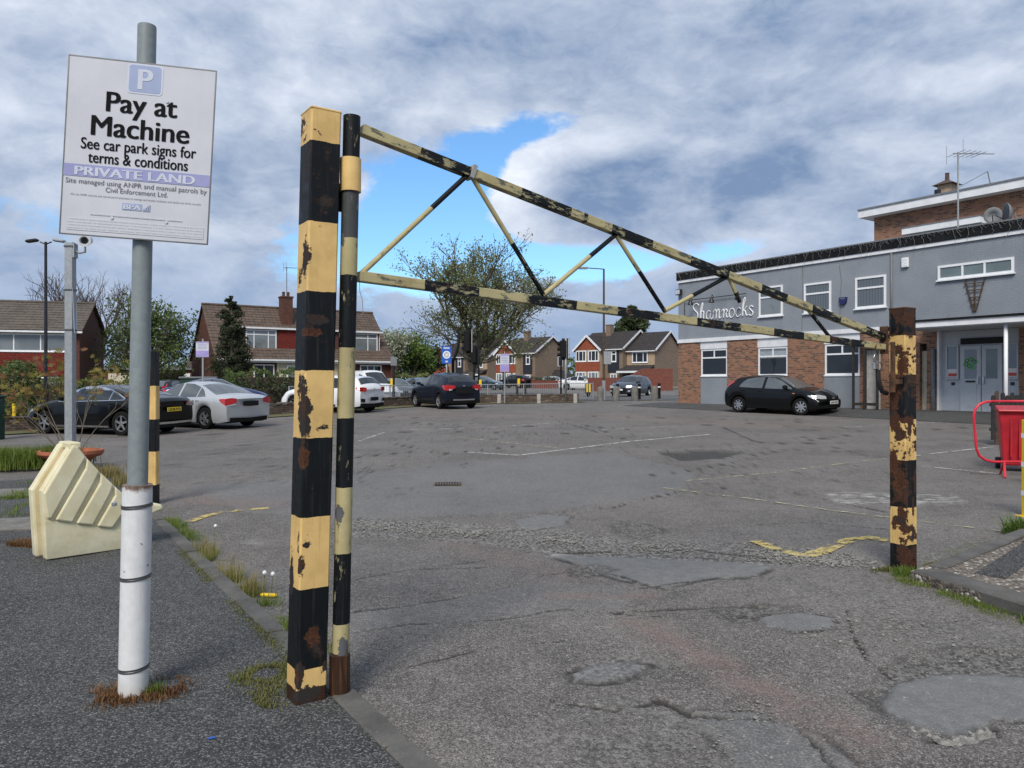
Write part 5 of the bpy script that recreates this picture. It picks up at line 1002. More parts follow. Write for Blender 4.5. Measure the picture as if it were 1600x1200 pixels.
MB().tube([(.25, 0, 0), (0, 0, zt2)], .025, 6).build('pole', 'lead_flashing', a2o); wp = Vector(ploc(cx_+.1, cy_-.3, cz_+.6))-Vector(a2o.location); MB().tube([(0, 0, zt2), wp], .012, 5).build('wire', 'lead_flashing', a2o)
for px, py, s_, rz_, lb in ((1552, 338, .28, -70, 'grey satellite dish facing the camera on the pub roof'), (1582, 333, .36, -140, 'grey satellite dish seen edge on at the right of the pub roof')):
    x, y, z = roofpt(px, py, 1.6); t_ = thing('satellite_dish', lb, 'satellite dish', ploc(x, y, z), PRZ+R(rz_+90), 'satellite dishes on the pub roof')
    MB().lathe([(.02, .0), (s_*.5, -.04), (s_*.85, -.12), (s_, -.18), (s_*.99, -.20), (s_*.5, -.065), (.02, -.03)], 20, axis='y').build('dish', 'lead_flashing', t_, smooth=True); MB().tube([(0, 0, -s_), (.0, -.5, -.05)], .015, 5).build('feed_arm', 'black_metal', t_); MB().tube([(0, .05, 0), (0, .15, -.3), (0, .15, ZPT-z)], .03, 6).build('mount', 'lead_flashing', t_)
# icicle light string over the parapet
il = MB(); rs = random.Random(5); x = .1
while x < 17:
    h = rs.uniform(.15, .62); pts = [(x, -.115, ZPT+.03)]; xx = x
    for k in range(5): xx += rs.uniform(-.07, .07); pts.append((xx, -.125-rs.random()*.02, ZPT+.03-h*(k+1)/5))
    il.tube(pts, .0045, 4, False); nx2 = x+rs.uniform(.13, .34); il.tube([(x, -.115, ZPT+.03), ((x+nx2)/2, -.13, ZPT-.02-rs.random()*.12), (nx2, -.115, ZPT+.03)], .0045, 4, False); x = nx2
tag(il.build('light_string', 'wire_grey', None, loc=(PA.x, PA.y, PZ0), rot=(0, 0, PRZ)), 'white icicle light string draped along the black pub parapet', 'string lights')
# sloping apron in front of the pub
def apn(u, v):
    p = PA+WV*(-1.2+u*22)+PN*(-.2+v*2.6); g = float(gz(p.x, p.y)); f_ = max(0, 1-max(0, v*2.6-.2)/2.4); zz = g+.012+(PZ0-.02-g)*f_*f_*(3-2*f_)*.95; return (p.x, p.y, zz)
struct(sheet('pub_apron', apn, 44, 10, 'asphalt_pavement'), 'dark tarmac apron sloping up to the pub wall')
# ------------------------------------------------------------------ houses
def tile_roof(par, name, e0, e1, r1, r0, nx, ny, m_, wave=.022):
    """pantile slope: e0-e1 the eaves, r0-r1 the ridge; every tile has its own lapped edge and roll"""
    e0, e1, r0, r1 = map(Vector, (e0, e1, r0, r1)); V = []; Fc = []; n = (e1-e0).cross(r0-e0).normalized(); n = n if n.z > 0 else -n
    sub = 4; cs = nx*sub
    for j in range(ny):
        for (v, lift) in ((j/ny, .035), ((j+1)/ny, .006)):
            for i in range(cs+1):
                u = i/cs; p = (e0.lerp(e1, u)).lerp(r0.lerp(r1, u), v)+n*(lift+wave*abs(math.sin(math.pi*i/sub)))+n*random.uniform(-.003, .003); V.append(p)
        b0 = j*2*(cs+1)
        for i in range(cs): Fc.append((b0+i, b0+i+1, b0+cs+1+i+1, b0+cs+1+i))
        if j:
            pb_ = (j*2-1)*(cs+1)
            for i in range(cs): Fc.append((pb_+i, pb_+i+1, b0+i+1, b0+i))
    me = bpy.data.meshes.new(name); me.from_pydata([tuple(v) for v in V], [], Fc); o = link(name, me, m_, par, fix=False); o['kind'] = 'stuff'; return o
def chimney(par, x, y, z0, z1, w, m_, pots=1, pot='pot_clay'):
    c = MB(); c.box(x-w/2, x+w/2, y-w/2, y+w/2, z0, z1); c.box(x-w/2-.05, x+w/2+.05, y-w/2-.05, y+w/2+.05, z1, z1+.12); o = c.build('chimney', m_, par)
    for k in range(pots): MB().lathe([(.14, 0), (.11, .1), (.12, .36), (.09, .37)], 12, c=(x+(k-(pots-1)/2)*.36, y, z1+.12)).build('chimney_pot', pot, o)
    return o
# chalet semi across the road
h2 = thing('chalet_house', 'wide semi-detached house with brown pantile roof and red tile-hung panel', 'house', (-23.3, 58.0, .62), R(33.2))
HL, RZ2 = 13.5, 6.95; D = 4.5; EZ = 2.75
def sl2(dn): return RZ2-(RZ2-EZ)*dn/D      # roof height at dn metres in front of the ridge; local front is -y
bb = MB(); bb.prism([(-D, 0), (-D, EZ-.15), (0, RZ2-.15), (D, EZ-.15), (D, 0)], .0, .15, 'yz'); bb.build('gable_wall', 'red_brick_dark', h2); bb = MB(); bb.prism([(-D, 0), (-D, EZ-.15), (0, RZ2-.15), (D, EZ-.15), (D, 0)], HL-.15, HL, 'yz'); bb.build('gable_wall', 'red_brick_dark', h2)
bx('ground_wall', 'red_brick_dark', .15, HL-.15, -D+.3, D, -.3, EZ-.1, h2); bx('ground_panel', 'cream_paint', 4.3, 9.6, -D+.26, -D+.3, .1, EZ-.15, h2)
U0, U1 = 1.2, HL-.75; dn = 1.95; wy = -3.55
bx('upper_wall', 'red_brick_dark', U0, U1, wy, -.3, EZ-.3, sl2(dn)-.05, h2); bx('tile_panel', 'hung_tile_red', 4.6, 8.9, wy-.05, wy-.002, EZ+.75, sl2(dn)-.12, h2)
tile_roof(h2, 'roof_upper', (-.15, -dn-.3, sl2(dn+.3)), (HL+.15, -dn-.3, sl2(dn+.3)), (HL+.15, 0, RZ2), (-.15, 0, RZ2), 46, 10, 'brown_pantile')
bx('dormer_roof', 'lead_flashing', U0-.1, U1+.1, wy-.15, -1.6, sl2(dn)-.07, sl2(dn)+.05, h2); bx('gutter', 'white_paint', U0-.15, U1+.15, wy-.25, wy-.14, sl2(dn)-.10, sl2(dn)+.03, h2)
tile_roof(h2, 'roof_lower', (U0-.2, -D-.12, EZ), (U1+.2, -D-.12, EZ), (U1+.2, wy, sl2(-wy)), (U0-.2, wy, sl2(-wy)), 40, 4, 'brown_pantile')
for a, b_ in ((-.15, U0), (U1, HL+.15)): tile_roof(h2, 'roof_cheek', (a, -D-.12, EZ-.02), (b_, -D-.12, EZ-.02), (b_, -dn, sl2(dn)), (a, -dn, sl2(dn)), 4, 9, 'brown_pantile')
tile_roof(h2, 'roof_back', (-.15, D+.1, EZ), (HL+.15, D+.1, EZ), (HL+.15, 0, RZ2), (-.15, 0, RZ2), 20, 6, 'brown_pantile')
for xx in (U0+.02, U1-.06): bx('dormer_cheek', 'white_paint', xx, xx+.05, wy-.04, -2.0, EZ+.6, sl2(dn)-.08, h2)
MB().tube([(-.15, 0, RZ2+.05), (HL+.15, 0, RZ2+.05)], .11, 8).build('ridge', 'brown_pantile', h2); bx('lower_gutter', 'white_paint', -.1, HL+.1, -D-.22, -D-.12, EZ-.10, EZ+.02, h2); bx('fascia', 'white_paint', 0, HL, -D-.10, -D+.28, EZ-.22, EZ-.12, h2)
w3 = [(.22, [1, 2, 1], 'window_glass_curtain'), (.78, [1, 2, 1], 'window_glass_curtain')]
window(h2, 2.2, 4.45, EZ+.75, sl2(dn)-.15, wy-.01, w3, .08); window(h2, 9.4, U1-.2, EZ+.72, sl2(dn)-.15, wy-.01, w3, .08)
window(h2, 2.6, 4.1, .6, EZ-.35, -D+.28, [(1, [1, 1], 'window_glass')], .08); window(h2, 5.0, 5.7, .0, EZ-.4, -D+.22, [(1, [1], 'window_glass_curtain')], .1, sill=False); window(h2, 10.8, 12.6, .7, EZ-.3, -D+.28, [(1, [1, 1, 1], 'window_glass')], .08)
chimney(h2, 5.9, -1.1, sl2(1.1)-.4, RZ2+.75, .85, 'red_brick_dark', 2, 'red_brick_dark'); aerial('tv_aerial', 'thin television aerial on the chalet house chimney', (-23.3+5.2, 58+3.7, .62+RZ2+.8), 2.6, R(30), 5, 1.5)
# house at far left
h1 = thing('left_house', 'brown roofed house at far left with red tile-hung panel below windows', 'house', (-30.3-14.5*.957, 55.6-14.5*.29, .6), math.atan2(.29, .957))
L1, R1, E1, D1 = 14.5, 6.75, 4.55, 3.9
bx('wall', 'red_brick_dark', .1, L1-.1, -D1+.3, D1, -.3, E1, h1); g = MB(); g.prism([(-D1+.3, E1), (0, R1-.1), (D1, E1)], L1-.25, L1-.1, 'yz'); g.build('gable_wall', 'red_brick_dark', h1)
tile_roof(h1, 'roof', (-.1, -D1, E1), (L1+.12, -D1, E1), (L1+.12, 0, R1), (-.1, 0, R1), 48, 11, 'grey_brown_pantile'); tile_roof(h1, 'roof_back', (-.1, D1, E1), (L1+.12, D1, E1), (L1+.12, 0, R1), (-.1, 0, R1), 20, 6, 'grey_brown_pantile')
MB().tube([(-.1, 0, R1+.05), (L1+.12, 0, R1+.05)], .11, 8).build('ridge', 'grey_brown_pantile', h1); bx('gutter', 'white_paint', -.1, L1+.15, -D1-.14, -D1-.02, E1-.14, E1-.02, h1); bx('soffit', 'white_paint', 0, L1, -D1, -D1+.3, E1-.16, E1-.1, h1)
window(h1, L1-5.9, L1-.85, 3.15, E1-.2, -D1+.29, [(1, [.55, 1.3, 1.6, 1.5], 'window_glass_curtain')], .09); bx('tile_panel', 'hung_tile_red', L1-5.0, L1-.75, -D1+.23, -D1+.298, 1.55, 3.05, h1)
window(h1, L1-4.9, L1-2.6, .4, 1.45, -D1+.28, [(1, [1, 1.4], 'window_glass_curtain')], .08); window(h1, L1-2.4, L1-.9, .2, 1.45, -D1+.26, [(1, [1, 1], 'window_glass_curtain')], .12); bx('side_wall_panel', 'brown_brick', .1, L1-6.3, -D1+.2, -D1+.298, -.3, E1-.2, h1)
chimney(h1, L1-13.2+.2, 0, R1-.5, R1+.65, .9, 'brown_brick', 1); aerial('tv_aerial', 'television aerial above the chimney of the far left house', (-30.3-13.3*.957+.3, 55.6-13.3*.29, .6+R1+.7), 1.5, R(40), 5, 1.4)
# the estate houses beyond the junction
def estate(name, label, corner, ext=True, zb=1.15):
    """corner: ground point at the right end of the front; front runs back to the left"""
    rz_ = R(-42); Lm = 7.4; Le = 4.2 if ext else 0.0; E, Rg, Dp = 4.95, 7.35, 7.6
    t_ = thing(name, label, 'house', (corner[0]-math.cos(rz_)*(Lm+Le), corner[1]-math.sin(rz_)*(Lm+Le), zb), rz_)
    x1 = Lm; mid = Dp/2
    bx('wall', 'brown_brick', 0, x1, 0, Dp, -1, E, t_); g = MB(); g.prism([(0, E), (mid, Rg-.05), (Dp, E)], x1-.2, x1, 'yz'); g.build('gable_wall', 'brown_brick', t_)
    def slope(nm, xa, xb, ye, yr, ze, zr):
        s = MB(); s.add([(xa, ye, ze), (xb, ye, ze), (xb, yr, zr), (xa, yr, zr), (xa, ye, ze+.12), (xb, ye, ze+.12), (xb, yr, zr+.12), (xa, yr, zr+.12)], [(0,3,2,1),(4,5,6,7),(0,1,5,4),(1,2,6,5),(2,3,7,6),(3,0,4,7)]); return s.build(nm, 'grey_tile_roof', t_)
    slope('roof', -.1, x1+.25, -.25, mid, E-.10, Rg); slope('roof', -.1, x1+.25, Dp+.25, mid, E-.10, Rg)
    def barge(par_, x, ya, za, yb, zb_): between('bargeboard', (x, ya, za), (x, yb, zb_), .06, .22, 'white_paint', par_, .0, (0, 0, 1))
    barge(t_, x1+.28, -.28, E, mid, Rg+.1); barge(t_, x1+.28, Dp+.28, E, mid, Rg+.1)
    # front gable with hung tiles
    ga, gb, gp = .55, 4.55, -.9; gm_ = (ga+gb)/2; gr = E+1.75
    bx('bay_wall', 'buff_brick', ga, gb, gp, .0, -1, E, t_); g = MB(); g.prism([(ga, E), (gm_, gr), (gb, E)], gp-.03, gp+.2); g.build('bay_gable', 'hung_tile_orange', t_)
    bx('tile_panel', 'hung_tile_orange', ga+.02, gb-.02, gp-.05, gp-.002, 2.15, 3.35, t_)
    for sx_ in (ga, gb):
        s = MB(); xo_ = sx_-.3 if sx_ == ga else sx_+.3; s.add([(xo_, gp-.25, E-.26), (gm_, gp-.25, gr), (gm_, mid, gr), (xo_, mid, E-.26), (xo_, gp-.25, E-.14), (gm_, gp-.25, gr+.12), (gm_, mid, gr+.12), (xo_, mid, E-.14)], [(0,3,2,1),(4,5,6,7),(0,1,5,4),(1,2,6,5),(2,3,7,6),(3,0,4,7)]); s.build('roof', 'grey_tile_roof', t_)
        between('bargeboard', (xo_, gp-.28, E-.2), (gm_, gp-.28, gr+.06), .06, .26, 'white_paint', t_, 0, (0, 0, 1))
    wr_ = [(.28, [1], 'window_glass'), (.72, [1], 'window_glass')]
    for a in (ga+.12, ga+2.15): window(t_, a, a+1.65, 3.4, E-.12, gp-.02, [(1, [.6, 1, .6], 'window_glass')], .12); window(t_, a, a+1.6, .75, 2.05, gp-.02, [(1, [.6, 1, .6], 'window_glass_curtain')], .12)
    bx('dark_panel', 'black_board', gb+.6, x1-.5, -.06, -.002, 1.95, E-.15, t_); window(t_, gb+1.2, gb+1.95, 3.3, E-.2, -.07, wr_, .12); window(t_, gb+1.0, gb+2.0, .3, 1.8, -.03, [(1, [1, 1], 'window_glass_curtain')], .12); bx('gutter', 'white_paint', gb+.2, x1+.2, -.38, -.26, E-.12, E, t_)
    chimney(t_, 3.2, mid-.6, Rg-1.0, Rg+.95, .75, 'brown_brick', 0)
    if ext:
        bx('extension_wall', 'brown_brick', x1, x1+Le, .9, Dp, -1, E-.25, t_); x2 = x1+Le; E2, R2, m2 = E-.3, Rg-.25, mid+.55
        g = MB(); g.prism([(.9, E2), (m2, R2-.05), (Dp, E2)], x2-.2, x2, 'yz'); g.build('gable_wall', 'brown_brick', t_); slope('roof', x1, x2+.25, .65, m2, E2-.08, R2); slope('roof', x1, x2+.25, Dp+.2, m2, E2-.08, R2)
        barge(t_, x2+.28, .62, E2, m2, R2+.1); barge(t_, x2+.28, Dp+.2, E2, m2, R2+.1); bx('front_panel', 'buff_brick', x1+.1, x2-.02, .86, .898, 2.6, E2-.05, t_); window(t_, x1+.9, x1+3.2, 3.15, E2-.15, .85, [(1, [.55, 1, .55], 'window_glass')], .12)
        s = MB(); s.add([(x1-.3, -.9, 2.0), (x2, -.9, 2.0), (x2, .9, 2.75), (x1-.3, .9, 2.75), (x1-.3, -.9, 2.12), (x2, -.9, 2.12), (x2, .9, 2.87), (x1-.3, .9, 2.87)], [(0,3,2,1),(4,5,6,7),(0,1,5,4),(1,2,6,5),(2,3,7,6),(3,0,4,7)]); s.build('porch_roof', 'grey_tile_roof', t_)
        bx('porch_fascia', 'white_paint', x1-.3, x2, -.98, -.90, 1.86, 2.1, t_); bx('porch_pier', 'buff_brick', x2-.4, x2-.1, -.8, .86, -1, 1.95, t_); bx('garage_door', 'black_board', x1+.4, x2-.5, .80, .895, -.5, 1.9, t_); bx('gutter', 'white_paint', x1+.1, x2+.2, .5, .62, E2-.12, E2, t_)
    else: window(t_, 0, 0, 0, 0, 0, [(1, [1], 'window_glass')]) if False else None
    return t_
hb = estate('estate_house', 'gabled brick house with dark lean-to extension beside the pub', (17.2, 95.0), True, 1.12)
ha = estate('estate_house', 'middle gabled brick house with plain brown side wall and square chimney', (3.3, 110.0), False, 1.1)
w_ = window(ha, 0, .01, 0, .01, 0, [(1, [1], 'window_glass')]) if False else None
hc = estate('estate_house', 'gabled brick house half hidden behind the big street tree', (-4.6, 124.0), True, 1.1)
# side window and conservatory of the middle house, air unit on the near one
sw = MB(); sw.box(7.40, 7.46, 5.2, 6.3, 3.1, 4.6); sw.build('window', 'white_upvc', ha); MB().box(7.462, 7.468, 5.3, 6.2, 3.2, 4.5).build('pane', 'window_glass', ha)
cv = MB(); cv.box(7.4, 9.6, 3.6, 6.8, -.6, 1.4); cv.build('conservatory', 'window_glass_curtain', ha); cv = MB(); cv.add([(7.4, 3.4, 1.4), (9.8, 3.4, 1.4), (9.8, 7, 1.4), (7.4, 7, 1.4), (7.4, 4.4, 2.6), (7.4, 6.2, 2.6)], [(0, 1, 4), (1, 2, 5, 4), (2, 3, 5), (3, 2, 1, 0), (0, 4, 5, 3)]); cv.build('conservatory_roof', 'grey_tile_roof', ha)
MB().cbox((11.85, 7.1, 2.9), (.4, .9, .7), .02).build('air_unit', 'white_paint', hb)
bx('garden_wall', 'garden_wall_brick', 5.2, 10.4, -4.2, -4.0, -1, 1.05, hb); bx('garden_wall', 'garden_wall_brick', -4.6, 5.2, -4.2, -4.0, -1, .65, hb) if False else None
# garages and far roofs behind, left
gar = thing('garage_block', 'low garage block with a cream and a white door', 'garage', (-35.2, 66, .5), R(3))
bx('wall', 'red_brick_dark', 0, 8.2, 0, 5, 0, 2.3, gar); bx('roof', 'lead_flashing', -.15, 8.35, -.2, 5.1, 2.3, 2.5, gar); bx('garage_door', 'cream_paint', .5, 3.4, -.05, -.002, 0, 2.0, gar); bx('garage_door', 'white_paint', 4.4, 7.4, -.05, -.002, 0, 2.0, gar)
fh = thing('far_house', 'small distant house with green brown roof and roof window', 'house', (-39.0, 92, .8), R(8)); bx('wall', 'red_brick_dark', 0, 9, 0, 6, 0, 2.7, fh)
s = MB(); s.add([(-.2, -.3, 2.6), (9.2, -.3, 2.6), (9.2, 3, 4.9), (-.2, 3, 4.9), (9.2, 6.3, 2.6), (-.2, 6.3, 2.6)], [(0, 1, 2, 3), (3, 2, 4, 5), (0, 3, 5), (1, 4, 2)]); s.build('roof', 'soft_green_tile', fh); MB().add([(6.2, .7, 3.45), (7.4, .7, 3.45), (7.4, 1.6, 4.08), (6.2, 1.6, 4.08)], [(0, 1, 2, 3)]).build('roof_window', 'lamp_clear', fh); chimney(fh, 5.2, 3, 4.7, 5.6, .7, 'pub_brick', 1)
# ================================================================== cars: x forward, y left, origin on the ground
class Car:
    def __init__(s, name, label, loc, head, P, paint, group=None, detail=True, slope=None):
        s.P = P; s.L = P['L']/2; s.W = P['W']; s.r = P['r']; s.xF, s.xR = P['xF'], P['xR']
        s.root = thing(name, label, P.get('cat', 'car'), loc, math.atan2(head[1], head[0]), group)
        # sit on the sloping tarmac
        e = 1.3; hx, hy = head; fz = float(gz(loc[0]+hx*e, loc[1]+hy*e)); bz_ = float(gz(loc[0]-hx*e, loc[1]-hy*e)); lz = float(gz(loc[0]-hy*.8, loc[1]+hx*.8)); rz_ = float(gz(loc[0]+hy*.8, loc[1]-hx*.8))
        s.root.rotation_euler = (math.atan2(lz-rz_, 1.6), -math.atan2(fz-bz_, 2*e), math.atan2(hy, hx)); s.root.location.z = (fz+bz_)/2
        s.tx, s.tz = zip(*P['top']); s.bx, s.bz = zip(*P['belt']); s.paint = paint
        s.body(); s.wheels()
        s.glasses()
    def prof(s, xs, zs, x):
        k = .045; return (np.interp(x-k, xs, zs)+2*np.interp(x, xs, zs)+np.interp(x+k, xs, zs))/4
    def ring(s, x):
        L, W = s.L, s.W; top = float(s.prof(s.tx, s.tz, x)); belt = min(float(s.prof(s.bx, s.bz, x)), top-.03)
        w = W
        if x > L-.75: w *= 1-.10*((x-(L-.75))/.75)**2.2
        if x < -L+.6: w *= 1-.08*((-L+.6-x)/.6)**2.2
        sill = s.P.get('sill', .20); zb = sill+(.05*max(0, (abs(x)-(L-.4))/.4))
        Ra = s.r+.055
        for xw in (s.xF, s.xR):
            d_ = abs(x-xw)
            if d_ < Ra: zb = max(zb, s.r+math.sqrt(max(0, Ra*Ra-d_*d_)))
        ys, zs = [], []
        for k, pf in enumerate((.925, .975, .995, 1.0, .992, .978, .95)):
            f = k/6; z = zb+(belt-zb)*f; ys.append(w*pf); zs.append(z)
        h = max(top-belt, .03); crown = min(.06, h*.35); rt = top-crown; tum = .25*min(1, max(0, (rt-belt))/.42)+.05
        for k in range(1, 6): f = k/5; ys.append(w*(.95-tum*f**1.15)); zs.append(belt+(rt-belt)*f)
        yr = ys[-1]
        for k in range(1, 5): y = yr*(1-k/4); ys.append(y); zs.append(rt+crown*(1-(y/yr)**2.2))
        return ys, zs
    def deform(s, x, y, z):
        a = abs(y)/s.W
        if x > s.xF: f = (x-s.xF)/(s.L-s.xF); x -= (.20*a**2.4+.10*max(0, (z-.52)/.3)**2+.03*max(0, (.4-z)/.2))*f*f
        if x < s.xR: f = (s.xR-x)/(s.xR+s.L); x += (.13*a**2.6+.05*max(0, (.42-z)/.2))*f*f
        return (x, y, z)
    def body(s):
        L = s.L; Ra = s.r+.055; xs = list(np.linspace(-L, L, 64))
        for xw in (s.xF, s.xR): xs += [xw+Ra*math.cos(a) for a in np.linspace(0, math.pi, 15)]+[xw-Ra-.004, xw+Ra+.004]
        xs = sorted(set(round(x, 4) for x in xs if -L <= x <= L)); xs = [x for i, x in enumerate(xs) if i == 0 or x-xs[i-1] > .003]
        V = []; n = None; mb = MB()
        for x in xs:
            ys, zs = s.ring(x); full = [(y, z) for y, z in zip(ys, zs)]+[(-y, z) for y, z in list(zip(ys, zs))[-2::-1]]
            n = len(full); V += [s.deform(x, y, z) for y, z in full]
        Fc = []
        for i in range(len(xs)-1):
            for k in range(n-1): Fc.append((i*n+k, i*n+k+1, (i+1)*n+k+1, (i+1)*n+k))
        Fc.append(tuple(range(n))); Fc.append(tuple((len(xs)-1)*n+k for k in range(n-1, -1, -1)))
        mb.add(V, Fc); s.b = mb.build('body', s.paint, s.root, smooth='auto')
        fl_ = MB(); fl_.box(-L+.25, L-.25, -s.W*.80, s.W*.80, .19, .40); fl_.build('underbody', 'car_trim', s.root)
    def side(s, x, z, sg, off):
        ys, zs = s.ring(x); y = float(np.interp(z, zs[:12], ys[:12])); p = s.deform(x, y, z); return (p[0], sg*(y+off), z)
    def patch_side(s, name, st, m_, off=.006, sides=(1, -1), par=None, rows=4):
        for sg in sides:
            mb = MB(); V = []; Fc = []; st2 = []
            for a, b_ in zip(st[:-1], st[1:]):
                n = max(1, int(abs(b_[0]-a[0])/.10)); st2 += [tuple(a[j]+(b_[j]-a[j])*k/n for j in range(3)) for k in range(n)]
            st2.append(st[-1])
            for x, zl, zh in st2:
                for k in range(rows+1): V.append(s.side(x, zl+(zh-zl)*k/rows, sg, off))
            for i in range(len(st2)-1):
                for k in range(rows): Fc.append((i*(rows+1)+k, i*(rows+1)+k+1, (i+1)*(rows+1)+k+1, (i+1)*(rows+1)+k))
            mb.add(V, Fc); o = mb.build(name, m_, par or s.root, smooth=True)
    def patch_top(s, name, xa, xb, fa, fb, m_, off=.006, nx=8, ny=10):
        """screen glass between stations xa and xb; fa, fb the half widths as a share of the roof edge there"""
        V = []; Fc = []
        for i in range(nx+1):
            u = i/nx; x = xa+(xb-xa)*u; ys, zs = s.ring(x); f = fa+(fb-fa)*u; yr = ys[11]
            for k in range(ny+1):
                v = -1+2*k/ny; y = yr*f*v; a = abs(y)
                z = float(np.interp(-a, [-q_ for q_ in ys[11:]], zs[11:])) if a <= yr else float(np.interp(-a, [-q_ for q_ in ys[6:12]], zs[6:12]))
                p = s.deform(x, y, z); V.append((p[0]+(off*.6 if xb > 0 or xa > 0 else -off*.6), p[1], z+off))
        for i in range(nx):
            for k in range(ny): Fc.append((i*(ny+1)+k, i*(ny+1)+k+1, (i+1)*(ny+1)+k+1, (i+1)*(ny+1)+k))
        mb = MB(); mb.add(V, Fc); return mb.build(name, m_, s.root, smooth=True)
    def patch_end(s, name, st, m_, front=False, off=.012, both=True, thick=.0, par=None):
        for sg in ((1, -1) if both else (1,)):
            V = []; Fc = []
            for y, zl, zh in st:
                for z in (zl, (zl+zh)/2, zh): p = s.deform(s.L if front else -s.L, y, z); V.append((p[0]+(off if front else -off), sg*p[1], z))
            for i in range(len(st)-1):
                for k in range(2): Fc.append((i*3+k, i*3+k+1, (i+1)*3+k+1, (i+1)*3+k))
            mb = MB(); mb.add(V, Fc); mb.build(name, m_, par or s.root, smooth=True)
    def wheels(s):
        w = .20; r = s.r
        ty = MB(); ty.lathe([(r*.66, -w/2), (r*.93, -w/2), (r, -w/2+.03), (r, w/2-.03), (r*.93, w/2), (r*.66, w/2)], 28, axis='y', cap=False); me = None
        rm = MB(); rm.lathe([(r*.66, -.02), (r*.68, .03), (r*.62, .035), (r*.58, -.01)], 28, axis='y', cap=False)
        n = s.P.get('spokes', 5); dbl = s.P.get('dbl', 1)
        for k in range(n):
            for q_ in range(dbl):
                a = 2*math.pi*k/n+(q_-.5*(dbl-1))*.34; ca, sa = math.cos(a), math.sin(a); hw0, hw1 = .032/dbl**.4, .022/dbl**.4
                P_ = [(.05, -hw0), (r*.62, -hw1), (r*.62, hw1), (.05, hw0)]; v = []
                for yy in (.030, .0): v += [(x*ca-z*sa, yy, x*sa+z*ca) for x, z in P_]
                rm.add(v, [(0,1,2,3),(7,6,5,4),(0,4,5,1),(1,5,6,2),(2,6,7,3),(3,7,4,0)])
        rm.lathe([(.001, .036), (.06, .034), (.065, .0)], 14, axis='y')
        dk = MB(); dk.lathe([(.0, -.022), (r*.65, -.022)], 24, axis='y')
        mt = mr = md = None
        for xw in (s.xF, s.xR):
            for sg in (1, -1):
                if mt is None:
                    o = ty.build('wheel', 'tyre', s.root, smooth='auto'); mt = o.data; c = rm.build('rim', s.P.get('rim', 'alloy'), o, smooth='auto'); mr = c.data; e = dk.build('brake_disc', 'car_trim', o); md = e.data
                else:
                    o = bpy.data.objects.new('wheel', mt); COL.objects.link(o); o.parent = s.root
                    for nm, dd in (('rim', mr), ('brake_disc', md)):
                        c = bpy.data.objects.new(nm, dd); COL.objects.link(c); c.parent = o; 
                for c in o.children: c.location = (0, w/2-.045 if c.name.startswith('rim') else w/2-.06, 0)
                o.location = (xw, sg*(s.W*.955-w/2), r); o.rotation_euler = (0, random.uniform(0, 1), 0 if sg > 0 else math.pi)
                if xw == s.xF and s.P.get('steer'): o.rotation_euler.z += s.P['steer']
    def glasses(s):
        P = s.P; g = P.get('glass', 'car_glass')
        if P.get('chrome'): 
            for w in P['side']: s.patch_side('window_trim', [(x+(.02 if i == len(w)-1 else (-.02 if i == 0 else 0)), a-.02, b_+.022) for i, (x, a, b_) in enumerate(w)], 'chrome', .003)
        for w in P['side']: s.patch_side('side_window', w, g, .007)
        s.patch_top('windscreen', *P['ws'], P.get('wsg', g)); s.patch_top('rear_window', *P['rw'], g)
        for x, zl, zh in P.get('seams', []): s.patch_side('door_seam', [(x-.007, zl, zh), (x+.007, zl, zh)], 'car_trim', .002)
        for x, z in P.get('handles', []):
            for sg in (1, -1):
                p = s.side(x, z, sg, .012); MB().cbox(p, (.18, .03, .035), .008).build('door_handle', P.get('handle_mat', s.paint), s.root)
        if 'mirror' in P:
            x, z = P['mirror']
            for sg in (1, -1):
                p = s.side(x, z, sg, .10); MB().cbox((p[0], p[1], z+.04), (.13, .20, .14), .035).build('wing_mirror', P.get('mirror_mat', s.paint), s.root, smooth='auto')
        for nm, st, m_, off, sd_ in P.get('side_patch', []): s.patch_side(nm, st, m_, off, sd_)
        for nm, st, m_, fr_, bo in P.get('end_patch', []): s.patch_end(nm, st, m_, fr_, .012, bo)
        for fr_, z, key, m_ in P.get('plates', []):
            p = s.deform(s.L if fr_ else -s.L, 0, z); sg = 1 if fr_ else -1
            pl_ = MB().cbox((p[0]+sg*.022, 0, z), (.014, .52, .115), .003).build('number_plate', m_, s.root)
            if key: 
                tx = put_text('lettering', key, 'sign_black', pl_, (p[0]+sg*.031, 0, z-.038), (R(90), 0, R(90) if fr_ else R(-90)))
def sw(x0, zl0, zh0, *rest): return [(x0, zl0, zh0)]+list(rest)
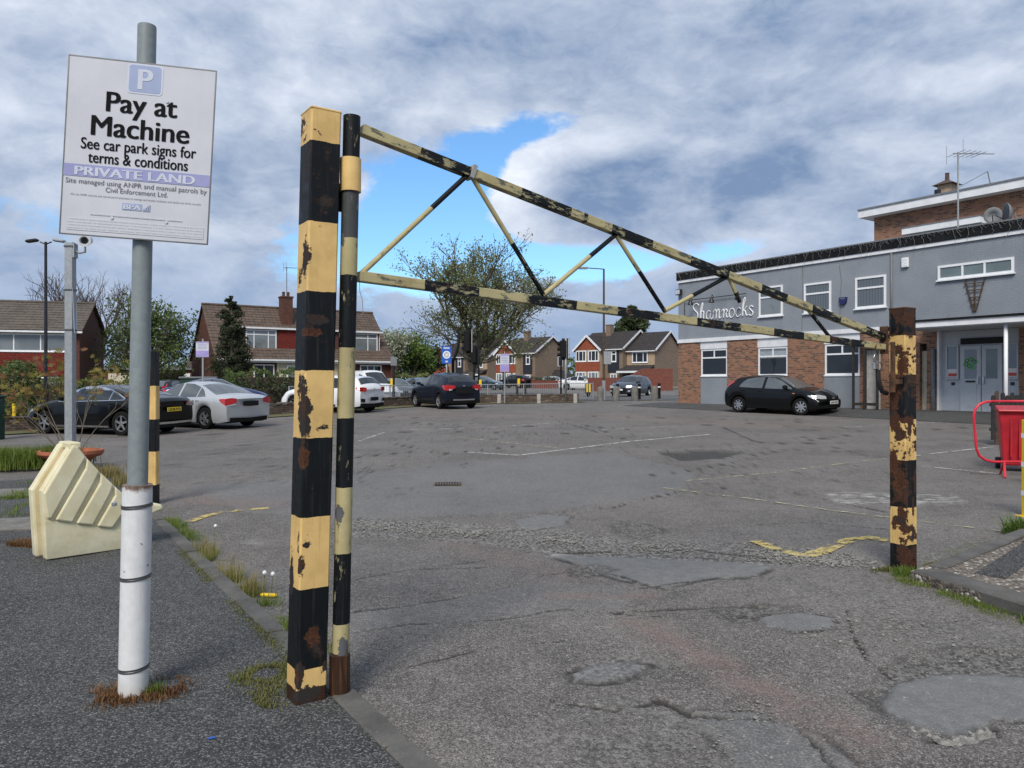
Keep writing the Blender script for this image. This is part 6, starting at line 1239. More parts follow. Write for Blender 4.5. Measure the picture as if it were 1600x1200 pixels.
AUDI = dict(L=4.70, W=.92, r=.335, xF=1.49, xR=-1.33, sill=.19, spokes=5, chrome=True, top=[(-2.36,.88),(-2.33,1.00),(-2.15,1.045),(-1.75,1.09),(-1.0,1.30),(-.45,1.385),(.0,1.395),(.30,1.37),(1.05,1.02),(1.3,.965),(2.0,.80),(2.25,.70),(2.36,.58)], belt=[(-2.36,.86),(-2.1,.95),(-1.3,.965),(0,.93),(1.0,.90),(1.4,.86),(2.0,.72),(2.36,.55)],
    side=[[(-1.45,1.0,1.01),(-1.15,.985,1.14),(-.95,.98,1.21)],[(-.90,.98,1.225),(-.55,.97,1.31),(-.22,.965,1.335)],[(-.14,.96,1.335),(.12,.955,1.33),(.45,.95,1.24),(.92,.945,.98)]], ws=(.32,1.06,.94,1.0), rw=(-1.72,-.75,.95,.88), seams=[(-.18,.32,.95),(-1.0,.55,.95),(.85,.35,.9)], handles=[(-.30,.86),(-1.05,.88)], mirror=(.72,.98),
    end_patch=[('tail_lamp', [(.48,.80,.90),(.66,.78,.92),(.84,.76,.93),(.90,.78,.92)], 'tail_lamp_dark', False, True), ('bumper_trim', [(-.80,.30,.36),(0,.30,.36),(.80,.30,.36)], 'chrome', False, False), ('diffuser', [(-.75,.20,.29),(0,.20,.29),(.75,.20,.29)], 'car_trim', False, False), ('head_lamp', [(.45,.58,.68),(.80,.62,.72)], 'lamp_clear', True, True)],
    side_patch=[('tail_lamp', [(-2.30,.78,.92),(-2.12,.80,.90)], 'tail_lamp_dark', .008, (1,-1)), ('head_lamp', [(1.95,.66,.72),(2.25,.60,.68)], 'lamp_clear', .008, (1,-1)), ('sill_trim', [(-.9,.22,.27),(1.0,.22,.27)], 'chrome', .006, (1,-1))], plates=[(False,.70,'plate','plate_yellow')])
MERC = dict(L=4.69, W=.905, r=.33, xF=1.55, xR=-1.29, sill=.20, spokes=5, dbl=2, glass='car_glass_clear', top=[(-2.345,.90),(-2.31,.985),(-2.1,1.04),(-1.72,1.07),(-1.0,1.335),(-.5,1.43),(-.05,1.445),(.25,1.41),(1.02,1.03),(1.3,.97),(2.0,.80),(2.25,.70),(2.345,.58)], belt=[(-2.345,.87),(-2.0,.94),(-1.3,.965),(0,.93),(1.0,.90),(1.4,.86),(2.0,.72),(2.345,.55)],
    side=[[(-1.34,.995,1.005),(-1.15,.985,1.17),(-.98,.98,1.26)],[(-.93,.98,1.275),(-.55,.97,1.37),(-.17,.965,1.385)],[(-.08,.96,1.385),(.12,.955,1.37),(.45,.95,1.26),(.92,.945,.98)]], ws=(.28,1.03,.94,1.0), rw=(-1.68,-.86,.93,.88), seams=[(-.13,.32,.95),(-.98,.6,.95),(.85,.35,.9)], handles=[(-.28,.85),(-1.02,.87)], mirror=(.72,.97),
    end_patch=[('tail_lamp', [(.52,.80,.93),(.66,.77,.95),(.82,.73,.94),(.88,.72,.90)], 'tail_lamp', False, True), ('reversing_lamp', [(.56,.745,.775),(.86,.70,.73)], 'lamp_clear', False, True), ('plate_recess', [(-.30,.70,.84),(0,.69,.85),(.30,.70,.84)], 'car_trim', False, False), ('diffuser', [(-.72,.22,.36),(0,.22,.34),(.72,.22,.36)], 'car_trim', False, False), ('head_lamp', [(.45,.58,.68),(.80,.62,.72)], 'lamp_clear', True, True)],
    side_patch=[('tail_lamp', [(-2.28,.74,.93),(-2.14,.80,.93),(-2.02,.88,.92)], 'tail_lamp', .008, (1,-1))], plates=[(False,.775,None,'car_trim')])
KIA = dict(L=4.36, W=.90, r=.335, xF=1.36, xR=-1.34, sill=.25, spokes=5, top=[(-2.18,.92),(-2.14,1.08),(-1.98,1.25),(-1.75,1.48),(-1.3,1.53),(-.4,1.555),(.05,1.53),(.35,1.47),(1.05,1.08),(1.35,1.01),(1.9,.90),(2.1,.78),(2.18,.62)], belt=[(-2.18,.90),(-2.0,1.0),(-1.3,1.02),(0,.97),(1.0,.94),(1.4,.90),(1.9,.80),(2.18,.58)],
    side=[[(-1.62,1.06,1.07),(-1.35,1.05,1.33),(-1.1,1.04,1.40)],[(-1.03,1.03,1.41),(-.6,1.02,1.44),(-.22,1.01,1.45)],[(-.14,1.0,1.45),(.2,.99,1.42),(.5,.985,1.33),(.96,.98,1.02)]], ws=(.34,1.06,.94,1.0), rw=(-2.02,-1.78,.94,.90), seams=[(-.18,.38,1.0),(-1.05,.6,1.0),(.85,.4,.95)], handles=[(-.32,.90),(-1.1,.93)], mirror=(.74,1.03),
    end_patch=[('tail_lamp', [(.50,.88,1.03),(.68,.88,1.06),(.86,.90,1.05)], 'tail_lamp', False, True), ('lower_trim', [(-.82,.24,.40),(0,.24,.38),(.82,.24,.40)], 'car_trim', False, False), ('reflector', [(.58,.44,.58),(.80,.46,.60)], 'car_trim', False, True), ('badge', [(-.05,.93,1.0),(.05,.93,1.0)], 'chrome', False, False), ('plate_recess', [(-.28,.50,.64),(0,.49,.65),(.28,.50,.64)], 'car_trim', False, False)],
    side_patch=[('tail_lamp', [(-2.12,.92,1.05),(-1.92,1.0,1.06)], 'tail_lamp', .008, (1,-1)), ('sill_trim', [(-.85,.27,.36),(.9,.27,.36)], 'car_trim', .006, (1,-1))])
HRV = dict(L=4.30, W=.90, r=.34, xF=1.31, xR=-1.30, sill=.25, spokes=5, rim='alloy', dbl=2, top=[(-2.15,.92),(-2.11,1.06),(-1.97,1.22),(-1.68,1.46),(-1.35,1.545),(-.5,1.605),(.0,1.59),(.30,1.52),(1.05,1.13),(1.35,1.05),(1.85,.93),(2.08,.80),(2.15,.62)], belt=[(-2.15,.90),(-1.95,1.04),(-1.3,1.09),(0,1.02),(1.0,.98),(1.4,.93),(1.9,.82),(2.15,.58)],
    side=[[(-1.25,1.13,1.14),(-1.05,1.10,1.36),(-.75,1.08,1.44),(-.24,1.06,1.48)],[(-.14,1.05,1.485),(.2,1.035,1.46),(.5,1.03,1.37),(.98,1.02,1.06)]], ws=(.32,1.06,.94,1.0), rw=(-1.99,-1.62,.95,.90), seams=[(-.18,.38,1.05),(.85,.4,1.0)], handles=[(-.30,.95)], mirror=(.76,1.08),
    end_patch=[('tail_lamp', [(.42,.93,1.03),(.60,.86,1.06),(.80,.82,1.07),(.88,.84,1.05)], 'tail_lamp', False, True), ('reversing_lamp', [(.56,.84,.90),(.70,.82,.88)], 'lamp_clear', False, True), ('badge', [(-.05,.98,1.06),(.05,.98,1.06)], 'chrome', False, False), ('plate_recess', [(-.42,.70,.92),(0,.69,.92),(.42,.70,.92)], 'car_trim', False, False), ('skid_plate', [(-.52,.38,.45),(0,.38,.44),(.52,.38,.45)], 'chrome', False, False), ('lower_trim', [(-.84,.25,.40),(0,.25,.37),(.84,.25,.40)], 'car_trim', False, False)],
    side_patch=[('tail_lamp', [(-2.09,.84,1.06),(-1.92,.90,1.06),(-1.76,1.0,1.06)], 'tail_lamp', .008, (1,-1)), ('sill_trim', [(-.8,.27,.36),(.85,.27,.36)], 'car_trim', .006, (1,-1))])
FOCUS = dict(L=4.17, W=.86, r=.308, xF=1.27, xR=-1.345, sill=.21, spokes=8, steer=R(14), top=[(-2.085,.84),(-2.06,.95),(-1.98,1.045),(-1.74,1.25),(-1.48,1.375),(-1.05,1.43),(-.45,1.45),(.0,1.43),(.25,1.375),(1.12,.985),(1.4,.935),(1.78,.82),(2.0,.68),(2.085,.54)], belt=[(-2.085,.80),(-1.9,.93),(-1.3,.955),(0,.92),(1.0,.885),(1.4,.85),(1.8,.72),(2.085,.50)],
    side=[[(-1.30,1.0,1.03),(-1.20,.985,1.18),(-1.05,.98,1.29),(-.7,.965,1.355),(-.29,.955,1.365)],[(-.18,.95,1.365),(.12,.945,1.335),(.45,.94,1.22),(.92,.935,.97)]], ws=(.26,1.12,.94,1.0), rw=(-1.95,-1.50,.92,.9), seams=[(-.235,.30,.93),(-1.16,.62,.95),(.88,.35,.88)], handles=[(-.38,.84),(-1.12,.87)], handle_mat='car_trim', mirror=(.70,.97), mirror_mat='car_trim', wsg='car_glass_clear', glass='car_glass_clear',
    end_patch=[('head_lamp', [(.42,.60,.70),(.62,.60,.74),(.80,.62,.76)], 'lamp_clear', True, True), ('grille', [(-.36,.58,.66),(0,.57,.68),(.36,.58,.66)], 'car_trim', True, False), ('intake', [(-.5,.27,.37),(0,.26,.38),(.5,.27,.37)], 'car_trim', True, False), ('badge', [(-.08,.60,.66),(.08,.60,.66)], 'chrome', True, False)],
    side_patch=[('head_lamp', [(1.62,.70,.715),(1.8,.63,.74),(1.98,.60,.69)], 'lamp_clear', .010, (1,-1)), ('tail_lamp', [(-1.99,.98,1.02),(-1.86,1.02,1.11),(-1.70,1.11,1.20),(-1.60,1.18,1.24)], 'tail_lamp', .02, (1,-1)), ('rubbing_strip', [(-1.0,.58,.61),(.92,.57,.60)], 'car_trim', .010, (1,-1)), ('side_repeater', [(1.0,.77,.80),(1.08,.77,.80)], 'indicator', .010, (1,-1))], plates=[(True,.47,'plate2','plate_white')])
SWIFT = dict(L=3.84, W=.865, r=.30, xF=1.18, xR=-1.27, sill=.20, spokes=5, top=[(-1.92,.88),(-1.88,1.02),(-1.75,1.25),(-1.5,1.42),(-.8,1.49),(-.2,1.49),(.15,1.43),(.92,1.04),(1.25,.98),(1.65,.86),(1.85,.72),(1.92,.58)], belt=[(-1.92,.86),(-1.7,.99),(-1.2,1.0),(0,.955),(.9,.92),(1.3,.88),(1.65,.76),(1.92,.54)],
    side=[[(-1.25,1.04,1.06),(-1.08,1.03,1.30),(-.62,1.01,1.39),(-.30,1.0,1.40)],[(-.20,.995,1.40),(.1,.985,1.37),(.4,.98,1.25),(.80,.97,1.0)]], ws=(.18,.96,.94,1.0), rw=(-1.80,-1.52,.94,.9), seams=[(-.25,.32,.97),(.75,.35,.92)], handles=[(-.36,.88)], mirror=(.62,1.0),
    end_patch=[('head_lamp', [(.46,.62,.74),(.62,.62,.78),(.80,.64,.80)], 'lamp_clear', True, True), ('grille', [(-.46,.42,.62),(0,.40,.64),(.46,.42,.62)], 'car_trim', True, False), ('fog_lamp', [(.60,.36,.46),(.76,.37,.47)], 'lamp_clear', True, True), ('badge', [(-.07,.58,.65),(.07,.58,.65)], 'chrome', True, False)],
    side_patch=[('head_lamp', [(1.48,.74,.76),(1.65,.68,.78),(1.80,.64,.74)], 'lamp_clear', .010, (1,-1))], plates=[(True,.50,None,'plate_white')])
Car('parked_car', 'black fastback saloon with yellow rear plate, behind the potted shrub', at(171, 22.3), (-.945, .326), AUDI, 'paint_black', 'cars parked nose to the low wall')
Car('parked_car', 'silver saloon with red tail lamps next to the black fastback', at(312, 24.6), (-.87, .49), MERC, 'paint_silver', 'cars parked nose to the low wall')
Car('parked_car', 'white crossover half hidden behind the tall striped post', at(519, 32.5), (-.90, .43), KIA, 'paint_white', 'cars parked nose to the low wall')
Car('parked_car', 'dark navy crossover with red tail lamps below the street tree', at(693, 35.5), (-.50, .866), HRV, 'paint_navy', 'cars parked nose to the low wall')
Car('parked_car', 'black hatchback with red high tail lamp in front of the pub', at(1221, 29.0), (.615, -.788), FOCUS, 'paint_black')
Car('passing_car', 'slate grey small hatchback on the road behind the stone bollards', at(986, 54.5), (-.55, -.835), SWIFT, 'paint_slate')
SEDAN2 = dict(MERC); SEDAN2['end_patch'] = MERC['end_patch'][:1]; SEDAN2['plates'] = []
HATCH2 = dict(FOCUS); HATCH2['steer'] = 0; HATCH2['plates'] = [(False, .62, None, 'plate_yellow')]; HATCH2['end_patch'] = FOCUS['end_patch']+[('tail_lamp', [(.60,.86,1.06),(.80,.84,1.08)], 'tail_lamp', False, True)]
HATCH2['side_patch'] = [FOCUS['side_patch'][0], FOCUS['side_patch'][1]]
Car('distant_car', 'dark hatchback with tall red tail lamps by the white garage door', at(268, 44), (.1, .99), HATCH2, 'paint_black', 'cars beyond the low wall')
Car('distant_car', 'dark blue car mostly hidden behind the silver saloon', at(338, 36), (.95, .30), SEDAN2, 'paint_blue', 'cars beyond the low wall')
VAN = dict(KIA); VAN.update(L=4.7, W=.95, top=[(-2.35,1.0),(-2.33,1.5),(-2.2,1.85),(-1.9,1.93),(.3,1.93),(.55,1.85),(1.35,1.15),(1.6,1.05),(2.1,.95),(2.3,.8),(2.35,.6)], belt=[(-2.35,.95),(0,1.05),(1.2,1.02),(1.6,.95),(2.1,.85),(2.35,.56)], side=[[(.1,1.1,1.7),(.5,1.09,1.62),(1.1,1.08,1.14)]], ws=(.6,1.4,.94,1.0), rw=(-2.32,-2.25,.9,.9), seams=[], handles=[], end_patch=[], side_patch=[], xF=1.5, xR=-1.5, cat='van')
VAN.pop('mirror')
Car('distant_van', 'white van behind the railings, right of the tall striped post', at(577, 46), (.62, -.78), VAN, 'paint_white', 'cars beyond the low wall')
Car('distant_car', 'grey car behind the railings left of the green tree', at(617, 47), (.55, -.835), HATCH2, 'paint_grey', 'cars beyond the low wall')
Car('distant_car', 'pale blue car roof showing left of the navy crossover', at(657, 62), (.5, -.86), HATCH2, 'paint_sky', 'cars beyond the low wall')
Car('distant_car', 'dark teal saloon behind the railings right of the navy crossover', at(757, 82), (.9, -.43), SEDAN2, 'paint_teal', 'cars beyond the low wall')
Car('distant_car', 'dark sport utility car beyond the purple parking sign', at(803, 92), (-.8, .6), dict(HRV, end_patch=HRV['end_patch'][:1]), 'paint_black', 'cars beyond the low wall')
Car('distant_car', 'white hatchback parked in the drive of the gabled house', at(909, 78), (.88, -.47), dict(SEDAN2, glass='car_glass'), 'paint_white', 'cars beyond the low wall')
Car('distant_car', 'silver car by the conservatory of the middle gabled house', at(868, 100), (.9, -.4), HATCH2, 'paint_silver', 'cars beyond the low wall')
# ================================================================== boundary: low wall, verge, railings, road
WL = [Vector((-22, 14.5, 0)), Vector((-14.5, 23.2, 0)), Vector((-9.2, 30.5, 0)), Vector((-4.8, 38.2, 0)), Vector((-1.5, 41.2, 0)), Vector((3.75, 43.0, 0))]
def ribbon(name, pts, w0, w1, m_, dz, label=None, kind=True, res=1.0):
    V = []; Fc = []; P = []
    for a, b_ in zip(pts[:-1], pts[1:]):
        n = max(2, int((b_-a).length/res)); P += [a.lerp(b_, i/n) for i in range(n)]
    P.append(pts[-1]); nw = 6
    for i, p in enumerate(P):
        t_ = (P[min(i+1, len(P)-1)]-P[max(i-1, 0)]); t_.z = 0; t_.normalize(); s_ = Vector((-t_.y, t_.x, 0))
        for k in range(nw+1): q_ = p+s_*(w0+(w1-w0)*k/nw); V.append((q_.x, q_.y, float(gz(q_.x, q_.y))+dz))
    for i in range(len(P)-1):
        for k in range(nw): Fc.append((i*(nw+1)+k, i*(nw+1)+k+1, (i+1)*(nw+1)+k+1, (i+1)*(nw+1)+k))
    me = bpy.data.meshes.new(name); me.from_pydata(V, [], Fc); o = link(name, me, m_); return struct(o, label) if kind else o
ribbon('verge', WL, -1.3, .2, 'verge_grass', .03, 'thin grass verge in front of the low wall')
ribbon('footway', WL, .5, 2.6, 'concrete_pale', .02, 'pale footway behind the low wall')
ribbon('road', [Vector((-60, 8, 0))]+[p+Vector((-5.5, 6.2, 0)) for p in WL]+[Vector((40, 52, 0)), Vector((90, 60, 0))], -4.5, 5.5, 'asphalt_road', .025, 'grey road beyond the low wall')
ribbon('grass_verge', [Vector((8, 83, 0)), Vector((20, 78, 0)), Vector((40, 72, 0))], -2, 2, 'verge_grass', .05, 'grass strip in front of the gabled house'); ribbon('grass_verge', [Vector((-10, 62, 0)), Vector((-3, 66, 0))], -3, 3, 'verge_grass', .05, 'grass round the street tree'); ribbon('grass_verge', [Vector((-60, 48, 0)), Vector((-36, 47, 0)), Vector((-10, 58, 0))], -3, 3, 'verge_grass', .05, 'front gardens of the houses on the left')
lw = thing('low_brick_wall', 'low dark brick wall along the back of the car park', 'wall', (0, 0, 0))
for a, b_ in zip(WL[:-1], WL[1:]):
    L_ = (b_-a).length; n = max(1, round(L_/2.5))
    for i in range(n):
        p, q_ = a.lerp(b_, i/n), a.lerp(b_, (i+1)/n); c = (p+q_)/2; ang = math.atan2((q_-p).y, (q_-p).x); l = (q_-p).length; z0 = float(gz(c.x, c.y))
        MB().box(-l/2, l/2, 0, .22, -.3, .40+random.uniform(-.015, .015)).build('wall_section', 'low_wall_brick', lw, loc=(c.x, c.y, z0), rot=(0, 0, ang)); MB().cbox((0, .11, .44), (l-.01, .27, .06), .012).build('coping', 'low_wall_brick', lw, loc=(c.x, c.y, z0), rot=(0, 0, ang))
def railing(name, label, a, b_, h=1.05, seg=2.0):
    t_ = thing(name, label, 'railing', (0, 0, 0)); L_ = (b_-a).length; n = max(1, round(L_/seg)); d_ = (b_-a).normalized()
    bars = MB()
    for i in range(n+1):
        p = a.lerp(b_, i/n); z = float(gz(p.x, p.y)); MB().box(-.03, .03, -.03, .03, -.1, h).build('post', 'galvanised_steel', t_, loc=(p.x, p.y, z), rot=(0, 0, math.atan2(d_.y, d_.x)))
    for i in range(n):
        p, q_ = a.lerp(b_, i/n), a.lerp(b_, (i+1)/n); zp, zq = float(gz(p.x, p.y)), float(gz(q_.x, q_.y))
        for hh in (h-.03, .12): MB().tube([(p.x, p.y, zp+hh), (q_.x, q_.y, zq+hh)], .025, 6).build('rail', 'galvanised_steel', t_)
        for k in range(1, 16): u = k/16; r_ = p.lerp(q_, u); z = zp+(zq-zp)*u; bars.tube([(r_.x, r_.y, z+.12), (r_.x, r_.y, z+h-.03)], .009, 4, False)
    o = bars.build('infill_bars', 'galvanised_steel', t_); o['kind'] = 'stuff'
railing('guard_railing', 'grey guard railing behind the low wall and navy crossover', Vector((-9.3, 38.5, 0)), Vector((-3.9, 44.6, 0))); railing('guard_railing', 'grey guard railing behind the purple parking sign', Vector((-3.6, 45, 0)), Vector((5.0, 47.5, 0))); railing('guard_railing', 'short grey guard railing behind the white crossover', at(452, 35), at(500, 37))
# white stub posts on the wall, stone bollards, black bollards
for px, lb in ((780, 'cream concrete stub post just left of the purple parking sign pole'), (842, 'cream concrete stub post between two sign poles at the wall'), (899, 'cream concrete stub post at the right end of the low wall')):
    p = at(px, 40.6); tag(MB().cbox((0, 0, .24), (.20, .16, .52), .03).build('stub_post', 'concrete_pale', None, loc=p), lb, 'stub post', 'cream stub posts by the low wall')
for i, (px, lb) in enumerate(((938, 'leftmost stone bollard, left of the lamp post foot'), (962.5, 'second stone bollard, before the small grey car'), (992, 'third stone bollard, right of the grey car bonnet'), (1023, 'rightmost stone bollard, nearest the pub'))):
    p = at(px, 44.2); tag(MB().lathe([(.19, -.1), (.20, .1), (.19, .7), (.16, .80), (.08, .85), (.01, .86)], 14).build('stone_bollard', 'concrete_slab', None, loc=p, rot=(random.uniform(-.03, .03), random.uniform(-.03, .03), 0), smooth='auto'), lb, 'bollard', 'stone bollards across the car park exit')
for px, Y, lb in ((965, 47, 'black bollard beside the second stone bollard'), (999, 47, 'black bollard before the grey car door'), (1030, 48, 'black bollard right of the last stone bollard')):
    p = at(px, Y); t_ = thing('black_bollard', lb, 'bollard', p, 0, 'black street bollards'); MB().lathe([(.09, 0), (.085, .85), (.10, .87), (.09, .97), (.02, 1.0)], 12).build('shaft', 'signal_black', t_, smooth='auto'); MB().lathe([(.092, .72), (.092, .80)], 12).build('band', 'white_upvc', t_)
# ------------------------------------------------------------------ street lamps, signals, signs
def lamp(label, px, Y, ytop, arm=-1, m_='black_metal', double=False, plate=None):
    p = at(px, Y); H = zpx(ytop, Y)-p.z; t_ = thing('street_lamp', label, 'street lamp', p); MB().tube([(0, 0, 0), (0, 0, 1.2)], .11, 10).build('base', 'galvanised_steel' if plate else m_, t_); MB().tube([(0, 0, 1.2), (0, 0, H)], [.075, .055], 10).build('column', m_, t_)
    if not double:
        MB().tube([(0, 0, H-.02), (arm*.5, 0, H+.02), (arm*1.0, 0, H+.05)], .03, 8).build('arm', m_, t_); MB().cbox((arm*1.25, 0, H+.06), (.62, .26, .12), .04).build('lamp_head', 'galvanised_steel', t_); MB().cbox((arm*1.25, 0, H-.01), (.45, .2, .03), .01).build('lens', 'lamp_clear', t_)
    else:
        for sg in (1, -1): 
            MB().tube([(0, 0, H-.1), (sg*.25, 0, H)], .03, 8).build('arm', m_, t_); MB().cbox((sg*.45, 0, H+.06), (.5, .28, .12), .04).build('lamp_head', 'black_metal' if sg > 0 else 'galvanised_steel', t_, rot=(0, R(-8*sg), 0))
    if plate: MB().box(-.02, .42, -.14, -.09, zpx(569, Y)-p.z, zpx(549, Y)-p.z).build('plate', 'galvanised_steel', t_)
    return t_
lamp('tall dark street lamp with a single arm beside the stone bollards', 943.5, 45.5, 420, -1, 'brown_timber', False, True); lamp('tall black twin headed lamp post at far left', 71.5, 33, 378, 1, 'black_metal', True)
def parksign(label, px, Y, y0, y1, xw, lower=True, group=None):
    p = at(px, Y); t_ = thing('parking_notice', label, 'sign', p, 0, group); H = zpx(y0, Y)-p.z; h0 = zpx(y1, Y)-p.z; w = xw/F*Y/2
    MB().tube([(0, 0, 0), (0, 0, H+.12)], .038, 10).build('pole', 'galvanised_steel', t_); MB().box(-w, w, -.06, -.045, h0, H).build('board', 'sign_face', t_); MB().box(-w+.005, w-.005, -.063, -.0605, h0+.01, h0+(H-h0)*.42).build('lower_panel', 'purple_sign', t_); MB().box(-w+.005, w-.005, -.063, -.0605, H-(H-h0)*.10, H-.01).build('header', 'purple_sign', t_)
    for k in range(4): MB().box(-w*.7, w*.7, -.063, -.0605, H-(H-h0)*(.20+k*.09), H-(H-h0)*(.17+k*.09)).build('print_line', 'sign_violet', t_)
parksign('white and purple parking notice on a pole by the low wall', 788.5, 40.9, 553, 581, 14); parksign('white and purple parking notice in front of the chalet house', 317, 31, 534, 558, 20)
# camera post at the left
cp = G(110, 765, .045); CH = zpx(379, cp.y)-cp.z
ct = thing('camera_post', 'square galvanised post carrying a security camera and a notice', 'camera post', cp)
MB().box(-.055, .055, -.055, .055, -.1, CH).build('post', 'galvanised_steel', ct, bevel=.006)
MB().tube([(.055, 0, CH-.12), (.14, -.01, CH-.15), (.22, -.02, CH-.14), (.22, -.02, CH-.03)], .016, 8).build('arm', 'galvanised_steel', ct, smooth=True); MB().box(.055, .08, -.05, .05, CH-.22, CH-.02).build('wall_plate', 'galvanised_steel', ct)
o = MB().lathe([(.02, -.16), (.065, -.15), (.075, .12), (.085, .14), (.085, .19), (.06, .19), (.06, .15), (.01, .14)], 18, axis='y').build('camera_body', 'white_paint', ct, loc=(.24, -.02, CH+.03), rot=(R(-12), 0, R(200)), smooth='auto'); MB().lathe([(.001, .155), (.045, .155), (.045, .145)], 14, axis='y').build('lens', 'car_glass', o)
for z in (CH-.68, CH-1.25, CH-.06): MB().box(-.062, .062, -.062, .062, z-.012, z+.012).build('band', 'steel_band', ct)
nb = MB(); nb.add([(.06, -.06, CH-.66), (-.05, .22, CH-.64), (-.03, .22, CH-1.28), (.085, -.06, CH-1.30), (.064, -.058, CH-.66), (-.046, .222, CH-.64), (-.026, .222, CH-1.28), (.089, -.058, CH-1.30)], [(0,1,2,3),(7,6,5,4),(0,4,5,1),(1,5,6,2),(2,6,7,3),(3,7,4,0)]); nb.build('notice_board', 'sign_pale', ct)
# traffic signals
def signal(label, px, Y, ytop, ybot, xo=0.0, facing=1, pole='galvanised_steel', bend=False):
    p = at(px, Y); t_ = thing('traffic_signal', label, 'traffic light', p, 0, 'traffic signals at the junction'); H = zpx(ytop, Y)-p.z; h0 = zpx(ybot, Y)-p.z
    if bend: MB().tube([(-.75, 0, 0), (-.75, 0, h0-.6), (-.55, 0, h0-.1), (-.42, 0, h0+.3), (-.40, 0, H+.2)], .085, 10).build('pole', 'signal_black', t_, smooth=True)
    else: MB().tube([(0, 0, 0), (0, 0, H+.15)], .055, 10).build('pole', pole, t_, smooth=True)
    MB().cbox((xo, -.05, (H+h0)/2), (.34, .24, H-h0), .03).build('housing', 'signal_black', t_); MB().box(xo+.14*facing-.2, xo+.14*facing+.2, .08, .10, h0-.12, H+.12).build('backing_board', 'signal_black', t_); MB().box(xo+.30*facing-.012, xo+.30*facing+.012, .06, .104, h0-.05, H+.1).build('white_edge', 'white_paint', t_)
    for k in range(3):
        z = H-(H-h0)*(k+.5)/3; MB().lathe([(.09, 0), (.10, -.06), (.10, -.16), (.092, -.16), (.085, -.02)], 14, axis='x', c=(xo-.16*facing, -.05, z)).build('hood', 'signal_black', t_)
    return t_
signal('traffic signal with back board in front of the street tree trunk', 727, 47, 517, 549, .1, 1, bend=True); signal('small traffic signal right of the street tree trunk', 741, 50, 543, 567, -.05, 1, 'signal_black'); signal('traffic signal on a grey pole in front of the middle gabled house', 884, 42.5, 532, 559, -.15, 1)
def simple_pole(name, label, px, Y, ytop, r, m_, extra=None, cat='pole'):
    p = at(px, Y); t_ = thing(name, label, cat, p); H = zpx(ytop, Y)-p.z; MB().tube([(0, 0, 0), (0, 0, H)], r, 8).build('pole', m_, t_, smooth=True)
    if extra: extra(t_, H)
    return t_
def pushbox(z): return lambda t_, H: MB().cbox((.10, -.06, z), (.16, .14, .42), .02).build('push_button_unit', 'bright_yellow', t_)
simple_pole('crossing_pole', 'black pole with yellow button box right of the navy crossover', 748, 46, 537, .055, 'signal_black', pushbox(1.1)); simple_pole('crossing_pole', 'short black pole with yellow button box left of two behind the railings', 808, 46.5, 589, .07, 'signal_black', pushbox(1.15)); simple_pole('crossing_pole', 'short plain black pole right of two behind the railings', 821, 46.5, 590, .06, 'signal_black'); simple_pole('crossing_pole', 'black pole with yellow box behind the white van', 615, 44, 570, .07, 'signal_black', lambda t_, H: (MB().cbox((-.10, -.06, 1.15), (.14, .14, .5), .02).build('push_button_unit', 'bright_yellow', t_), MB().box(-.16, .2, -.08, -.05, H-.05, H+.45).build('plate', 'lead_flashing', t_)))
simple_pole('bent_pole', 'black pole in front of the conservatory of the middle house', 876.5, 43.5, 560, .05, 'signal_black'); simple_pole('thin_lamp_column', 'thin dark lamp column behind the purple parking sign', 786.5, 75, 513, .05, 'black_metal'); simple_pole('thin_lamp_column', 'thin dark lamp column behind the blue sign left of the tree', 700, 70, 480, .05, 'black_metal')
def blues(t_, H):
    MB().box(-.30, .30, -.09, -.06, H-1.05, H).build('board', 'road_blue', t_); MB().lathe([(.001, -.093), (.23, -.093), (.23, -.0905)], 24, axis='y', c=(0, 0, H-.52)).build('disc', 'white_upvc', t_)
    for r_, w_ in ((.15, .012), (.09, .012)):
        MB().lathe([(r_-w_, -.097), (r_+w_, -.097), (r_+w_, -.0945), (r_-w_, -.0945)], 24, axis='y', c=(0, 0, H-.52), cap=False).build('emblem_ring', 'sign_dark_grey', t_)
    MB().box(-.18, .18, -.094, -.0905, H-.16, H-.07).build('print_line', 'sign_pale', t_); MB().box(-.08, .08, -.094, -.0905, H-.98, H-.88).build('print_line', 'sign_pale', t_)
simple_pole('blue_sign', 'blue sign with white round emblem left of the street tree', 698, 46.5, 541, .05, 'galvanised_steel', blues, 'sign')
def keepleft(label, px, Y, h=1.1):
    p = at(px, Y); t_ = thing('traffic_bollard', label, 'traffic bollard', p); MB().prism([(-.19, .35), (-.19, h), (.19, h), (.19, .35), (0, 0)], -.12, .12).build('shell', 'signal_black', t_, bevel=.03); MB().box(-.15, -.03, -.125, -.121, .38, h-.05).build('yellow_panel', 'bright_yellow', t_); MB().box(.04, .15, -.125, -.121, .38, h-.05).build('yellow_panel', 'bright_yellow', t_)
keepleft('yellow and black traffic bollard left of the tall lamp post', 919, 52, 1.0)
p = at(22, 27); t_ = thing('traffic_bollard', 'slim yellow banded bollard behind the shrub at far left', 'traffic bollard', p); MB().tube([(0, 0, 0), (0, 0, .75)], .05, 10).build('shaft', 'signal_black', t_); MB().tube([(0, 0, .22), (0, 0, .68)], .056, 10).build('band', 'bright_yellow', t_)
p = at(310, 40); t_ = thing('street_cabinet', 'dark green street cabinet in front of the chalet house', 'cabinet', p, R(20)); MB().cbox((0, 0, .75), (1.7, .8, 1.4), .02).build('body', 'green_box', t_); MB().cbox((0, 0, 1.50), (1.85, .92, .10), .02).build('lid', 'lead_flashing', t_); MB().box(-.01, .01, -.405, -.401, .1, 1.4).build('door_seam', 'signal_black', t_)
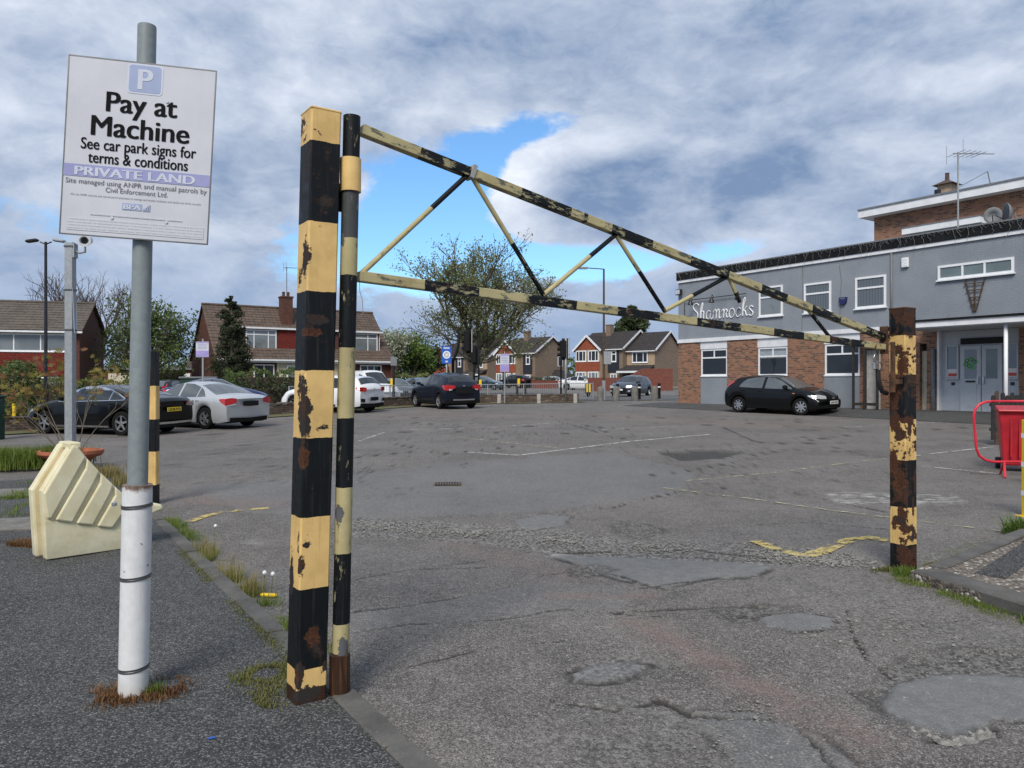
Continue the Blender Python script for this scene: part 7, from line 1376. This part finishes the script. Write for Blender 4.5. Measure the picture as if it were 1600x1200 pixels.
p = at(-12, 20); t_ = thing('street_cabinet', 'green cabinet cut by the left edge of the picture', 'cabinet', p); MB().cbox((0, 0, .55), (.35, .5, 1.1), .02).build('body', 'green_box', t_); MB().cbox((0, 0, 1.13), (.42, .56, .06), .02).build('lid', 'green_box', t_)
# ================================================================== right edge: fence, bin, barrier, yellow post
fp0, fp1 = G(1549, 696), G(1640, 690)
fe = thing('picket_fence', 'short dark wooden fence behind the red bin', 'fence', fp0, math.atan2((fp1-fp0).y, (fp1-fp0).x))
for k in range(7):
    x = k*.155; h = 1.15+(.06 if k == 1 else random.uniform(-.06, .03)); MB().prism([(x, .12 if k != 1 else -.03), (x+.125, .12 if k != 1 else -.03), (x+.125, h-.04), (x+.09, h), (x+.03, h), (x, h-.04)], -.012+.03*(k == 1), .012+.03*(k == 1)).build('picket' if k != 1 else 'fence_post', 'dark_timber' if k != 1 else 'brown_timber', fe)
for z in (.35, .9): MB().box(0, 1.1, .014, .05, z-.035, z+.035).build('rail', 'dark_timber', fe)
bp = G(1590, 735); bn = thing('wheelie_bin', 'red plastic wheeled bin at the right edge', 'bin', bp, R(-28))
V = []; 
for z, w, d_ in ((.10, .225, .25), (.95, .29, .34), (1.0, .30, .36)): V += [(-w, -d_, z), (w, -d_, z), (w, d_, z), (-w, d_, z)]
MB().add(V, [(3, 2, 1, 0)]+[(r_*4+i, r_*4+(i+1) % 4, r_*4+4+(i+1) % 4, r_*4+4+i) for r_ in (0, 1) for i in range(4)]).build('body', 'red_plastic', bn, bevel=.025)
V = [(-.31, -.40, 1.002), (.31, -.40, 1.002), (.31, .36, 1.002), (-.31, .36, 1.002), (-.31, -.40, 1.04), (.31, -.40, 1.04), (.30, .36, 1.10), (-.30, .36, 1.10)]; MB().add(V, [(3,2,1,0),(4,5,6,7),(0,1,5,4),(1,2,6,5),(2,3,7,6),(3,0,4,7)]).build('lid', 'red_plastic', bn, bevel=.015); MB().tube([(-.27, .42, 1.03), (.27, .42, 1.03)], .018, 8).build('handle', 'red_plastic', bn)
for k in (-.12, .0, .12): MB().box(k-.012, k+.012, -.345, -.26, .25, .9).build('rib', 'red_plastic', bn)
for sx in (-1, 1): 
    w_ = MB().lathe([(.07, -.03), (.10, -.035), (.10, .035), (.07, .03)], 20, axis='x').build('wheel', 'black_rubber', bn, loc=(-.27 if sx < 0 else .27, .22 if sx > 0 else .22, .10)); MB().lathe([(.001, -.02), (.068, -.02), (.068, .02), (.001, .02)], 14, axis='x').build('hub', 'alloy_dark', w_)
b0 = G(1548, 744); bt_ = thing('pedestrian_barrier', 'red tubular crowd barrier with rounded corner in front of the bin', 'barrier', b0)
BY = b0.y
def bl(px, py): return Vector(((px-800)/F*BY-b0.x, 0, zpx(py, BY)-b0.z))
crn = [(1552, 627), (1540, 628), (1530, 632), (1523.5, 640), (1521.5, 650), (1523, 670), (1525, 695), (1526, 702), (1530, 712), (1540, 719), (1552, 721.5)]
crn = crn+[(3290-x, y) for x, y in crn[::-1]]+[crn[0]]
MB().tube([bl(*p) for p in crn], .021, 10).build('frame', 'red_paint', bt_, smooth=True)
for sh_ in (0, 150):
  for (xx, dy) in ((1558, -.22), (1576, .22)): MB().tube([bl(1569+sh_, 722), Vector((bl((1557 if dy < 0 else 1576)+sh_, 744).x, dy, .0))], .018, 8).build('foot', 'red_paint', bt_)
MB().tube([bl(1569, 720), bl(1569, 628)], .012, 8).build('upright', 'red_paint', bt_) if False else None
yp = G(1608, 808); t_ = thing('yellow_post', 'bright yellow post with white bands cut by the right edge', 'post', yp); W_ = .055; MB().box(-W_, W_, -W_, W_, 0, zpx(656, yp.y)-yp.z).build('shaft', 'bright_yellow', t_, bevel=.006); MB().box(-W_-.05, W_+.05, -W_-.05, W_+.05, .0, .012).build('base_plate', 'bright_yellow', t_)
for py in (681, 726, 771): z = zpx(py, yp.y)-yp.z; MB().box(-W_-.002, W_+.002, -W_-.002, W_+.002, z-.028, z+.028).build('band', 'white_upvc', t_)
# ================================================================== trees and hedges
def leaves_mesh(name, C, size, m_, par, seed, aspect=.6, flat=0.0):
    rs = np.random.RandomState(seed); n = len(C); C = np.asarray(C)
    a = rs.normal(size=(n, 3)); a[:, 2] *= (1-flat); a /= np.linalg.norm(a, axis=1)[:, None]; b_ = np.cross(a, rs.normal(size=(n, 3))); b_ /= np.linalg.norm(b_, axis=1)[:, None]
    s = size*rs.uniform(.6, 1.35, (n, 1)); V = np.concatenate([C-a*s, C+b_*s*aspect, C+a*s, C-b_*s*aspect], 1).reshape(-1, 3); Q = np.arange(4*n, dtype=np.int32).reshape(-1, 4)
    me = bpy.data.meshes.new(name); me.vertices.add(len(V)); me.vertices.foreach_set('co', V.astype(np.float32).ravel()); me.loops.add(Q.size); me.loops.foreach_set('vertex_index', Q.ravel()); me.polygons.add(n); me.polygons.foreach_set('loop_start', np.arange(0, 4*n, 4, dtype=np.int32)); me.update()
    return link(name, me, m_, par, fix=False)
def tree(name, label, loc, H, r0, fork, spread, m_leaf, nleaf, lsize, seed, depth=5, bark='bark', clus=.35, group=None, nl=4, updraft=.25, leafdepth=3, ratio=.74, squash=1.0, side=0):
    t_ = thing(name, label, 'tree', loc, 0, group); rs = random.Random(seed); mb = MB(); tips = []
    def br(p, d_, L, r, dep):
        pts = [p]; q_ = p.copy(); dd = d_.copy(); n = 4 if dep < 3 else 3
        for k in range(n):
            dd = (dd+Vector((rs.gauss(0, .10), rs.gauss(0, .10), rs.gauss(updraft*.12, .08)))).normalized(); q_ = q_+dd*L/n; pts.append(q_.copy())
        mb.tube(pts, [max(.006, r*(1-.35*k/n)) for k in range(n+1)], 7 if dep < 2 else (5 if dep < 4 else 3), dep == 0)
        if dep >= leafdepth: tips.extend(pts[1:])
        if side and 1 <= dep <= 3:
            for k in range(side):
                az = rs.uniform(0, 6.283); tilt = rs.uniform(.8, 1.35); ax_ = dd.orthogonal().normalized(); ax_.rotate(Matrix.Rotation(az, 3, dd)); nd = dd*math.cos(tilt)+ax_*math.sin(tilt); nd.z -= .1; nd.normalize()
                br(pts[rs.choice((1, 2, 3))], nd, L*rs.uniform(.5, .72), r*.42, dep+2)
        if dep < depth:
            for k in range(nl if dep == 0 else rs.choice((2, 3, 3))):
                az = rs.uniform(0, 6.283) if dep else 6.283*k/nl+rs.uniform(-.4, .4); tilt = rs.uniform(.35, .95)*spread; ax_ = dd.orthogonal().normalized(); ax_.rotate(Matrix.Rotation(az, 3, dd)); nd = (dd*math.cos(tilt)+ax_*math.sin(tilt)); nd.z = nd.z*squash+updraft*.25; nd.normalize()
                br(pts[-1] if (k or dep == 0) else pts[-2], nd, L*ratio*rs.uniform(.8, 1.15) if dep else (H-fork)*.36*rs.uniform(.85, 1.1), r*.62, dep+1)
    br(Vector((0, 0, -.2)), Vector((0, 0, 1)), fork+.2, r0, 0)
    zmax = max(v[2] for v in mb.v); s = H/zmax if zmax > H else 1.0
    mb.v = [(x*1.0, y*1.0, z if z < fork else fork+(z-fork)*(H-fork)/(zmax-fork)) for x, y, z in mb.v]
    mb.build('trunk', bark, t_, smooth=True)
    if nleaf:
        rn = np.random.RandomState(seed); T = np.array([(p.x, p.y, p.z if p.z < fork else fork+(p.z-fork)*(H-fork)/(zmax-fork)) for p in tips]); idx = rn.randint(0, len(T), nleaf)
        keep = rn.rand(len(T)) > .18; idx = idx[keep[idx]]; C = T[idx]+rn.normal(size=(len(idx), 3))*clus; leaves_mesh('crown', C, lsize, m_leaf, t_, seed)
    return t_
tree('street_tree', 'large spreading street tree with thin olive foliage above the traffic signals', at(731, 56), 11.5, .32, 1.9, .58, 'leaf_oak', 21000, .082, 8, 6, 'bark', .22, None, 6, .30, 3, .74, side=2)
tree('bare_tree', 'bare winter tree behind the roof of the far left house', at(100, 82), 13.6, .3, 3.0, .75, None, 0, .1, 8, 6, 'twig', .3, None, 5, .4, 4, .76)
tree('bare_tree', 'bare tree showing right of the camera post above the left house', at(150, 84), 13.4, .3, 3.0, .75, None, 0, .1, 9, 6, 'twig', .3, None, 5, .4, 4, .76)
tree('leafy_tree', 'dense green tree behind the sign pole, left of the chalet house', at(203, 56), 8.0, .18, .9, .60, 'leaf_mid', 10000, .115, 3, 5, 'bark', .30, None, 6, .30, 2, .74, side=2)
tree('leafy_tree', 'rounded bright green tree right of the chalet house', at(650, 74), 5.9, .2, 1.0, .8, 'leaf_bright', 9000, .12, 12, 5, 'bark', .28, None, 5, .3, 2, .74, side=2)
tree('blossom_tree', 'pale blossoming tree at the corner of the chalet house', at(620, 72), 5.9, .15, 1.4, .7, 'blossom', 3400, .12, 13, 5, 'bark', .26, None, 4, .4, 2, .78)
tree('leafy_tree', 'distant green trees above the roof behind the street tree', at(755, 140), 11.0, .3, 2.0, .85, 'leaf_mid', 5000, .26, 14, 5, 'bark', .45, None, 5, .3, 2, .78)
tree('leafy_tree', 'small green tree beside the wall right of the rounded tree', at(672, 78), 4.6, .15, .8, .8, 'leaf_dark', 5000, .14, 15, 5, 'bark', .28, None, 5, .3, 2, .78)
def conifer(name, label, loc, H, rad, m_, n, lsize, seed, taper=1.0, bark='bark', bare=.0, power=1.0, top=.0):
    t_ = thing(name, label, 'tree', loc); rs = np.random.RandomState(seed); MB().tube([(0, 0, -.2), (0, 0, H*.97)], [.03*H**.7+.05, .015], 8).build('trunk', bark, t_); C = []; mb = MB()
    nb = 150
    for k in range(nb):
        u = (k+.5)/nb; z = H*(.04+.94*u); a = rs.rand()*6.283; rr_ = rad*(1-u)**power*rs.uniform(.65, 1.12)+.05+top*(u > .6)*rs.rand(); dz_ = rs.uniform(.0, .45)*rr_*(1 if power < 1 else -.35); mb.tube([(0, 0, z), (rr_*.5*math.cos(a), rr_*.5*math.sin(a), z+dz_*.5+.05), (rr_*math.cos(a), rr_*math.sin(a), z+dz_)], [.025, .016, .006], 3, False)
        m = max(2, int(n/nb*(rr_/rad+.15)*1.6))
        for q_ in range(m): f = rs.uniform(.25, 1.02); C.append((rr_*f*math.cos(a)+rs.normal()*.10*rr_, rr_*f*math.sin(a)+rs.normal()*.10*rr_, z+dz_*f+rs.normal()*.09*rr_-.02))
    mb.build('branches', bark, t_); leaves_mesh('crown', C, lsize, m_, t_, seed, .35)
conifer('conifer', 'dark columnar conifer in front of the chalet house', at(362, 50), 7.0, 1.75, 'leaf_dark', 15000, .095, 31, power=.72, top=.16); conifer('fir_tree', 'dark fir tree top behind the gabled house beside the pub', at(986, 128), 13.4, 6.0, 'leaf_conifer', 14000, .42, 32, power=.62)
def hedge(name, label, loc, rz, L_, D_, H, m_, n, ls, seed, cat='hedge'):
    t_ = thing(name, label, cat, loc, rz); rs = np.random.RandomState(seed); MB().cbox((0, 0, H*.42), (L_*.86, D_*.6, H*.80), .08).build('branches', 'soil', t_); P = rs.rand(n, 3)*2-1
    ax_ = rs.randint(0, 3, n); sg = np.where(rs.rand(n) < .5, -1, 1); P[np.arange(n), ax_] = sg*(.82+.25*rs.rand(n)); bump_ = 1+.16*np.sin(P[:, 0]*9+seed)+.10*np.sin(P[:, 0]*23)
    C = np.stack([P[:, 0]*L_/2, P[:, 1]*D_/2, H/2+P[:, 2]*H/2*np.where(P[:, 2] > 0, bump_, 1)], 1); C[:, 2] = np.maximum(C[:, 2], .04); leaves_mesh('foliage', C, ls, m_, t_, seed)
for (px, Y, L_, D_, H, m_, n, sd_, lb) in ((40, 44, 7.0, 1.5, 1.5, 'leaf_mid', 6000, 41, 'garden hedge in front of the far left house'), (120, 45, 6.0, 1.4, 1.4, 'leaf_oak', 4500, 42, 'lower olive hedge behind the black fastback'), (432, 46, 5.4, 2.0, 1.9, 'leaf_mid', 6000, 43, 'leafy shrubs in the chalet house garden'), (402, 42, 3.5, 1.4, 1.1, 'leaf_dark', 3500, 44, 'dark low shrub behind the silver saloon'), (-30, 30, 3.5, 2.0, 2.0, 'leaf_mid', 6000, 45, 'tall green bush at the left edge behind the shrub'), (665, 66, 5.0, 2, 1.6, 'leaf_oak', 4000, 46, 'low olive bush under the rounded green tree'), (838, 92, 4.5, 1.5, 1.2, 'leaf_dark', 2500, 47, 'low hedge before the middle gabled house'), (262, 62, 2.5, 1.5, 2.4, 'leaf_mid', 2500, 48, 'small green bush beside the white garage door'), (330, 56, 3.0, 1.5, 1.3, 'leaf_mid', 2500, 49, 'small shrub at the gable of the chalet house')):
    hedge('hedge' if L_ > 4 else 'garden_shrub', lb, at(px, Y), R(15), L_, D_, H, m_, n, .075, sd_, 'hedge' if L_ > 4 else 'shrub')
gw = thing('garden_wall', 'long low red garden wall before the gabled houses', 'wall', at(860, 88), R(-8)); MB().box(-2.2, 2.2, 0, .22, -.3, .85).build('wall_section', 'garden_wall_brick', gw); MB().cbox((0, .11, .88), (4.5, .3, .07), .01).build('coping', 'garden_wall_brick', gw)
gw = thing('garden_wall', 'red garden wall behind the tall lamp post', 'wall', at(950, 72), R(-4)); MB().box(-1.9, 1.6, 0, .22, -.3, 1.25).build('wall_section', 'garden_wall_brick', gw); MB().prism([(1.6, -.3), (1.6, 1.25), (3.2, 2.1), (6.0, 2.1), (6.0, -.3)], 0, .22).build('wall_section', 'garden_wall_brick', gw)

# far trees closing the horizon: one mass nobody could count
rs = np.random.RandomState(77); C = []
for k in range(26):
    px = -150+k*52+rs.uniform(-15, 15); Y = rs.uniform(165, 215); p = at(px, Y); hh = rs.uniform(5.0, 8.0); rr_ = rs.uniform(4, 7)
    v = rs.normal(size=(520, 3)); v /= np.linalg.norm(v, axis=1)[:, None]; v *= rs.uniform(.55, 1.05, (520, 1)); C.append(np.stack([p.x+v[:, 0]*rr_*1.25, p.y+v[:, 1]*rr_, p.z+hh*.5+v[:, 2]*hh*.55], 1))
tag(leaves_mesh('far_woodland', np.concatenate(C), .55, 'leaf_mid', None, 78), 'distant belt of trees behind the houses', None, None, 'stuff')
